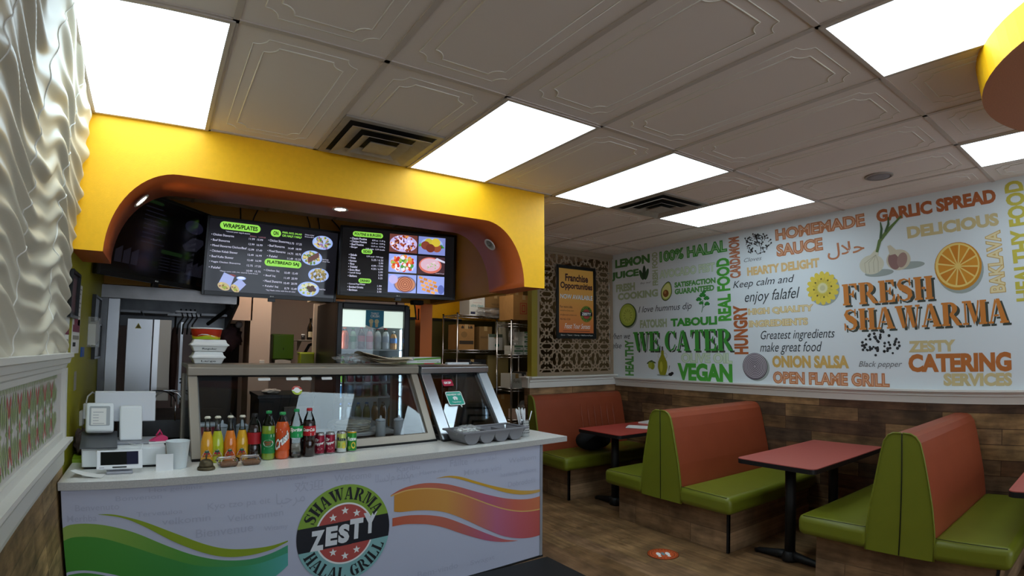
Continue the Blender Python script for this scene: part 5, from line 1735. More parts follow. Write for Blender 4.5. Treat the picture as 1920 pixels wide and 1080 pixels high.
for ly, base_, amp, mm in ((1, .022, .006, mat('bowl_yellow', '#d8b52a', 0.4)), (2, .013, .006, mat('bowl_lime', '#a8c21e', 0.4))):
    for k in range(n):
        x0, x1 = -.265 + .53 * k / n, -.265 + .53 * (k + 1) / n
        A.poly([(x0, .0005), (x1, .0005), (x1, base_ + amp * sin(x1 * 40 + ly)), (x0, base_ + amp * sin(x0 * 40 + ly))], mm, ly)
A.stroke([(-.055, .024), (-.03, .031), (0, .030), (.03, .022), (.05, .017)], [.002, .004, .005, .004, .002], M_wht_ink, 4)
m.build('bowl', t)
m = MB(); m.lathe([(.0985, .066), (.102, .067), (.103, .072), (.101, .075), (.094, .075), (.092, .070), (.0, .072)], M_foam, 40); m.build('lid', t)
# tortillas in a bag
p = CT(1.36, .80, ZT1 + .006)
t = thing('flatbread_bag', 'bag of folded flatbreads lying on the long display case', 'bag of bread', p, TH)
m = MB()
M_dough = mat('flatbread', '#e3d6bb', 0.7, var=.12, vscale=30)
for k in range(3):
    m.grid(lambda u, v, k=k: (-.02 + .30 * u + .06 * k * u, -.13 + .19 * v, .004 + .014 * k + .05 * (1 - u) ** 3 + .012 * sin(pi * v) + .004 * sin(9 * u + 3 * k)), 16, 8, M_dough)
    m.grid(lambda u, v, k=k: (-.02 + .30 * u + .06 * k * u, -.13 + .19 * v, -.003 + .014 * k + .05 * (1 - u) ** 3 + .006 * sin(pi * v)), 16, 8, M_dough)
m.build('flatbread', t)
m = MB(); crumple(m, .13, .10, .035, M_film, 21); bmesh.ops.translate(m.bm, verts=m.bm.verts[:], vec=(-.06, -.02, 0)); m.build('film', t)
# foil box, tongs
p = CT(1.64, .80, ZT1)
m = MB(); m.box(0, .40, -.03, .03, .0, .055, mat('card_white', '#dcdedb', 0.5))
A = Art(m, (0, -.03, 0), (1, 0, 0), (0, 0, 1))
gr = mat('box_green', '#5f9a2e', 0.5)
A.poly([(.0, .0), (.10, .0), (.10, .055), (.0, .055)], mat('box_olive', '#6f7a4a', 0.5), 1)
A.poly([(.10, .026), (.25, .034), (.40, .042), (.40, .055), (.25, .048), (.10, .040)], gr, 1); A.poly([(.10, .0), (.40, .0), (.40, .010), (.24, .008), (.10, .006)], gr, 1)
A.text('RESTAURANT & FOODSERVICE FILM', .19, .018, .36, .026, gr, 2); A.rect(.25, .001, .34, .008, mat('box_red', '#c23a3a', 0.5), 3); A.rect(.115, .028, .16, .05, mat('box_blue', '#5a6fa8', 0.5), 2); A.rect(.122, .032, .152, .046, M_wht_ink, 3)
A.ell(.375, .014, .010, .008, M_ink, 3, 16); A.ell(.375, .014, .006, .005, M_wht_ink, 4, 12)
tag(m.build('film_box', None, p, TH - .05), 'long white and green box of kitchen film lying across both cases', 'box')
p = CT(2.09, .75, ZC + .54)
m = MB(); m.box(0, .21, -.02, .02, 0, .018, M_white_pl, .004); tag(m.build('white_tray_liner', None, p, TH), 'white slim packet at the end of the short case', 'packet')
m = MB(); 
for s in (-1, 1): m.tube([(0, 0, .012), (.05, s * .012, .012), (.10, s * .014, .010)], .008, M_black, 8)
m.cyl((-.01, 0, .012), (.012, 0, .012), .014, M_black, 12)
tag(m.build('tongs', None, CT(2.33, .76, ZC + .54), TH), 'black handled tongs on top of the short case', 'tongs')
# squeeze bottles and the bread bag seen through the case glass
def squeeze(label, s, tt, body, h=.15, r=.036):
    p = CT(s, tt, ZC + .033)
    t = thing('squeeze_bottle', label, 'squeeze bottle', p, 0, 'squeeze bottles in the display case')
    bm_ = mat('squeeze_' + body[1:], body, 0.35)
    m = MB(); m.lathe([(.0, .0), (r * .95, 0), (r, .006), (r, h * .70), (r * .94, h * .74)], bm_, 24); m.build('bottle_body', t)
    m = MB(); m.lathe([(r * .99, h * .74), (r * 1.0, h * .80), (r * .7, h * .84), (r * .25, h * .87), (r * .2, h * .96), (r * .09, h), (0, h)], M_white_pl, 24); m.build('nozzle_cap', t)
squeeze('white squeeze bottle in the long case, left of its right-hand neighbour', 1.455, .60, '#c9c9c6')
squeeze('white squeeze bottle in the long case, nearest its slanted right post', 1.580, .56, '#c6c6c4')
squeeze('white squeeze bottle in the long case behind the lime glass soda bottle', .39, .62, '#d9d9d6', .17)
squeeze('white squeeze bottle in the long case behind the yellow glass soda bottle by the cola', .505, .60, '#d9d9d6', .17)
t = thing('sauce_tub', 'red sauce tub with a white lid in the left end of the long case', 'tub', CT(.29, .60, ZC + .033))
m = MB(); m.lathe([(0, 0), (.055, 0), (.062, .145)], mat('red_tub', '#9a2028', 0.4), 28); m.build('tub', t)
m = MB(); m.lathe([(.066, .142), (.068, .150), (.066, .158), (0, .158)], M_white_pl, 28); m.build('lid', t)
p = CT(1.32, .80, ZC + .061)
t = thing('bread_bag', 'clear bag of flatbread lying inside the long display case', 'bag of bread', p, TH)
m = MB()
for k in range(4):
    m.lathe([(.0, .004 + .016 * k), (.125, .006 + .016 * k), (.13, .012 + .016 * k), (.12, .018 + .016 * k), (0, .019 + .016 * k)], M_dough, 28, M=Matrix.Translation((.008 * (k % 2), 0, 0)))
m.build('flatbread', t)
m = MB(); crumple(m, .17, .14, .045, M_film, 31); m.build('film', t)
m = MB(); m.box(-.27, .27, -.15, .17, 0, .028, mat('cutting_board', '#c9c6c0', 0.5), .008); tag(m.build('cutting_board', None, CT(1.34, .80, ZC + .0325), TH), 'pale cutting board under the flatbread bag inside the long case', 'cutting board')
# ================================================================== MENU SCREENS
M_scr = mat('menu_background', '#23232a', 0.12, emit=0.35)
M_bez = mat('screen_bezel', '#08080a', 0.3)
E_ = lambda n, c, s=1.0: mat('glow_' + n, c, 0.3, emit=s)
E_lime, E_wht, E_blue = E_('lime', '#86c84a', .8), E_('text', '#c9c9e0', .75), E_('plate', '#8fa6dc', .8)
def screen(name, label, loc, rz, tilt, w, h, draw, bezel=.02, bottom=.035, bg=None):
    t = thing('menu_screen', label, 'menu screen', loc, 0, 'menu screens over the counter')
    t.rotation_euler = Matrix.Rotation(rz, 3, 'Z').to_euler()
    t.rotation_euler = (Matrix.Rotation(rz, 3, 'Z') @ Matrix.Rotation(tilt, 3, 'X')).to_euler()
    m = MB(); m.box(-w / 2, w / 2, .004, .045, -h / 2, h / 2, M_bez, .006)
    for a in ((-w / 2, -w / 2 + bezel, -h / 2, h / 2), (w / 2 - bezel, w / 2, -h / 2, h / 2), (-w / 2 + bezel, w / 2 - bezel, -h / 2, -h / 2 + bottom), (-w / 2 + bezel, w / 2 - bezel, h / 2 - bezel, h / 2)):
        m.box(a[0], a[1], -.006, .004, a[2], a[3], M_bez, .002)
    m.build('casing', t)
    m = MB(); m.box(-w / 2 + bezel, w / 2 - bezel, -.001, .004, -h / 2 + bottom, h / 2 - bezel, bg or M_scr)
    A = Art(m, (-w / 2 + bezel, -.001, -h / 2 + bottom), (1, 0, 0), (0, 0, 1))
    draw(A, w - 2 * bezel, h - bezel - bottom)
    m.build('display', t)
    m = MB(); A = Art(m, (0, -.006, -h / 2 + bottom * .5), (1, 0, 0), (0, 0, 1))
    A.ell(-.012, 0, .006, .006, M_wht_ink, 1, 14); A.text('LG', -.003, -.005, .014, .005, M_wht_ink, 1, off=.03)
    m.build('maker_mark', t)
    m = MB(); m.box(-.03, .03, -.002, .02, -h / 2 - .028, -h / 2 + .002, M_bez, .003); m.build('sensor', t)
    m = MB(); m.box(-.15, .15, .045, .10, -.12, .12, M_matt_black); m.build('wall_bracket', t)
    return t
def plate(A, x, y, rx, ry, cols, seed, plate_m=None, ly=2, n=46):
    A.ell(x, y, rx, ry, plate_m or E_blue, ly, 36)
    A.ell(x, y, rx * .86, ry * .84, E_('plate_inner', '#a9b8e4', .7), ly + 1, 36)
    r = random.Random(seed)
    for k in range(n):
        a, d = r.uniform(0, 6.283), sqrt(r.random()) * .78
        c = r.choice(cols)
        A.ell(x + rx * d * cos(a), y + ry * d * sin(a), rx * r.uniform(.08, .2), ry * r.uniform(.08, .2), E_('food_' + c[1:], c, .7), ly + 2 + k % 5, 9, r.uniform(0, 3))
def pill(A, s, x0, y0, x1, y1):
    A.rect(x0, y0, x1, y1, E_lime, 1, r=(y1 - y0) / 2 * .99)
    hh = (y1 - y0)
    A.text(s, x0 + hh * .35, y0 + hh * .22, x1 - hh * .35, y1 - hh * .22, M_ink, 2, off=.035)
def lines(A, items, x0, y0, dy, hh, prices=None, xp=None, sw=.0105, bold=.0):
    for k, s in enumerate(items):
        y = y0 - dy * k
        A.text(s, x0, y, x0 + sw * len(s), y + hh, E_wht, 1, off=bold)
        if prices:
            A.text(prices[k], xp - (.0095 if len(prices[k]) < 14 else .0068) * len(prices[k]), y - hh * .3, xp, y + hh * .6, E_wht, 1)
def menu_a(A, w, h):
    X = lambda px: (px - 70) / 1420 * w
    Y = lambda py, px: (1 - ((py - (80 + (px - 70) * .105)) / (810 - (px - 70) * .03))) * h
    pill(A, 'WRAPS/PLATES', .075 * w, .865 * h, .375 * w, .975 * h)
    A.text('*choose your veg & sauces', .12 * w, .825 * h, .30 * w, .85 * h, E_wht, 1)
    its = ['\u2022 Chicken Shawarma', '\u2022 Beef Shawarma', '\u2022 Mixed Shawarma Chicken/Beef', '\u2022 Chicken Kebab Skewer', '\u2022 Beef Kafta Skewer', '\u2022 Veggie Chicken Shawarma', '\u2022 Falafel']
    lines(A, its, .02 * w, .765 * h, .076 * h, .030 * h, ['11.99  15.99', '12.99  16.99', '12.99  17.49', '12.49  16.99', '12.49  16.99', '12.75  17.25', '10.99  15.75'], .40 * w, .0098)
    A.text('SMALL   LARGE', .30 * w, .80 * h, .42 * w, .818 * h, E_('text_red', '#a06a78', .6), 1)
    A.text('*Plates come with rice, salad & 2 pita bread', .10 * w, .268 * h, .38 * w, .290 * h, E_wht, 1)
    pill(A, 'ON', .455 * w, .84 * h, .535 * w, .945 * h)
    A.text('FRIES, RICE, SALAD', .545 * w, .90 * h, .70 * w, .93 * h, E_lime, 1, off=.03); A.text('OR HALF / HALF', .545 * w, .855 * h, .70 * w, .888 * h, E_lime, 1, off=.03)
    lines(A, ['\u2022 Chicken Shawarma', '\u2022 Beef Shawarma', '\u2022 Mixed Shawarma', '\u2022 Falafel'], .44 * w, .765 * h, .076 * h, .032 * h, ['12.75  17.25', '14.49  18.99', '14.75  18.75', '11.49  15.25'], .705 * w, .0095)
    pill(A, 'FLATBREAD SAJ', .425 * w, .41 * h, .715 * w, .515 * h)
    lines(A, ['\u2022 Chicken Saj', '\u2022 Beef Saj', '\u2022 Mixed Shawarma', '\u2022 Falafel Saj'], .425 * w, .325 * h, .076 * h, .034 * h, ['10.49  15.49', '11.49  20.99', '10.49  20.99', '8.79  15.49'], .690 * w, .0098)
    A.text('*Saj Meals come with fries & salad', .45 * w, .045 * h, .68 * w, .07 * h, E_wht, 1)
    plate(A, .875 * w, .83 * h, .085 * w, .105 * h, ['#b59a6a', '#6a4030', '#8a6a9a', '#c9b86a', '#5a7a3a'], 1)
    plate(A, .795 * w, .585 * h, .085 * w, .11 * h, ['#b5a05a', '#5f7a34', '#c9b87a'], 2)
    for k in range(3): A.stroke([(.765 * w, .52 * h + .022 * k * h), (.85 * w, .62 * h + .022 * k * h)], .018 * h + .01, E_('kebab', '#5f3f3a', .7), 9)
    plate(A, .86 * w, .335 * h, .085 * w, .105 * h, ['#7a6a44', '#8f7f54', '#5f5a34', '#a5945a'], 3)
    plate(A, .785 * w, .115 * h, .088 * w, .11 * h, ['#b5ae6a', '#c9c9a0', '#8aa04a'], 4)
    for dx, dy in ((.0, .02), (.03, .03), (.015, -.02), (.045, -.005)): A.ell((.785 + dx) * w, (.115 + dy) * h, .018 * w, .028 * h, E_('falafel', '#4f3a34', .6), 9)
    A.text('Chicken & Beef', .725 * w, .915 * h, .80 * w, .932 * h, E_wht, 1); A.text('Shawarma Bowl', .725 * w, .885 * h, .80 * w, .902 * h, E_wht, 1)
    A.text('Beef Kafta', .885 * w, .57 * h, .935 * w, .587 * h, E_wht, 1); A.text('Skewer Plate', .885 * w, .54 * h, .945 * w, .557 * h, E_wht, 1); A.text('Falafel Plate', .875 * w, .115 * h, .925 * w, .135 * h, E_wht, 1)
    # two wraps
    for ox, oy, a, s in ((.140, .085, -.35, .88), (.225, .06, -.75, .72)):
        ca, sa = cos(a), sin(a)
        q = lambda x, y: (ox * w + s * (x * ca - y * sa), oy * h + s * (x * sa + y * ca))
        A.poly([q(-.055, -.01), q(.055, -.01), q(.05, .11), q(-.05, .11)], E_('wrap', '#9aa6d8', .7), 2)
        A.ell(*q(0, -.01), .058 * s, .036 * s, E_('wrap_inner', '#b9a880', .65), 3, 24, a)
        r = random.Random(8)
        for k in range(16):
            c = r.choice(['#8a9a3a', '#7a4a3a', '#c9b86a'])
            A.ell(*q(r.uniform(-.04, .04), -.01 + r.uniform(-.02, .02)), .010 * s, .007 * s, E_('food_' + c[1:], c, .7), 4 + k % 3, 8)
    A.ell(.26 * w, .20 * h, .035 * w, .025 * h, E_blue, 2); A.ell(.26 * w, .205 * h, .028 * w, .017 * h, E_('sauce', '#c9d2ea', .8), 3); A.ell(.19 * w, .228 * h, .03 * w, .02 * h, E_('sauce_red', '#7a3a3a', .6), 2)
def menu_b(A, w, h):
    pill(A, 'POUTINE & BURGERS', .085 * w, .875 * h, .345 * w, .955 * h)
    lines(A, ['\u2022 Classic Poutine', '\u2022 Chicken Poutine', '\u2022 Beef Poutine', '\u2022 Burger'], .065 * w, .825 * h, .047 * h, .033 * h, ['8.99 sm  11.49 lg', '12.49 sm  14.99 lg', '13.49 sm  15.99 lg', '9.99 single  12.99 double'], .365 * w, .0086, .012)
    pill(A, 'SIDES', .165 * w, .61 * h, .26 * w, .685 * h)
    lines(A, ['\u2022 Salads', '\u2022 Fries', '\u2022 Hummus', '\u2022 Rice', '\u2022 Falafel', '\u2022 Extra Meat', '\u2022 Lentil Soup', '\u2022 Baklava'], .06 * w, .565 * h, .047 * h, .033 * h, ['5.99 small  7.99 large', '5.25 / 6.25', '5.99', '4.99 / 7.99', '4.50 / 6.99', '5.99', '5.99', '5.25'], .355 * w, .0086, .012)
    pill(A, 'DRINKS', .15 * w, .150 * h, .26 * w, .222 * h)
    lines(A, ['\u2022 Canned Pop/Water', '\u2022 Bottled Drinks', '\u2022 Barbican'], .06 * w, .110 * h, .045 * h, .031 * h, ['1.99', '3.50', '3.99'], .35 * w, .0086, .012)
    gx, gy = (.405, .665), (.675, .352, .03)
    pw, ph = .25, .292
    bgc = [['#6a3a34', '#7a86c4'], ['#8f9fe0', '#3f2a30'], ['#8f9fe0', '#8f9fe0']]
    for r in range(3):
        for c in range(2):
            x, y = gx[c] * w, gy[r] * h
            A.rect(x, y, x + pw * w, y + ph * h, E_('pic_%d%d' % (r, c), bgc[r][c], .75), 2)
    def scatter(c, r, cols, seed, n=90, rx=.45, ry=.42, s=(.05, .10)):
        rr = random.Random(seed); x, y = (gx[c] + pw / 2) * w, (gy[r] + ph / 2) * h
        for k in range(n):
            a, d = rr.uniform(0, 6.283), sqrt(rr.random())
            cc = rr.choice(cols)
            A.ell(x + pw * w * rx * d * cos(a), y + ph * h * ry * d * sin(a), pw * w * rr.uniform(*s) * .55, ph * h * rr.uniform(*s) * .75, E_('food_' + cc[1:], cc, .8), 5 + k % 6, 8, rr.uniform(0, 3))
    cxy = lambda c, r: ((gx[c] + pw / 2) * w, (gy[r] + ph / 2) * h)
    A.ell(*cxy(0, 0), pw * w * .49, ph * h * .46, E_('plate_lav', '#b0a8d8', .8), 4); scatter(0, 0, ['#a04a20', '#d8d0e8', '#5a2018', '#c98a4a', '#cfc4e4', '#7a2a1a'], 1)
    A.ell(cxy(1, 0)[0], cxy(1, 0)[1] + .04 * h, pw * w * .40, ph * h * .3, E_blue, 4)
    x, y = cxy(1, 0)
    scatter(1, 0, ['#3f8a34', '#6aa84a', '#2a5a24'], 2, 30, .46, .18)
    for dx, dy, cc in ((-.06, .0, '#7a3a2a'), (-.015, -.04, '#6a3024'), (.045, -.03, '#8a4a30'), (-.03, .05, '#b5a83a'), (.035, .06, '#c4b03a')):
        A.ell(x + dx * w, y + dy * h, .042 * w, .07 * h, E_('food_' + cc[1:], cc, .8), 12)
    A.ell(*cxy(0, 1), pw * w * .47, ph * h * .47, E_('plate_pale', '#a8b4ea', .8), 4); scatter(0, 1, ['#c4461e', '#4a8a3a', '#d8d8e4', '#d87a3a', '#b5301a', '#8ab04a'], 3, 90, .42, .40, (.08, .15))
    x, y = cxy(1, 1); A.ell(x - .01 * w, y, pw * w * .42, ph * h * .45, E_('bowl_rim', '#c46a5a', .8), 4); A.ell(x - .01 * w, y + .01 * h, pw * w * .36, ph * h * .36, E_('soup', '#c9a8b8', .8), 5); scatter(1, 1, ['#8ab06a', '#d8c8d0'], 4, 26, .25, .2, (.03, .06))
    A.poly([(x + .03 * w, y + .10 * h), (x + .125 * w, y + .05 * h), (x + .125 * w, y + .08 * h), (x + .05 * w, y + .13 * h)], E_wht, 7); A.text('Lentil Soup', x + .04 * w, y - .135 * h, x + .12 * w, y - .115 * h, E_wht, 12)
    x, y = cxy(0, 2); x += .025 * w; A.ell(x, y - .01 * h, pw * w * .40, ph * h * .46, E_('bowl_grey', '#6a6a8a', .7), 4); A.ell(x, y - .01 * h, pw * w * .36, ph * h * .40, E_('hummus', '#b57a5a', .8), 5)
    for k in range(4): A.ring(x, y - .01 * h, .012 * w + .016 * w * k, .018 * w + .016 * w * k, E_('hummus_oil', '#7a3020', .8), 6, ry=1.0)
    A.ell(gx[0] * w + .045 * w, y + .06 * h, .04 * w, .07 * h, E_('plate_lav', '#b0a8d8', .8), 7)
    x0, y0 = gx[1] * w, gy[2] * h
    for k in range(5):
        for j in range(4):
            px, py = x0 + (.012 + .042 * k + .010 * j) * w, y0 + (.245 - .062 * j - .022 * k) * h
            if px + .035 * w < x0 + pw * w * .84 and py > y0:
                cc = ['#c98a44', '#b5742e', '#d89a54'][(k + j) % 3]
                A.poly([(px, py), (px + .034 * w, py - .018 * h), (px + .040 * w, py + .022 * h), (px + .006 * w, py + .040 * h)], E_('food_' + cc[1:], cc, .85), 6)
    A.ell(x0 + .22 * w, y0 + .08 * h, .03 * w, .075 * h, E_('bowl_blue', '#5a6ab0', .7), 7); scatter(1, 2, ['#d8c09a', '#5a3a2a', '#a88a5a'], 6, 0)
def menu_off(A, w, h):
    d = lambda c: mat('dim_' + c[1:], c, 0.12, emit=.35)
    for k in range(9): A.rect(.30 * w, (.86 - .055 * k) * h, (.46 + .03 * (k % 3)) * w, (.875 - .055 * k) * h, d('#16161f'), 1)
    A.rect(.28 * w, .92 * h, .46 * w, .96 * h, d('#12240f'), 1, r=.015); A.rect(.50 * w, .335 * h, .72 * w, .385 * h, d('#12240f'), 1, r=.015)
    A.ell(.80 * w, .78 * h, .10 * w, .09 * h, d('#1b1b2a'), 1); A.poly([(.70 * w, .50 * h), (.80 * w, .64 * h), (.92 * w, .64 * h), (.93 * w, .58 * h), (.86 * w, .46 * h), (.74 * w, .44 * h)], d('#1d1d26'), 1)
    for x in (.10, .17, .24, .78, .84, .90): A.poly([(x * w, .12 * h), (x * w + .06 * w, .12 * h), (x * w + .06 * w, .32 * h), (x * w, .26 * h)], d('#1a1a22'), 1)
    for k in range(5): A.rect(.50 * w, (.28 - .04 * k) * h, .60 * w, (.29 - .04 * k) * h, d('#16161f'), 1); A.rect(.62 * w, (.28 - .04 * k) * h, .72 * w, (.29 - .04 * k) * h, d('#16161f'), 1)
screen('menu', 'menu screen with wraps, plates and flatbread, the middle of the three', (.80, 4.86, 2.265), .035, .075, 1.12, .645, menu_a)
screen('menu', 'menu screen with poutine list and six food pictures, at the right of the three', (1.844, 4.60, 2.301), -.16, .02, 1.075, .617, menu_b, bottom=.03, bg=mat('menu_background_two', '#1c1c1e', .12, emit=.3))
screen('menu', 'dim dark menu screen, turned inwards behind the left curve of the arch', (-.075, 4.555, 2.293), .84, .09, 1.09, .635, menu_off, bg=mat('menu_dim', '#050507', .12, emit=.1))
# cables above the screens
for k, (x, dx) in enumerate(((.515, .0), (.66, -.06), (1.10, .02), (1.20, .0), (1.33, .10))):
    m = MB(); m.tube([(x, 5.06, 2.735), (x + dx * .5, 5.0, 2.66), (x + dx, 4.95, 2.56)], .006, M_matt_black, 6)
    tag(m.build('screen_cable'), 'black cable hanging from the ceiling to the menu screens', 'cable', 'cables over the menu screens')
m = MB(); m.tube([(2.205, 5.07, 1.995), (2.205, 5.05, 1.95), (2.225, 5.06, 1.83), (2.245, 5.05, 1.825), (2.25, 5.06, 1.94)], .007, M_matt_black, 6); m.box(2.16, 2.28, 5.0, 5.078, 1.975, 2.02, M_matt_black, .01)
tag(m.build('looped_cable'), 'looped black cable hanging under the right menu screen by the orange column', 'cable')
m = MB(); m.tube([(2.01, 5.075, 2.0), (2.01, 5.06, 1.985)], .004, M_matt_black, 6); m.blob((2.01, 5.06, 1.979), (.012, .012, .012), mat('dark_red_knob', '#4a1010', .5)); tag(m.build('pull_cord'), 'short dark red pull knob under the right menu screen', 'pull cord')

# ================================================================== COOK LINE
t = thing('extractor_hood', 'wide steel extractor hood over the upright grill', 'extractor hood', (XL, 4.98, 0))
M_hood = mat('hood_steel', '#8a8888', 0.38, 1.0, var=.15, vscale=6)
m = MB(); m.prism([(0, 0, 1.885), (0, .0, 1.985), (0, .03, 1.985), (0, .03, 1.885)], (1.05, 0, 0), M_hood); m.prism([(0, .03, 1.985), (0, 1.03, 2.0), (0, 1.03, 1.985), (0, .03, 1.97)], (1.05, 0, 0), M_hood); m.prism([(1.05, 0, 1.885), (1.05, 0, 1.985), (1.05, 1.03, 2.0), (1.05, 1.03, 1.70), (1.05, .85, 1.70)], (-.02, 0, 0), M_hood); m.build('canopy', t)
m = MB()
for k in range(4):
    m.box(.06 + .24 * k, .28 + .24 * k, .45, .98, 1.80, 1.82, M_steel_dk, M=Matrix.Translation((0, 0, .0)))
m.box(.02, 1.03, .99, 1.02, 1.70, 1.98, M_steel_dk); m.build('filters', t)
m = MB(); m.tube([(1.0, .02, 1.87), (.86, .75, 1.74)], .018, M_matt_black, 8); m.build('grease_gutter', t)
m = MB(); m.box(XL + .003, XL + .055, 4.99, 5.03, 0, 1.883, M_steel_dk); m.box(XL + .055, XL + .145, 4.985, 5.04, 0, 1.883, M_steel, .004)
tag(m.build('steel_post'), 'tall steel post between the green wall and the upright grill', 'post')
t = thing('shawarma_grill', 'upright steel shawarma grill with a warning triangle, behind the till', 'grill', (-.30, 5.05, 0))
m = MB(); m.box(.0, .195, 0, .03, 1.08, 1.735, M_steel, .004); m.box(.0, .195, .03, .30, 1.08, 1.12, M_steel_dk); m.build('left_panel', t)
m = MB(); m.box(.203, .245, .005, .03, 1.08, 1.732, mat('steel_light', '#c9cacc', .3, 1.0)); m.box(.245, .335, .012, .03, 1.08, 1.732, mat('steel_warm', '#9a9186', .4, 1.0)); m.build('right_panel', t)
m = MB(); A = Art(m, (.06, 0, 1.655), (1, 0, 0), (0, 0, 1), base=.001); A.poly([(0, 0), (.05, 0), (.025, .045)], mat('warning_yellow', '#b5a23a', .5), 1); A.poly([(.010, .005), (.04, .005), (.025, .034)], mat('warning_dark', '#6a5f1e', .5), 2); m.build('warning_sticker', t)
m = MB(); A = Art(m, (.01, 0, 1.10), (1, 0, 0), (0, 0, 1), base=.001); A.ell(.035, .02, .033, .011, mat('red_badge', '#8f3a40', .5), 1); m.build('red_badge', t)
m = MB(); m.cyl((.365, .12, 1.02), (.365, .12, 1.80), .008, M_chrome); m.lathe([(.0, 0), (.02, .02), (.03, .2), (.034, .4), (.02, .56), (0, .6)], mat('roast_meat', '#3a2018', .7, bump=.5, bscale=40), 20, M=Matrix.Translation((.365, .12, 1.10))); m.build('spit', t)
m = MB(); m.box(.408, .428, .0, .03, 1.05, 1.72, M_steel); m.build('upright', t)
m = MB(); m.box(.30, .55, .02, .10, 1.77, 1.79, M_steel_dk); m.box(.36, .52, .0, .03, 1.80, 1.815, M_steel_dk); m.build('top_bracket', t)
for k, x in enumerate((.10, .14, .175, .21)):
    m = MB(); m.tube([(x, 5.10, 1.83), (x + .02, 5.06, 1.76), (x - .015, 5.04, 1.70), (x - .02, 5.05, 1.62)], .007, M_iron, 6); m.build('hanging_hook'); tag(bpy.data.objects[-1] if False else COL.objects[-1], 'black hook hanging under the hood beside the upright grill', 'hook', 'hooks under the hood')
# work table with wire racks under the grill
t = thing('cook_table', 'steel cook table carrying the grill, behind the till', 'table', (-.49, 4.90, 0))
m = MB(); m.box(0.16, 1.05, .03, .95, .90, .94, M_steel_dk); m.box(0.16, 1.05, .03, .06, .80, .90, M_steel_dk); m.box(.16, 1.05, .08, .10, 0, .8, M_matt_black); m.build('worktop', t)
for x in (.20, 1.0):
    m = MB(); m.cyl((x, .06, 0), (x, .06, .8), .02, M_steel); m.build('leg', t)
for k in range(3):
    t = thing('wire_ring', 'bent chrome grill ring lying above the till monitor', 'ring', (-.04 + .05 * k, 4.87, 1.09), 0, 'chrome rings on the cook table')
    m = MB(); m.tube([(.13 * cos(radians(a)), .02 * k, .085 * sin(radians(a)) + .0) for a in range(0, 181, 15)], .006, M_chrome if k else M_iron, 6)
    m.tube([(-.13, .02 * k, 0), (-.13, .02 * k, -.15)], .006, M_chrome, 6); m.tube([(.13, .02 * k, 0), (.13, .02 * k, -.15)], .006, M_chrome, 6); m.build('ring', t)
for k in range(2):
    m = MB(); m.box(-.07, .07, -.06, .06, 0, .085, mat('steel_pan', '#9a9c9e', .3, 1.0), .012); m.box(-.08, .08, -.07, .07, .085, .09, M_chrome, .002)
    tag(m.build('steel_pan', None, (.20 + .17 * k, 4.97, .941)), ('small steel pan on the cook table, right of the till monitor', 'small steel pan on the cook table, beside the display case post')[k], 'pan', 'steel pans on the cook table')
for k in range(2):
    m = MB(); m.tube([(.12, 4.93, 1.075 + .03 * k), (.20, 4.92, 1.06 + .03 * k), (.27, 4.91, 1.08 + .03 * k), (.34, 4.92, 1.09 + .03 * k)], .008, M_chrome, 6); m.cyl((.16 + .13 * k, 4.95, 1.031), (.16 + .13 * k, 4.95, 1.07), .04, M_iron, 16)
    tag(m.build('burner_guard'), ('lower chrome burner guard beside the upright grill', 'upper chrome burner guard beside the upright grill')[k], 'burner guard', 'burner guards')
for k in range(2):
    m = MB(); m.tube([(.116, 5.055, 1.225 + .03 * k), (.37, 4.96, 1.26 + .03 * k)], .006, M_iron, 6); tag(m.build('skewer'), ('thin black skewer beside the display case, the lower one', 'thin black skewer beside the display case, the upper one')[k], 'skewer', 'skewers by the grill')
# a dark sheet paints the shade of the opening behind: shelf rack with bag and knives
m = MB(); m.box(.26, .80, 7.0, 7.05, 0, 1.8, mat('opening_shade', '#1a1413', .8)); tag(m.build('opening_dark_sheet'), 'dark sheet standing for the shade in the opening past the hood', 'panel')
t = thing('mauve_bag', 'mauve cloth bag hung in the opening past the hood', 'bag', (.62, 6.45, 1.50))
m = MB(); crumple(m, .13, .08, .12, mat('mauve_cloth', '#5a3f42', .8), 41); m.build('body', t); m = MB(); m.blob((.10, -.02, .27), (.04, .03, .04), mat('pale_cloth', '#b5aaa6', .8)); m.build('tie', t)
for k, x in enumerate((.19, .225, .27)):
    t = thing('kitchen_knife', ('black knife hung on the mauve wall, first from the left', 'black knife hung on the mauve wall, second from the left', 'black knife hung on the mauve wall, third from the left')[k], 'knife', (x + .07, 6.005, 1.50), 0, 'knives on the mauve wall')
    m = MB(); m.prism([(-.012, 0, -.18), (.0, 0, -.2), (.012, 0, -.16), (.012, 0, 0), (-.012, 0, 0)], (0, .004, 0), M_black); m.build('blade', t)
    m = MB(); m.box(-.009, .009, -.006, .008, 0, .10, M_matt_black, .003); m.build('handle', t)

# ================================================================== REAR WALL THINGS
def dispenser(label, loc, w, h, d, col, group=None):
    t = thing('towel_dispenser', label, 'towel dispenser', loc, 0, group)
    mm = mat('dispenser_' + col[1:], col, .35)
    m = MB(); m.box(-w / 2, w / 2, -d, 0, .04, h, mm, .012, 3); m.build('cover', t)
    m = MB(); m.box(-w / 2 - .006, w / 2 + .006, -d * .8, 0, h - .012, h + .006, mm, .004); m.build('top', t)
    m = MB(); m.box(-w / 2 + .02, w / 2 - .02, -d + .01, -.01, 0, .045, mat('dispenser_dark', '#1f2a14', .6)); m.build('mouth', t)
    m = MB(); m.box(-.004, .004, -d - .002, -d + .002, h * .45, h * .53, M_matt_black); m.build('keyhole', t)
    m = MB(); m.grid(lambda u, v: (-w / 2 + .03 + (w - .06) * u, -d - .004 + .01 * sin(5 * u), .03 - .05 * v + .008 * sin(4 * u)), 10, 3, M_paper); m.build('paper_towel', t)
dispenser('green towel dispenser on the taupe wall, the larger of two', (1.325, 7.24, 1.345), .25, .345, .17, '#4f7a18')
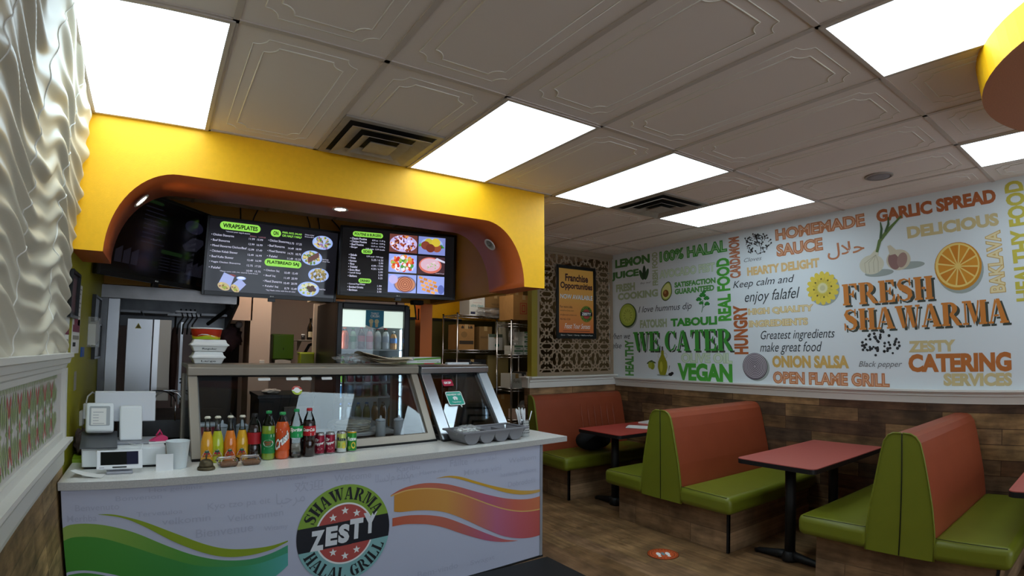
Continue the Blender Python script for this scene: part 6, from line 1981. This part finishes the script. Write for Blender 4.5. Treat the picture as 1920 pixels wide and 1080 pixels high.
dispenser('lime soap dispenser beside the fridge, the smaller of two', (1.302, 5.79, 1.22), .145, .26, .12, '#8a9a14')
t = thing('wall_shelf', 'small grey wall shelf with an oil bottle on it', 'shelf', (1.42, 6.05, 1.60))
m = MB(); m.box(-.16, .14, -.14, .1, .0, .014, mat('shelf_grey', '#7d776f', .5), .003); m.build('board', t)
m = MB(); m.prism([(-.13, -.10, 0), (-.13, .08, 0), (-.13, .08, -.10)], (.012, 0, 0), mat('shelf_grey', '#7d776f', .5)); m.build('bracket', t)
t = thing('oil_bottle', 'dark tall oil bottle on the small wall shelf', 'bottle', (1.405, 6.02, 1.614))
m = MB(); m.lathe([(0, 0), (.033, 0), (.035, .01), (.035, .13), (.025, .165), (.013, .19), (.012, .225), (.015, .228), (.013, .24), (0, .24)], mat('dark_glass', '#15120c', .12, coat=.5), 20); m.build('bottle_body', t)
m = MB(); CylArt(m, .035).wrap(-.03, .03, .03, .09, mat('oil_label', '#c9bfa0', .6), 1); m.build('label', t)
m = MB(); m.lathe([(0, 0), (.02, 0), (.02, .05), (.0, .05)], mat('spice_dark', '#2a2a2c', .3), 14); m.lathe([(.021, .05), (.021, .062), (0, .062)], M_white_pl, 14); tag(m.build('spice_jar', None, (1.33, 6.02, 1.614)), 'small dark spice jar left of the oil bottle', 'jar')
m = MB(); crumple(m, .055, .05, .075, mat('pink_wrapper', '#c98a8a', .6, var=.4, vscale=30), 51); tag(m.build('snack_packet', None, (1.50, 6.02, 1.614)), 'red and white packet right of the oil bottle', 'packet')
m = MB(); m.tube([(1.52, 6.10, 1.60), (1.42, 6.12, 1.56), (1.35, 6.12, 1.42), (1.34, 6.12, 1.25)], .018, M_black, 8); tag(m.build('black_hose'), 'curved black hose under the small wall shelf', 'hose')
m = MB(); m.box(1.375, 1.43, 5.76, 5.80, 0, 1.99, mat('pale_frame', '#cdbfae', .5)); tag(m.build('pale_upright'), 'pale door jamb upright beside the black fridge', 'upright')
m = MB(); m.box(-.025, .025, -.008, 0, 0, .05, M_trim, .003); tag(m.build('wall_socket', None, (.915, 6.019, 1.345)), 'small wall socket at the foot of the lit pillar', 'socket')
# boxes on the fridge
t = thing('carton', 'small carton with a pale, blue and maroon side on top of the black fridge', 'carton', (1.37, 5.32, 1.981), .0)
m = MB(); m.box(-.12, .20, 0, .22, 0, .12, mat('carton_cream', '#c9b9a0', .6)); A = Art(m, (-.12, 0, 0), (1, 0, 0), (0, 0, 1)); A.rect(0, .03, .14, .12, mat('carton_blue', '#6f9aa0', .6), 1); A.rect(.14, .03, .32, .12, mat('carton_maroon', '#7a2a2a', .6), 1); A.stroke([(.02, .07), (.06, .085), (.10, .08)], .008, M_wht_ink, 2); m.build('box', t)
# prep table dark, seen through the case
t = thing('prep_counter', 'dark prep counter seen through the glass of the long case', 'prep counter', (.80, 5.35, 0))
m = MB(); m.box(0, .50, 0, .55, 0, 1.06, mat('charcoal_cabinet', '#141316', .5), .004); m.build('cabinet', t)
m = MB(); m.box(-.01, .51, -.01, .56, 1.06, 1.09, mat('charcoal_top', '#1c1b1e', .35)); m.build('top', t)
m = MB(); crumple(m, .08, .07, .022, mat('white_cloth', '#cfc6bb', .8), 61); tag(m.build('folded_cloth', None, (.93, 5.50, 1.091)), 'pale folded cloth on the dark prep counter', 'cloth')
m = MB(); m.box(0, .34, 0, .02, 0, .98, mat('taupe_panel', '#7b7168', .5)); tag(m.build('taupe_panel', None, (1.02, 5.30, 0)), 'taupe panel between the dark prep counter and the fridge', 'panel')
m = MB(); m.box(0, .26, 0, .02, 0, 1.30, mat('dark_case_back', '#1b191b', .4, .3)); tag(m.build('dark_cabinet_back', None, (.25, 4.9, 0)), 'dark cabinet seen through the left half of the long case', 'cabinet')

# ================================================================== FRIDGE
FX, FY = 1.40, 5.0
t = thing('drinks_fridge', 'black glass door drinks fridge with a blue sign, left of the orange column', 'fridge', (FX, FY, 0))
w, d, hh = .715, .72, 1.965
m = MB()
for a in ((0, .035, .02, d, .0, hh), (w - .035, w, .02, d, .0, hh), (.035, w - .035, .02, d, 0, .12), (.035, w - .035, .02, d, hh - .05, hh)):
    m.box(*a, M_black)
m.box(.035, w - .035, d - .03, d, .12, hh - .05, mat('fridge_liner', '#c3ccce', .5)); m.box(.035, .042, .05, d - .03, .12, hh - .05, mat('fridge_liner', '#c3ccce', .5)); m.box(w - .042, w - .035, .05, d - .03, .12, hh - .05, mat('fridge_liner', '#c3ccce', .5))
m.build('cabinet', t)
m = MB()
for a in ((0, .05, .06, hh - .012), (w - .05, w, .06, hh - .012), (.05, w - .05, .06, .12), (.05, w - .05, hh - .065, hh - .012)):
    m.box(a[0], a[1], -.03, .018, a[2], a[3], M_black, .006)
m.build('door_frame', t)
m = MB(); m.box(.05, w - .05, -.012, -.006, .12, hh - .065, M_glass); m.build('door_glass', t)
m = MB(); m.box(.045, w - .045, .03, .05, 1.735, hh - .07, E_('fridge_header', '#d6e4d4', .8)); m.build('light_header', t)
m = MB(); m.box(.045, .055, .06, .075, .15, 1.72, E_('fridge_lamp', '#d8f0ff', 7.0)); m.box(w - .055, w - .045, .06, .075, .15, 1.72, E_('fridge_lamp', '#d8f0ff', 7.0)); m.build('lamp', t)
m = MB(); A = Art(m, (.36, -.0125, 1.72), (1, 0, 0), (0, 0, 1)); bl = mat('sign_blue', '#1e7f9c', .5)
A.rect(-.085, 0, .095, .175, bl, 1); A.text('THIRST', -.035, .135, .045, .155, M_wht_ink, 2, off=.02); A.text('CRUSH', -.038, .108, .048, .132, M_wht_ink, 2, off=.03)
for x in (-.03, .025): A.ell(x, .07, .022, .022, mat('sign_cream', '#d8c99a', .5), 2); A.poly([(x - .016, .05), (x + .016, .05), (x + .011, .015), (x - .011, .015)], mat('sign_cup', '#c9b48a', .5), 3)
A.poly([(-.085, 0), (.095, 0), (.095, .03), (.03, .0), (-.05, .02), (-.085, .035)], M_wht_ink, 2); m.build('blue_sign', t)
SHELF = [1.525, 1.215, 1.075, .775, .45]
for z in SHELF:
    m = MB(); m.box(.045, w - .045, .035, d - .04, z - .012, z, mat('fridge_shelf', '#dfe6e4', .4)); m.build('shelf', t)
m = MB(); m.box(.06, .075, -.06, -.035, .8, 1.3, M_matt_black, .005); m.build('door_handle', t)
GF = 'drinks in the fridge'
row = [('#cf5218', '#d9641e', 'orange', .205, .040, '#c94a14'), ('#9fc4a8', '#128a4a', 'clear green labelled', .20, .033, '#1a8a4a'), ('#2a0f0c', '#b0141e', 'dark cola', .21, .035, '#b0141e'),
       ('#c98a92', '#b0141e', 'pale pink', .205, .034, '#c4485a'), ('#e3e6ea', '#b0141e', 'white', .205, .035, '#d9dce4'), ('#e3e6ea', '#c41e28', 'white', .205, .035, '#c9d0dd'), ('#c9862a', '#e2e2e2', 'amber juice', .18, .034, '#5a86c0')]
pos7 = ['first from the left', 'second from the left', 'third from the left', 'fourth from the left', 'fifth from the left', 'sixth from the left', 'at the right end']
for k, (dr, cp, nm, h, r, lb) in enumerate(row):
    bottle('plastic_drink_bottle', '%s bottle on the top fridge shelf, %s' % (nm, pos7[k]), 'bottle', (FX + .115 + .082 * k, FY + .11, SHELF[0]), h, r, dr, cp, .85, PET, lab_band(lb, .35, .62, ''), GF, rz=0, lod=1)
cols2 = [('#7da63a', 'lime'), ('#8c1430', 'dark red'), ('#6a1020', 'deep red'), ('#a02030', 'red'), ('#7a1a3a', 'wine red'), ('#9a9aa8', 'silver'), ('#b9bcc6', 'pale silver')]
for k, (c, nm) in enumerate(cols2):
    tt = bottle('plastic_drink_bottle', '%s bottle on the second fridge shelf, %s' % (nm, pos7[k]), 'bottle', (FX + .10 + .083 * k, FY + .11, SHELF[1]), .24, .034, c, '#b0141e' if k % 2 else '#2a8a4a', .82, PET, lab_band(c, .35, .6, ''), GF, rz=0, lod=1)
for k in range(7):
    c, nm = [('#3a6a8a', 'blue'), ('#8ab0c4', 'pale blue'), ('#4a7a9a', 'blue grey'), ('#1f5a3a', 'dark green'), ('#2a6a44', 'green'), ('#6a8a7a', 'grey green'), ('#7d8288', 'grey')][k]
    tt = thing('drink_can', '%s can on the third fridge shelf, %s' % (nm, pos7[k]), 'can', (FX + .10 + .083 * k, FY + .10, SHELF[2]), 0, GF)
    m = MB(); al = mat('aluminium', '#c8cacc', 0.25, 1.0); m.lathe([(a * .030, z * .122) for a, z in CAN], al, 16, mats=[al, al, al, mat('can_' + c[1:], c, .3, .3), al, al, al, al, al, al]); m.build('can_body', tt)
for k in range(7):
    c, nm = [('#d9dde2', 'milky white'), ('#e0e3e6', 'white'), ('#5a6a3a', 'olive'), ('#7a7a2a', 'yellow green'), ('#8a5a20', 'amber'), ('#6a3a18', 'brown'), ('#94601e', 'golden brown')][k]
    bottle('plastic_drink_bottle', '%s bottle on the fourth fridge shelf, %s' % (nm, pos7[k]), 'bottle', (FX + .10 + .083 * k, FY + .11, SHELF[3]), .245, .035, c, '#2a2a2a' if k > 3 else '#3a6ab0', .85, PET, None, GF, rz=0, lod=1)
m = MB(); m.box(.0, .022, .0, .6, 0, 1.93, M_matt_black); tag(m.build('black_side_panel', None, (FX + w + .03, FY + .08, 0)), 'black panel between the fridge and the orange column', 'panel')

# ================================================================== STORE ROOM
def wire_shelf(label, x0, x1, y0, y1, levels, top, bars=14):
    t = thing('wire_rack', label, 'wire rack', (x0, y0, 0))
    w, d = x1 - x0, y1 - y0
    for x in (0, w):
        for y in (0, d):
            m = MB(); m.cyl((x, y, 0), (x, y, top), .012, M_chrome, 12)
            m.lathe([(.014, top), (.014, top + .006), (0, top + .008)], M_matt_black, 12, M=Matrix.Translation((x, y, 0))); m.build('post', t)
    for z in levels:
        m = MB()
        for y in (0, d):
            m.tube([(0, y, z), (w, y, z)], .005, M_chrome, 6); m.tube([(0, y, z - .035), (w, y, z - .035)], .004, M_chrome, 6)
            n = max(4, int(w / .05))
            m.tube([(w * k / n, y, z - (.035 if k % 2 else 0)) for k in range(n + 1)], .003, M_chrome, 5)
        for x in (0, w):
            m.tube([(x, 0, z), (x, d, z)], .005, M_chrome, 6); m.tube([(x, 0, z - .035), (x, d, z - .035)], .004, M_chrome, 6)
        for k in range(1, bars):
            m.tube([(w * k / bars, 0, z), (w * k / bars, d, z)], .0028, M_chrome, 5)
        m.build('shelf', t)
    return t
wire_shelf('wide chrome wire rack along the yellow store room wall, full of cartons', 3.42, 4.30, 6.42, 6.84, [.45, 1.0, 1.53, 2.0], 2.02, 22)
wire_shelf('narrow tall chrome wire rack beside the pierced screen', 3.97, 4.33, 5.95, 6.30, [.25, .62, 1.03, 1.47, 1.88], 1.93, 8)
M_card = mat('cardboard', '#a67c46', .75, var=.08, vscale=10); M_card2 = mat('cardboard_dark', '#86683c', .75, var=.08, vscale=10)
def carton(label, x0, x1, y0, y1, z, h, m0, draw=None, group='cartons in the store room', rz=0):
    t = thing('carton', label, 'carton', (x0, y0, z), rz, group)
    w, d = x1 - x0, y1 - y0
    m = MB(); m.box(0, w, 0, d, 0, h, m0)
    if draw: draw(Art(m, (0, 0, 0), (1, 0, 0), (0, 0, 1)), w, h)
    m.build('box', t)
    m = MB(); m.box(w / 2 - .025, w / 2 + .025, -.0012, d + .001, h - .06, h + .0012, mat('packing_tape', '#b59a6a', .4)); m.build('tape', t)
dark = mat('carton_print', '#3a3024', .7)
def d_lines(A, w, h):
    A.text('THIS SIDE UP', w * .3, h * .48, w * .85, h * .56, dark, 1); A.text('KITCHEN SUPPLY', w * .25, h * .32, w * .9, h * .42, dark, 1)
def d_arrows(A, w, h):
    for x in (.25, .6, .8): A.poly([(w * x - .02, h * .84), (w * x + .02, h * .84), (w * x + .02, h * .90), (w * x, h * .96), (w * x - .02, h * .90)], dark, 1)
    A.rect(w * .05, h * .22, w * .95, h * .36, dark, 1); A.ell(w * .35, h * .6, w * .2, h * .12, mat('carton_print_soft', '#8a6a3c', .7), 1)
def d_white(A, w, h):
    A.text('food service', w * .25, h * .72, w * .8, h * .77, mat('grey_print', '#8a8f92', .6), 1); A.text('ultra clean', w * .1, h * .38, w * .9, h * .52, mat('teal_print', '#3f9aa0', .6), 1); A.text('premium towels', w * .25, h * .56, w * .8, h * .60, mat('red_print', '#b0504a', .6), 1); A.rect(w * .08, h * .05, w * .38, h * .16, mat('navy_print', '#2a3050', .6), 1)
def d_red(A, w, h):
    r = mat('carton_red', '#a5402a', .6); x, y = w * .48, h * .46
    A.rect(x - .055, y - .075, x + .055, y + .075, r, 1); A.rect(x - .045, y - .065, x + .045, y + .065, M_card, 2); A.rect(x - .028, y - .05, x + .028, y + .05, r, 3); A.rect(x - .016, y - .032, x + .016, y + .035, M_card, 4)
carton('white carton with teal print on the top shelf of the wide rack', 3.60, 3.84, 6.42, 6.70, 2.003, .295, mat('carton_white', '#cfd2cc', .6), d_white)
carton('brown carton with printed lines next to the white carton', 3.86, 4.20, 6.44, 6.78, 2.003, .31, M_card2, d_lines)
carton('tall brown carton with a white label behind the red marked carton', 4.22, 4.44, 6.36, 6.6, 2.003, .36, M_card, lambda A, w, h: A.rect(.01, h * .2, .09, h * .55, M_paper, 1))
carton('brown carton with a red square mark on top of the narrow rack', 3.99, 4.33, 5.94, 6.28, 1.934, .33, M_card, d_red)
carton('brown carton with arrows on the middle shelf of the wide rack', 3.44, 3.68, 6.42, 6.72, 1.533, .34, M_card, d_arrows)
carton('brown carton beside the one with arrows', 3.76, 3.96, 6.42, 6.7, 1.533, .32, M_card2, lambda A, w, h: A.text('FRESH FOODS', w * .1, h * .5, w * .9, h * .58, dark, 1))
carton('white carton with a green emblem on the middle shelf of the wide rack', 3.90, 4.12, 6.40, 6.42 + .26, 1.533, .22, mat('carton_white', '#cfd2cc', .6), lambda A, w, h: (A.ell(w * .6, h * .3, .035, .025, mat('green_print', '#4a8a7a', .6), 1), A.rect(0, h * .8, w, h, mat('carton_green_top', '#5a6a5a', .6), 1)))
carton('dark carton low on the wide rack', 3.45, 3.88, 6.44, 6.8, 1.003, .40, mat('carton_black', '#16161a', .7))
carton('olive sack carton low on the wide rack beside the narrow one', 3.92, 4.26, 6.46, 6.8, 1.003, .46, mat('carton_olive', '#8a7a4a', .75))
carton('plain brown carton under the sack carton', 4.02, 4.28, 6.43, 6.75, .453, .46, M_card)
t = thing('foil_trays', 'stack of foil trays in crumpled film on the wide rack top', 'foil trays', (3.94, 6.405, 2.004), 0)
m = MB(); m.box(-.22, .30, -.06, -.01, .09, .105, mat('foil', '#b0aca0', .3, .8)); m.build('tray', t)
m = MB(); crumple(m, .26, .06, .055, M_film, 71); bmesh.ops.translate(m.bm, verts=m.bm.verts[:], vec=(0.02, -.04, -.02)); m.build('film', t)
t = thing('roll_of_bags', 'tall pale plastic roll on the middle shelf of the wide rack', 'roll', (4.19, 6.52, 1.533))
m = MB(); m.grid(lambda u, v: ((.095 + .010 * sin(8 * 2 * pi * u + 3 * v)) * cos(2 * pi * u), (.095 + .010 * sin(8 * 2 * pi * u + 3 * v)) * sin(2 * pi * u), .40 * v), 40, 6, mat('pale_plastic', '#c4c0a8', .45)); m.lathe([(0, .40), (.10, .40)], mat('pale_plastic', '#c4c0a8', .45), 24); m.build('roll', t)
GR = mat('packet_green', '#4f7a5a', .6)
k = 0
for (x0, z0, n, w_) in ((4.19, 1.473, 5, .13), (4.03, 1.473, 2, .14)):
    for j in range(n):
        t = thing('glove_box', ('green and white box in the right stack of the narrow rack, %s' % ['lowest', 'second from below', 'middle', 'second from above', 'topmost'][j]) if n == 5 else ('green and white box in the short left stack of the narrow rack, %s' % ['lower', 'upper'][j]), 'box', (x0, 5.97, z0 + .062 * j), 0, 'green and white boxes on the narrow rack')
        m = MB(); m.box(0, w_, 0, .24, 0, .060, mat('packet_white', '#c9cec6', .6)); A = Art(m, (0, 0, 0), (1, 0, 0), (0, 0, 1)); A.rect(0, .038, w_, .060, GR, 1); A.rect(w_ * .2, .012, w_ * .7, .028, mat('packet_grey', '#7a8a80', .6), 1); m.build('box', t)
carton('white carton lettered on the third shelf of the narrow rack', 4.0, 4.15, 5.97, 6.25, 1.033, .19, mat('packet_white', '#c9cec6', .6), lambda A, w, h: A.text('Forks', w * .15, h * .35, w * .85, h * .6, dark, 1), 'boxes on the narrow rack')
carton('dark lettered carton on the third shelf of the narrow rack', 4.17, 4.32, 5.97, 6.25, 1.033, .21, mat('carton_slate', '#3a3c3c', .6), lambda A, w, h: A.text('Kits', w * .15, h * .6, w * .85, h * .85, M_wht_ink, 1), 'boxes on the narrow rack')
def d_ring(A, w, h):
    A.ring(w * .5, h * .55, .03, .042, mat('ring_red', '#9a3a30', .6), 1); A.ell(w * .5, h * .55, .02, .02, mat('ring_red', '#9a3a30', .6), 1)
carton('small pink white carton with a red ring on the second shelf of the narrow rack', 4.07, 4.22, 5.96, 6.16, .623, .125, mat('carton_pink', '#cbb8ae', .6), d_ring, 'boxes on the narrow rack')
carton('white carton on the lowest shelf of the narrow rack', 4.19, 4.32, 5.97, 6.2, .253, .16, mat('packet_white', '#c9cec6', .6), None, 'boxes on the narrow rack')
m = MB(); crumple(m, .08, .09, .11, M_film, 81); tag(m.build('film_bundle', None, (4.26, 6.08, .623)), 'crumpled film bundle beside the red ring carton', 'film')
m = MB(); crumple(m, .07, .08, .12, M_film, 83); tag(m.build('film_bundle', None, (4.10, 6.08, 1.60)), 'crumpled film bundle on the fourth shelf of the narrow rack', 'film')

# ================================================================== ON THE GREEN WALL
def flat(name, label, cat, y0, y1, z0, z1, m, th=.004, draw=None, tilt=0, frame=None, group=None):
    t = thing(name, label, cat, (XL, (y0 + y1) / 2, (z0 + z1) / 2), 0, group)
    w, h = y1 - y0, z1 - z0
    b = MB(); b.box(0.001, th, -w / 2, w / 2, -h / 2, h / 2, m)
    if draw:
        A = Art(b, (th, -w / 2, -h / 2), (0, 1, 0), (0, 0, 1)); A.N = Vector((1, 0, 0)); draw(A, w, h)
    b.build('sheet', t)
    if frame:
        b = MB()
        for a in ((-w / 2 - .015, -w / 2, -h / 2 - .015, h / 2 + .015), (w / 2, w / 2 + .015, -h / 2 - .015, h / 2 + .015), (-w / 2, w / 2, -h / 2 - .015, -h / 2), (-w / 2, w / 2, h / 2, h / 2 + .015)):
            b.box(0.001, th + .015, *a, frame)
        b.build('frame', t)
    return t
mar, gry = mat('notice_maroon', '#7a3048', .6), mat('notice_grey', '#9a9488', .6)
def n_lines(A, w, h):
    for k in range(7): A.rect(w * .1, h * (.88 - .11 * k), w * (.9 - .1 * (k % 3)), h * (.91 - .11 * k), gry, 1)
def n_cert(A, w, h):
    A.rect(w * .05, h * .62, w * .95, h * .82, mar, 1); A.rect(w * .1, h * .4, w * .9, h * .52, gry, 1); A.rect(w * .15, h * .2, w * .5, h * .32, M_ink, 1)
def n_blk(A, w, h):
    A.rect(w * .05, h * .05, w * .95, h * .95, mat('photo_dark', '#2c2426', .4), 1); A.rect(w * .35, h * .1, w * .8, h * .9, mat('photo_mauve', '#5a3a40', .4), 2)
flat('framed_notice', 'dark framed notice highest on the green wall beside the wave relief', 'notice', 3.31, 3.58, 1.67, 1.885, mat('photo_dark', '#2c2426', .4), .012, n_blk, frame=M_black)
flat('wall_notice', 'maroon and white notice behind the dark framed one on the green wall', 'notice', 3.62, 3.86, 1.62, 1.86, M_paper, .003, lambda A, w, h: (A.rect(0, 0, w * .6, h, mar, 1), n_lines(A, w, h)))
flat('certificate', 'white certificate with a maroon band nearest the wave relief', 'certificate', 3.31, 3.45, 1.42, 1.655, M_paper, .003, n_cert)
flat('certificate', 'white certificate with a maroon band and dark seal under the dark framed notice', 'certificate', 3.56, 3.87, 1.465, 1.66, M_paper, .003, n_cert)
flat('blue_tag', 'small blue tag on the green wall under the certificates', 'tag', 3.97, 4.09, 1.44, 1.50, mat('tag_blue', '#1f4f9a', .5), .01)
flat('framed_licence', 'slim dark framed licence further back on the green wall, the upper one', 'licence', 4.42, 4.80, 1.68, 1.845, M_steel_dk, .012, frame=M_black)
flat('framed_licence', 'slim dark framed licence further back on the green wall, the lower one', 'licence', 4.55, 4.93, 1.43, 1.66, mat('licence_pale', '#b9bdbf', .4), .012, frame=M_black)
t = thing('hanging_packet', 'clear packet of white sheets hung on the green wall between the licences', 'packet', (XL, 4.40, 1.60))
m = MB(); m.box(.002, .05, -.11, .11, -.07, .07, M_paper, M=Matrix.Rotation(.15, 4, 'X')); m.build('sheets', t); m = MB(); m.box(.001, .055, -.13, .13, -.10, .10, M_film); m.build('film', t)
flat('long_notice', 'long maroon and white paper notice hanging beside the tile band', 'notice', 3.30, 3.41, 1.13, 1.40, M_paper, .003, lambda A, w, h: (A.rect(w * .0, h * .60, w, h, mar, 1), A.rect(w * .1, h * .5, w * .9, h * .53, gry, 1), A.text('HALAL CERTIFIED', w * .25, h * .05, w * .75, h * .46, M_ink, 2, vert=True)))
flat('narrow_label', 'narrow grey label on the green wall above the socket', 'label', 3.74, 3.84, 1.25, 1.36, gry, .002)
t = thing('wall_charger', 'white charger plugged into the green wall with a looping cable', 'charger', (XL, 4.07, 1.075))
m = MB(); m.box(.001, .02, -.06, .06, -.06, .03, M_trim, .003); m.build('socket_plate', t)
m = MB(); m.box(.02, .05, -.03, .03, -.02, .075, M_white_pl, .005); m.build('plug', t)
m = MB(); m.tube([(.035, 0, .075), (.04, .03, .115), (.05, .2, .13), (.05, .34, .11), (.05, .42, .04), (.05, .45, -.03)], .005, M_white_pl, 6); m.build('cable', t)

# unseen ceiling panels, added to brighten the kitchen and the store room
for x, y in ((.6, 6.6), (3.6, 5.75)):
    pass
t = thing('ceiling_light', 'unseen added light panel on the kitchen ceiling behind the bulkhead', 'ceiling light', (0.95, 5.6, H - .006), 0, 'added back of house fill panels')
m = MB(); m.box(-.4, .4, -.285, .285, -.004, .004, mat('added_panel_kitchen', '#fff1e2', .5, emit=FILL_EMIT)); m.build('diffuser', t)
t = thing('ceiling_light', 'unseen added light panel on the store room ceiling behind the pierced screen', 'ceiling light', (3.45, 5.8, H - .006), 0, 'added back of house fill panels')
m = MB(); m.box(-.4, .4, -.285, .285, -.004, .004, mat('added_panel_store', '#fff1e2', .5, emit=FILL_EMIT * .5)); m.build('diffuser', t)
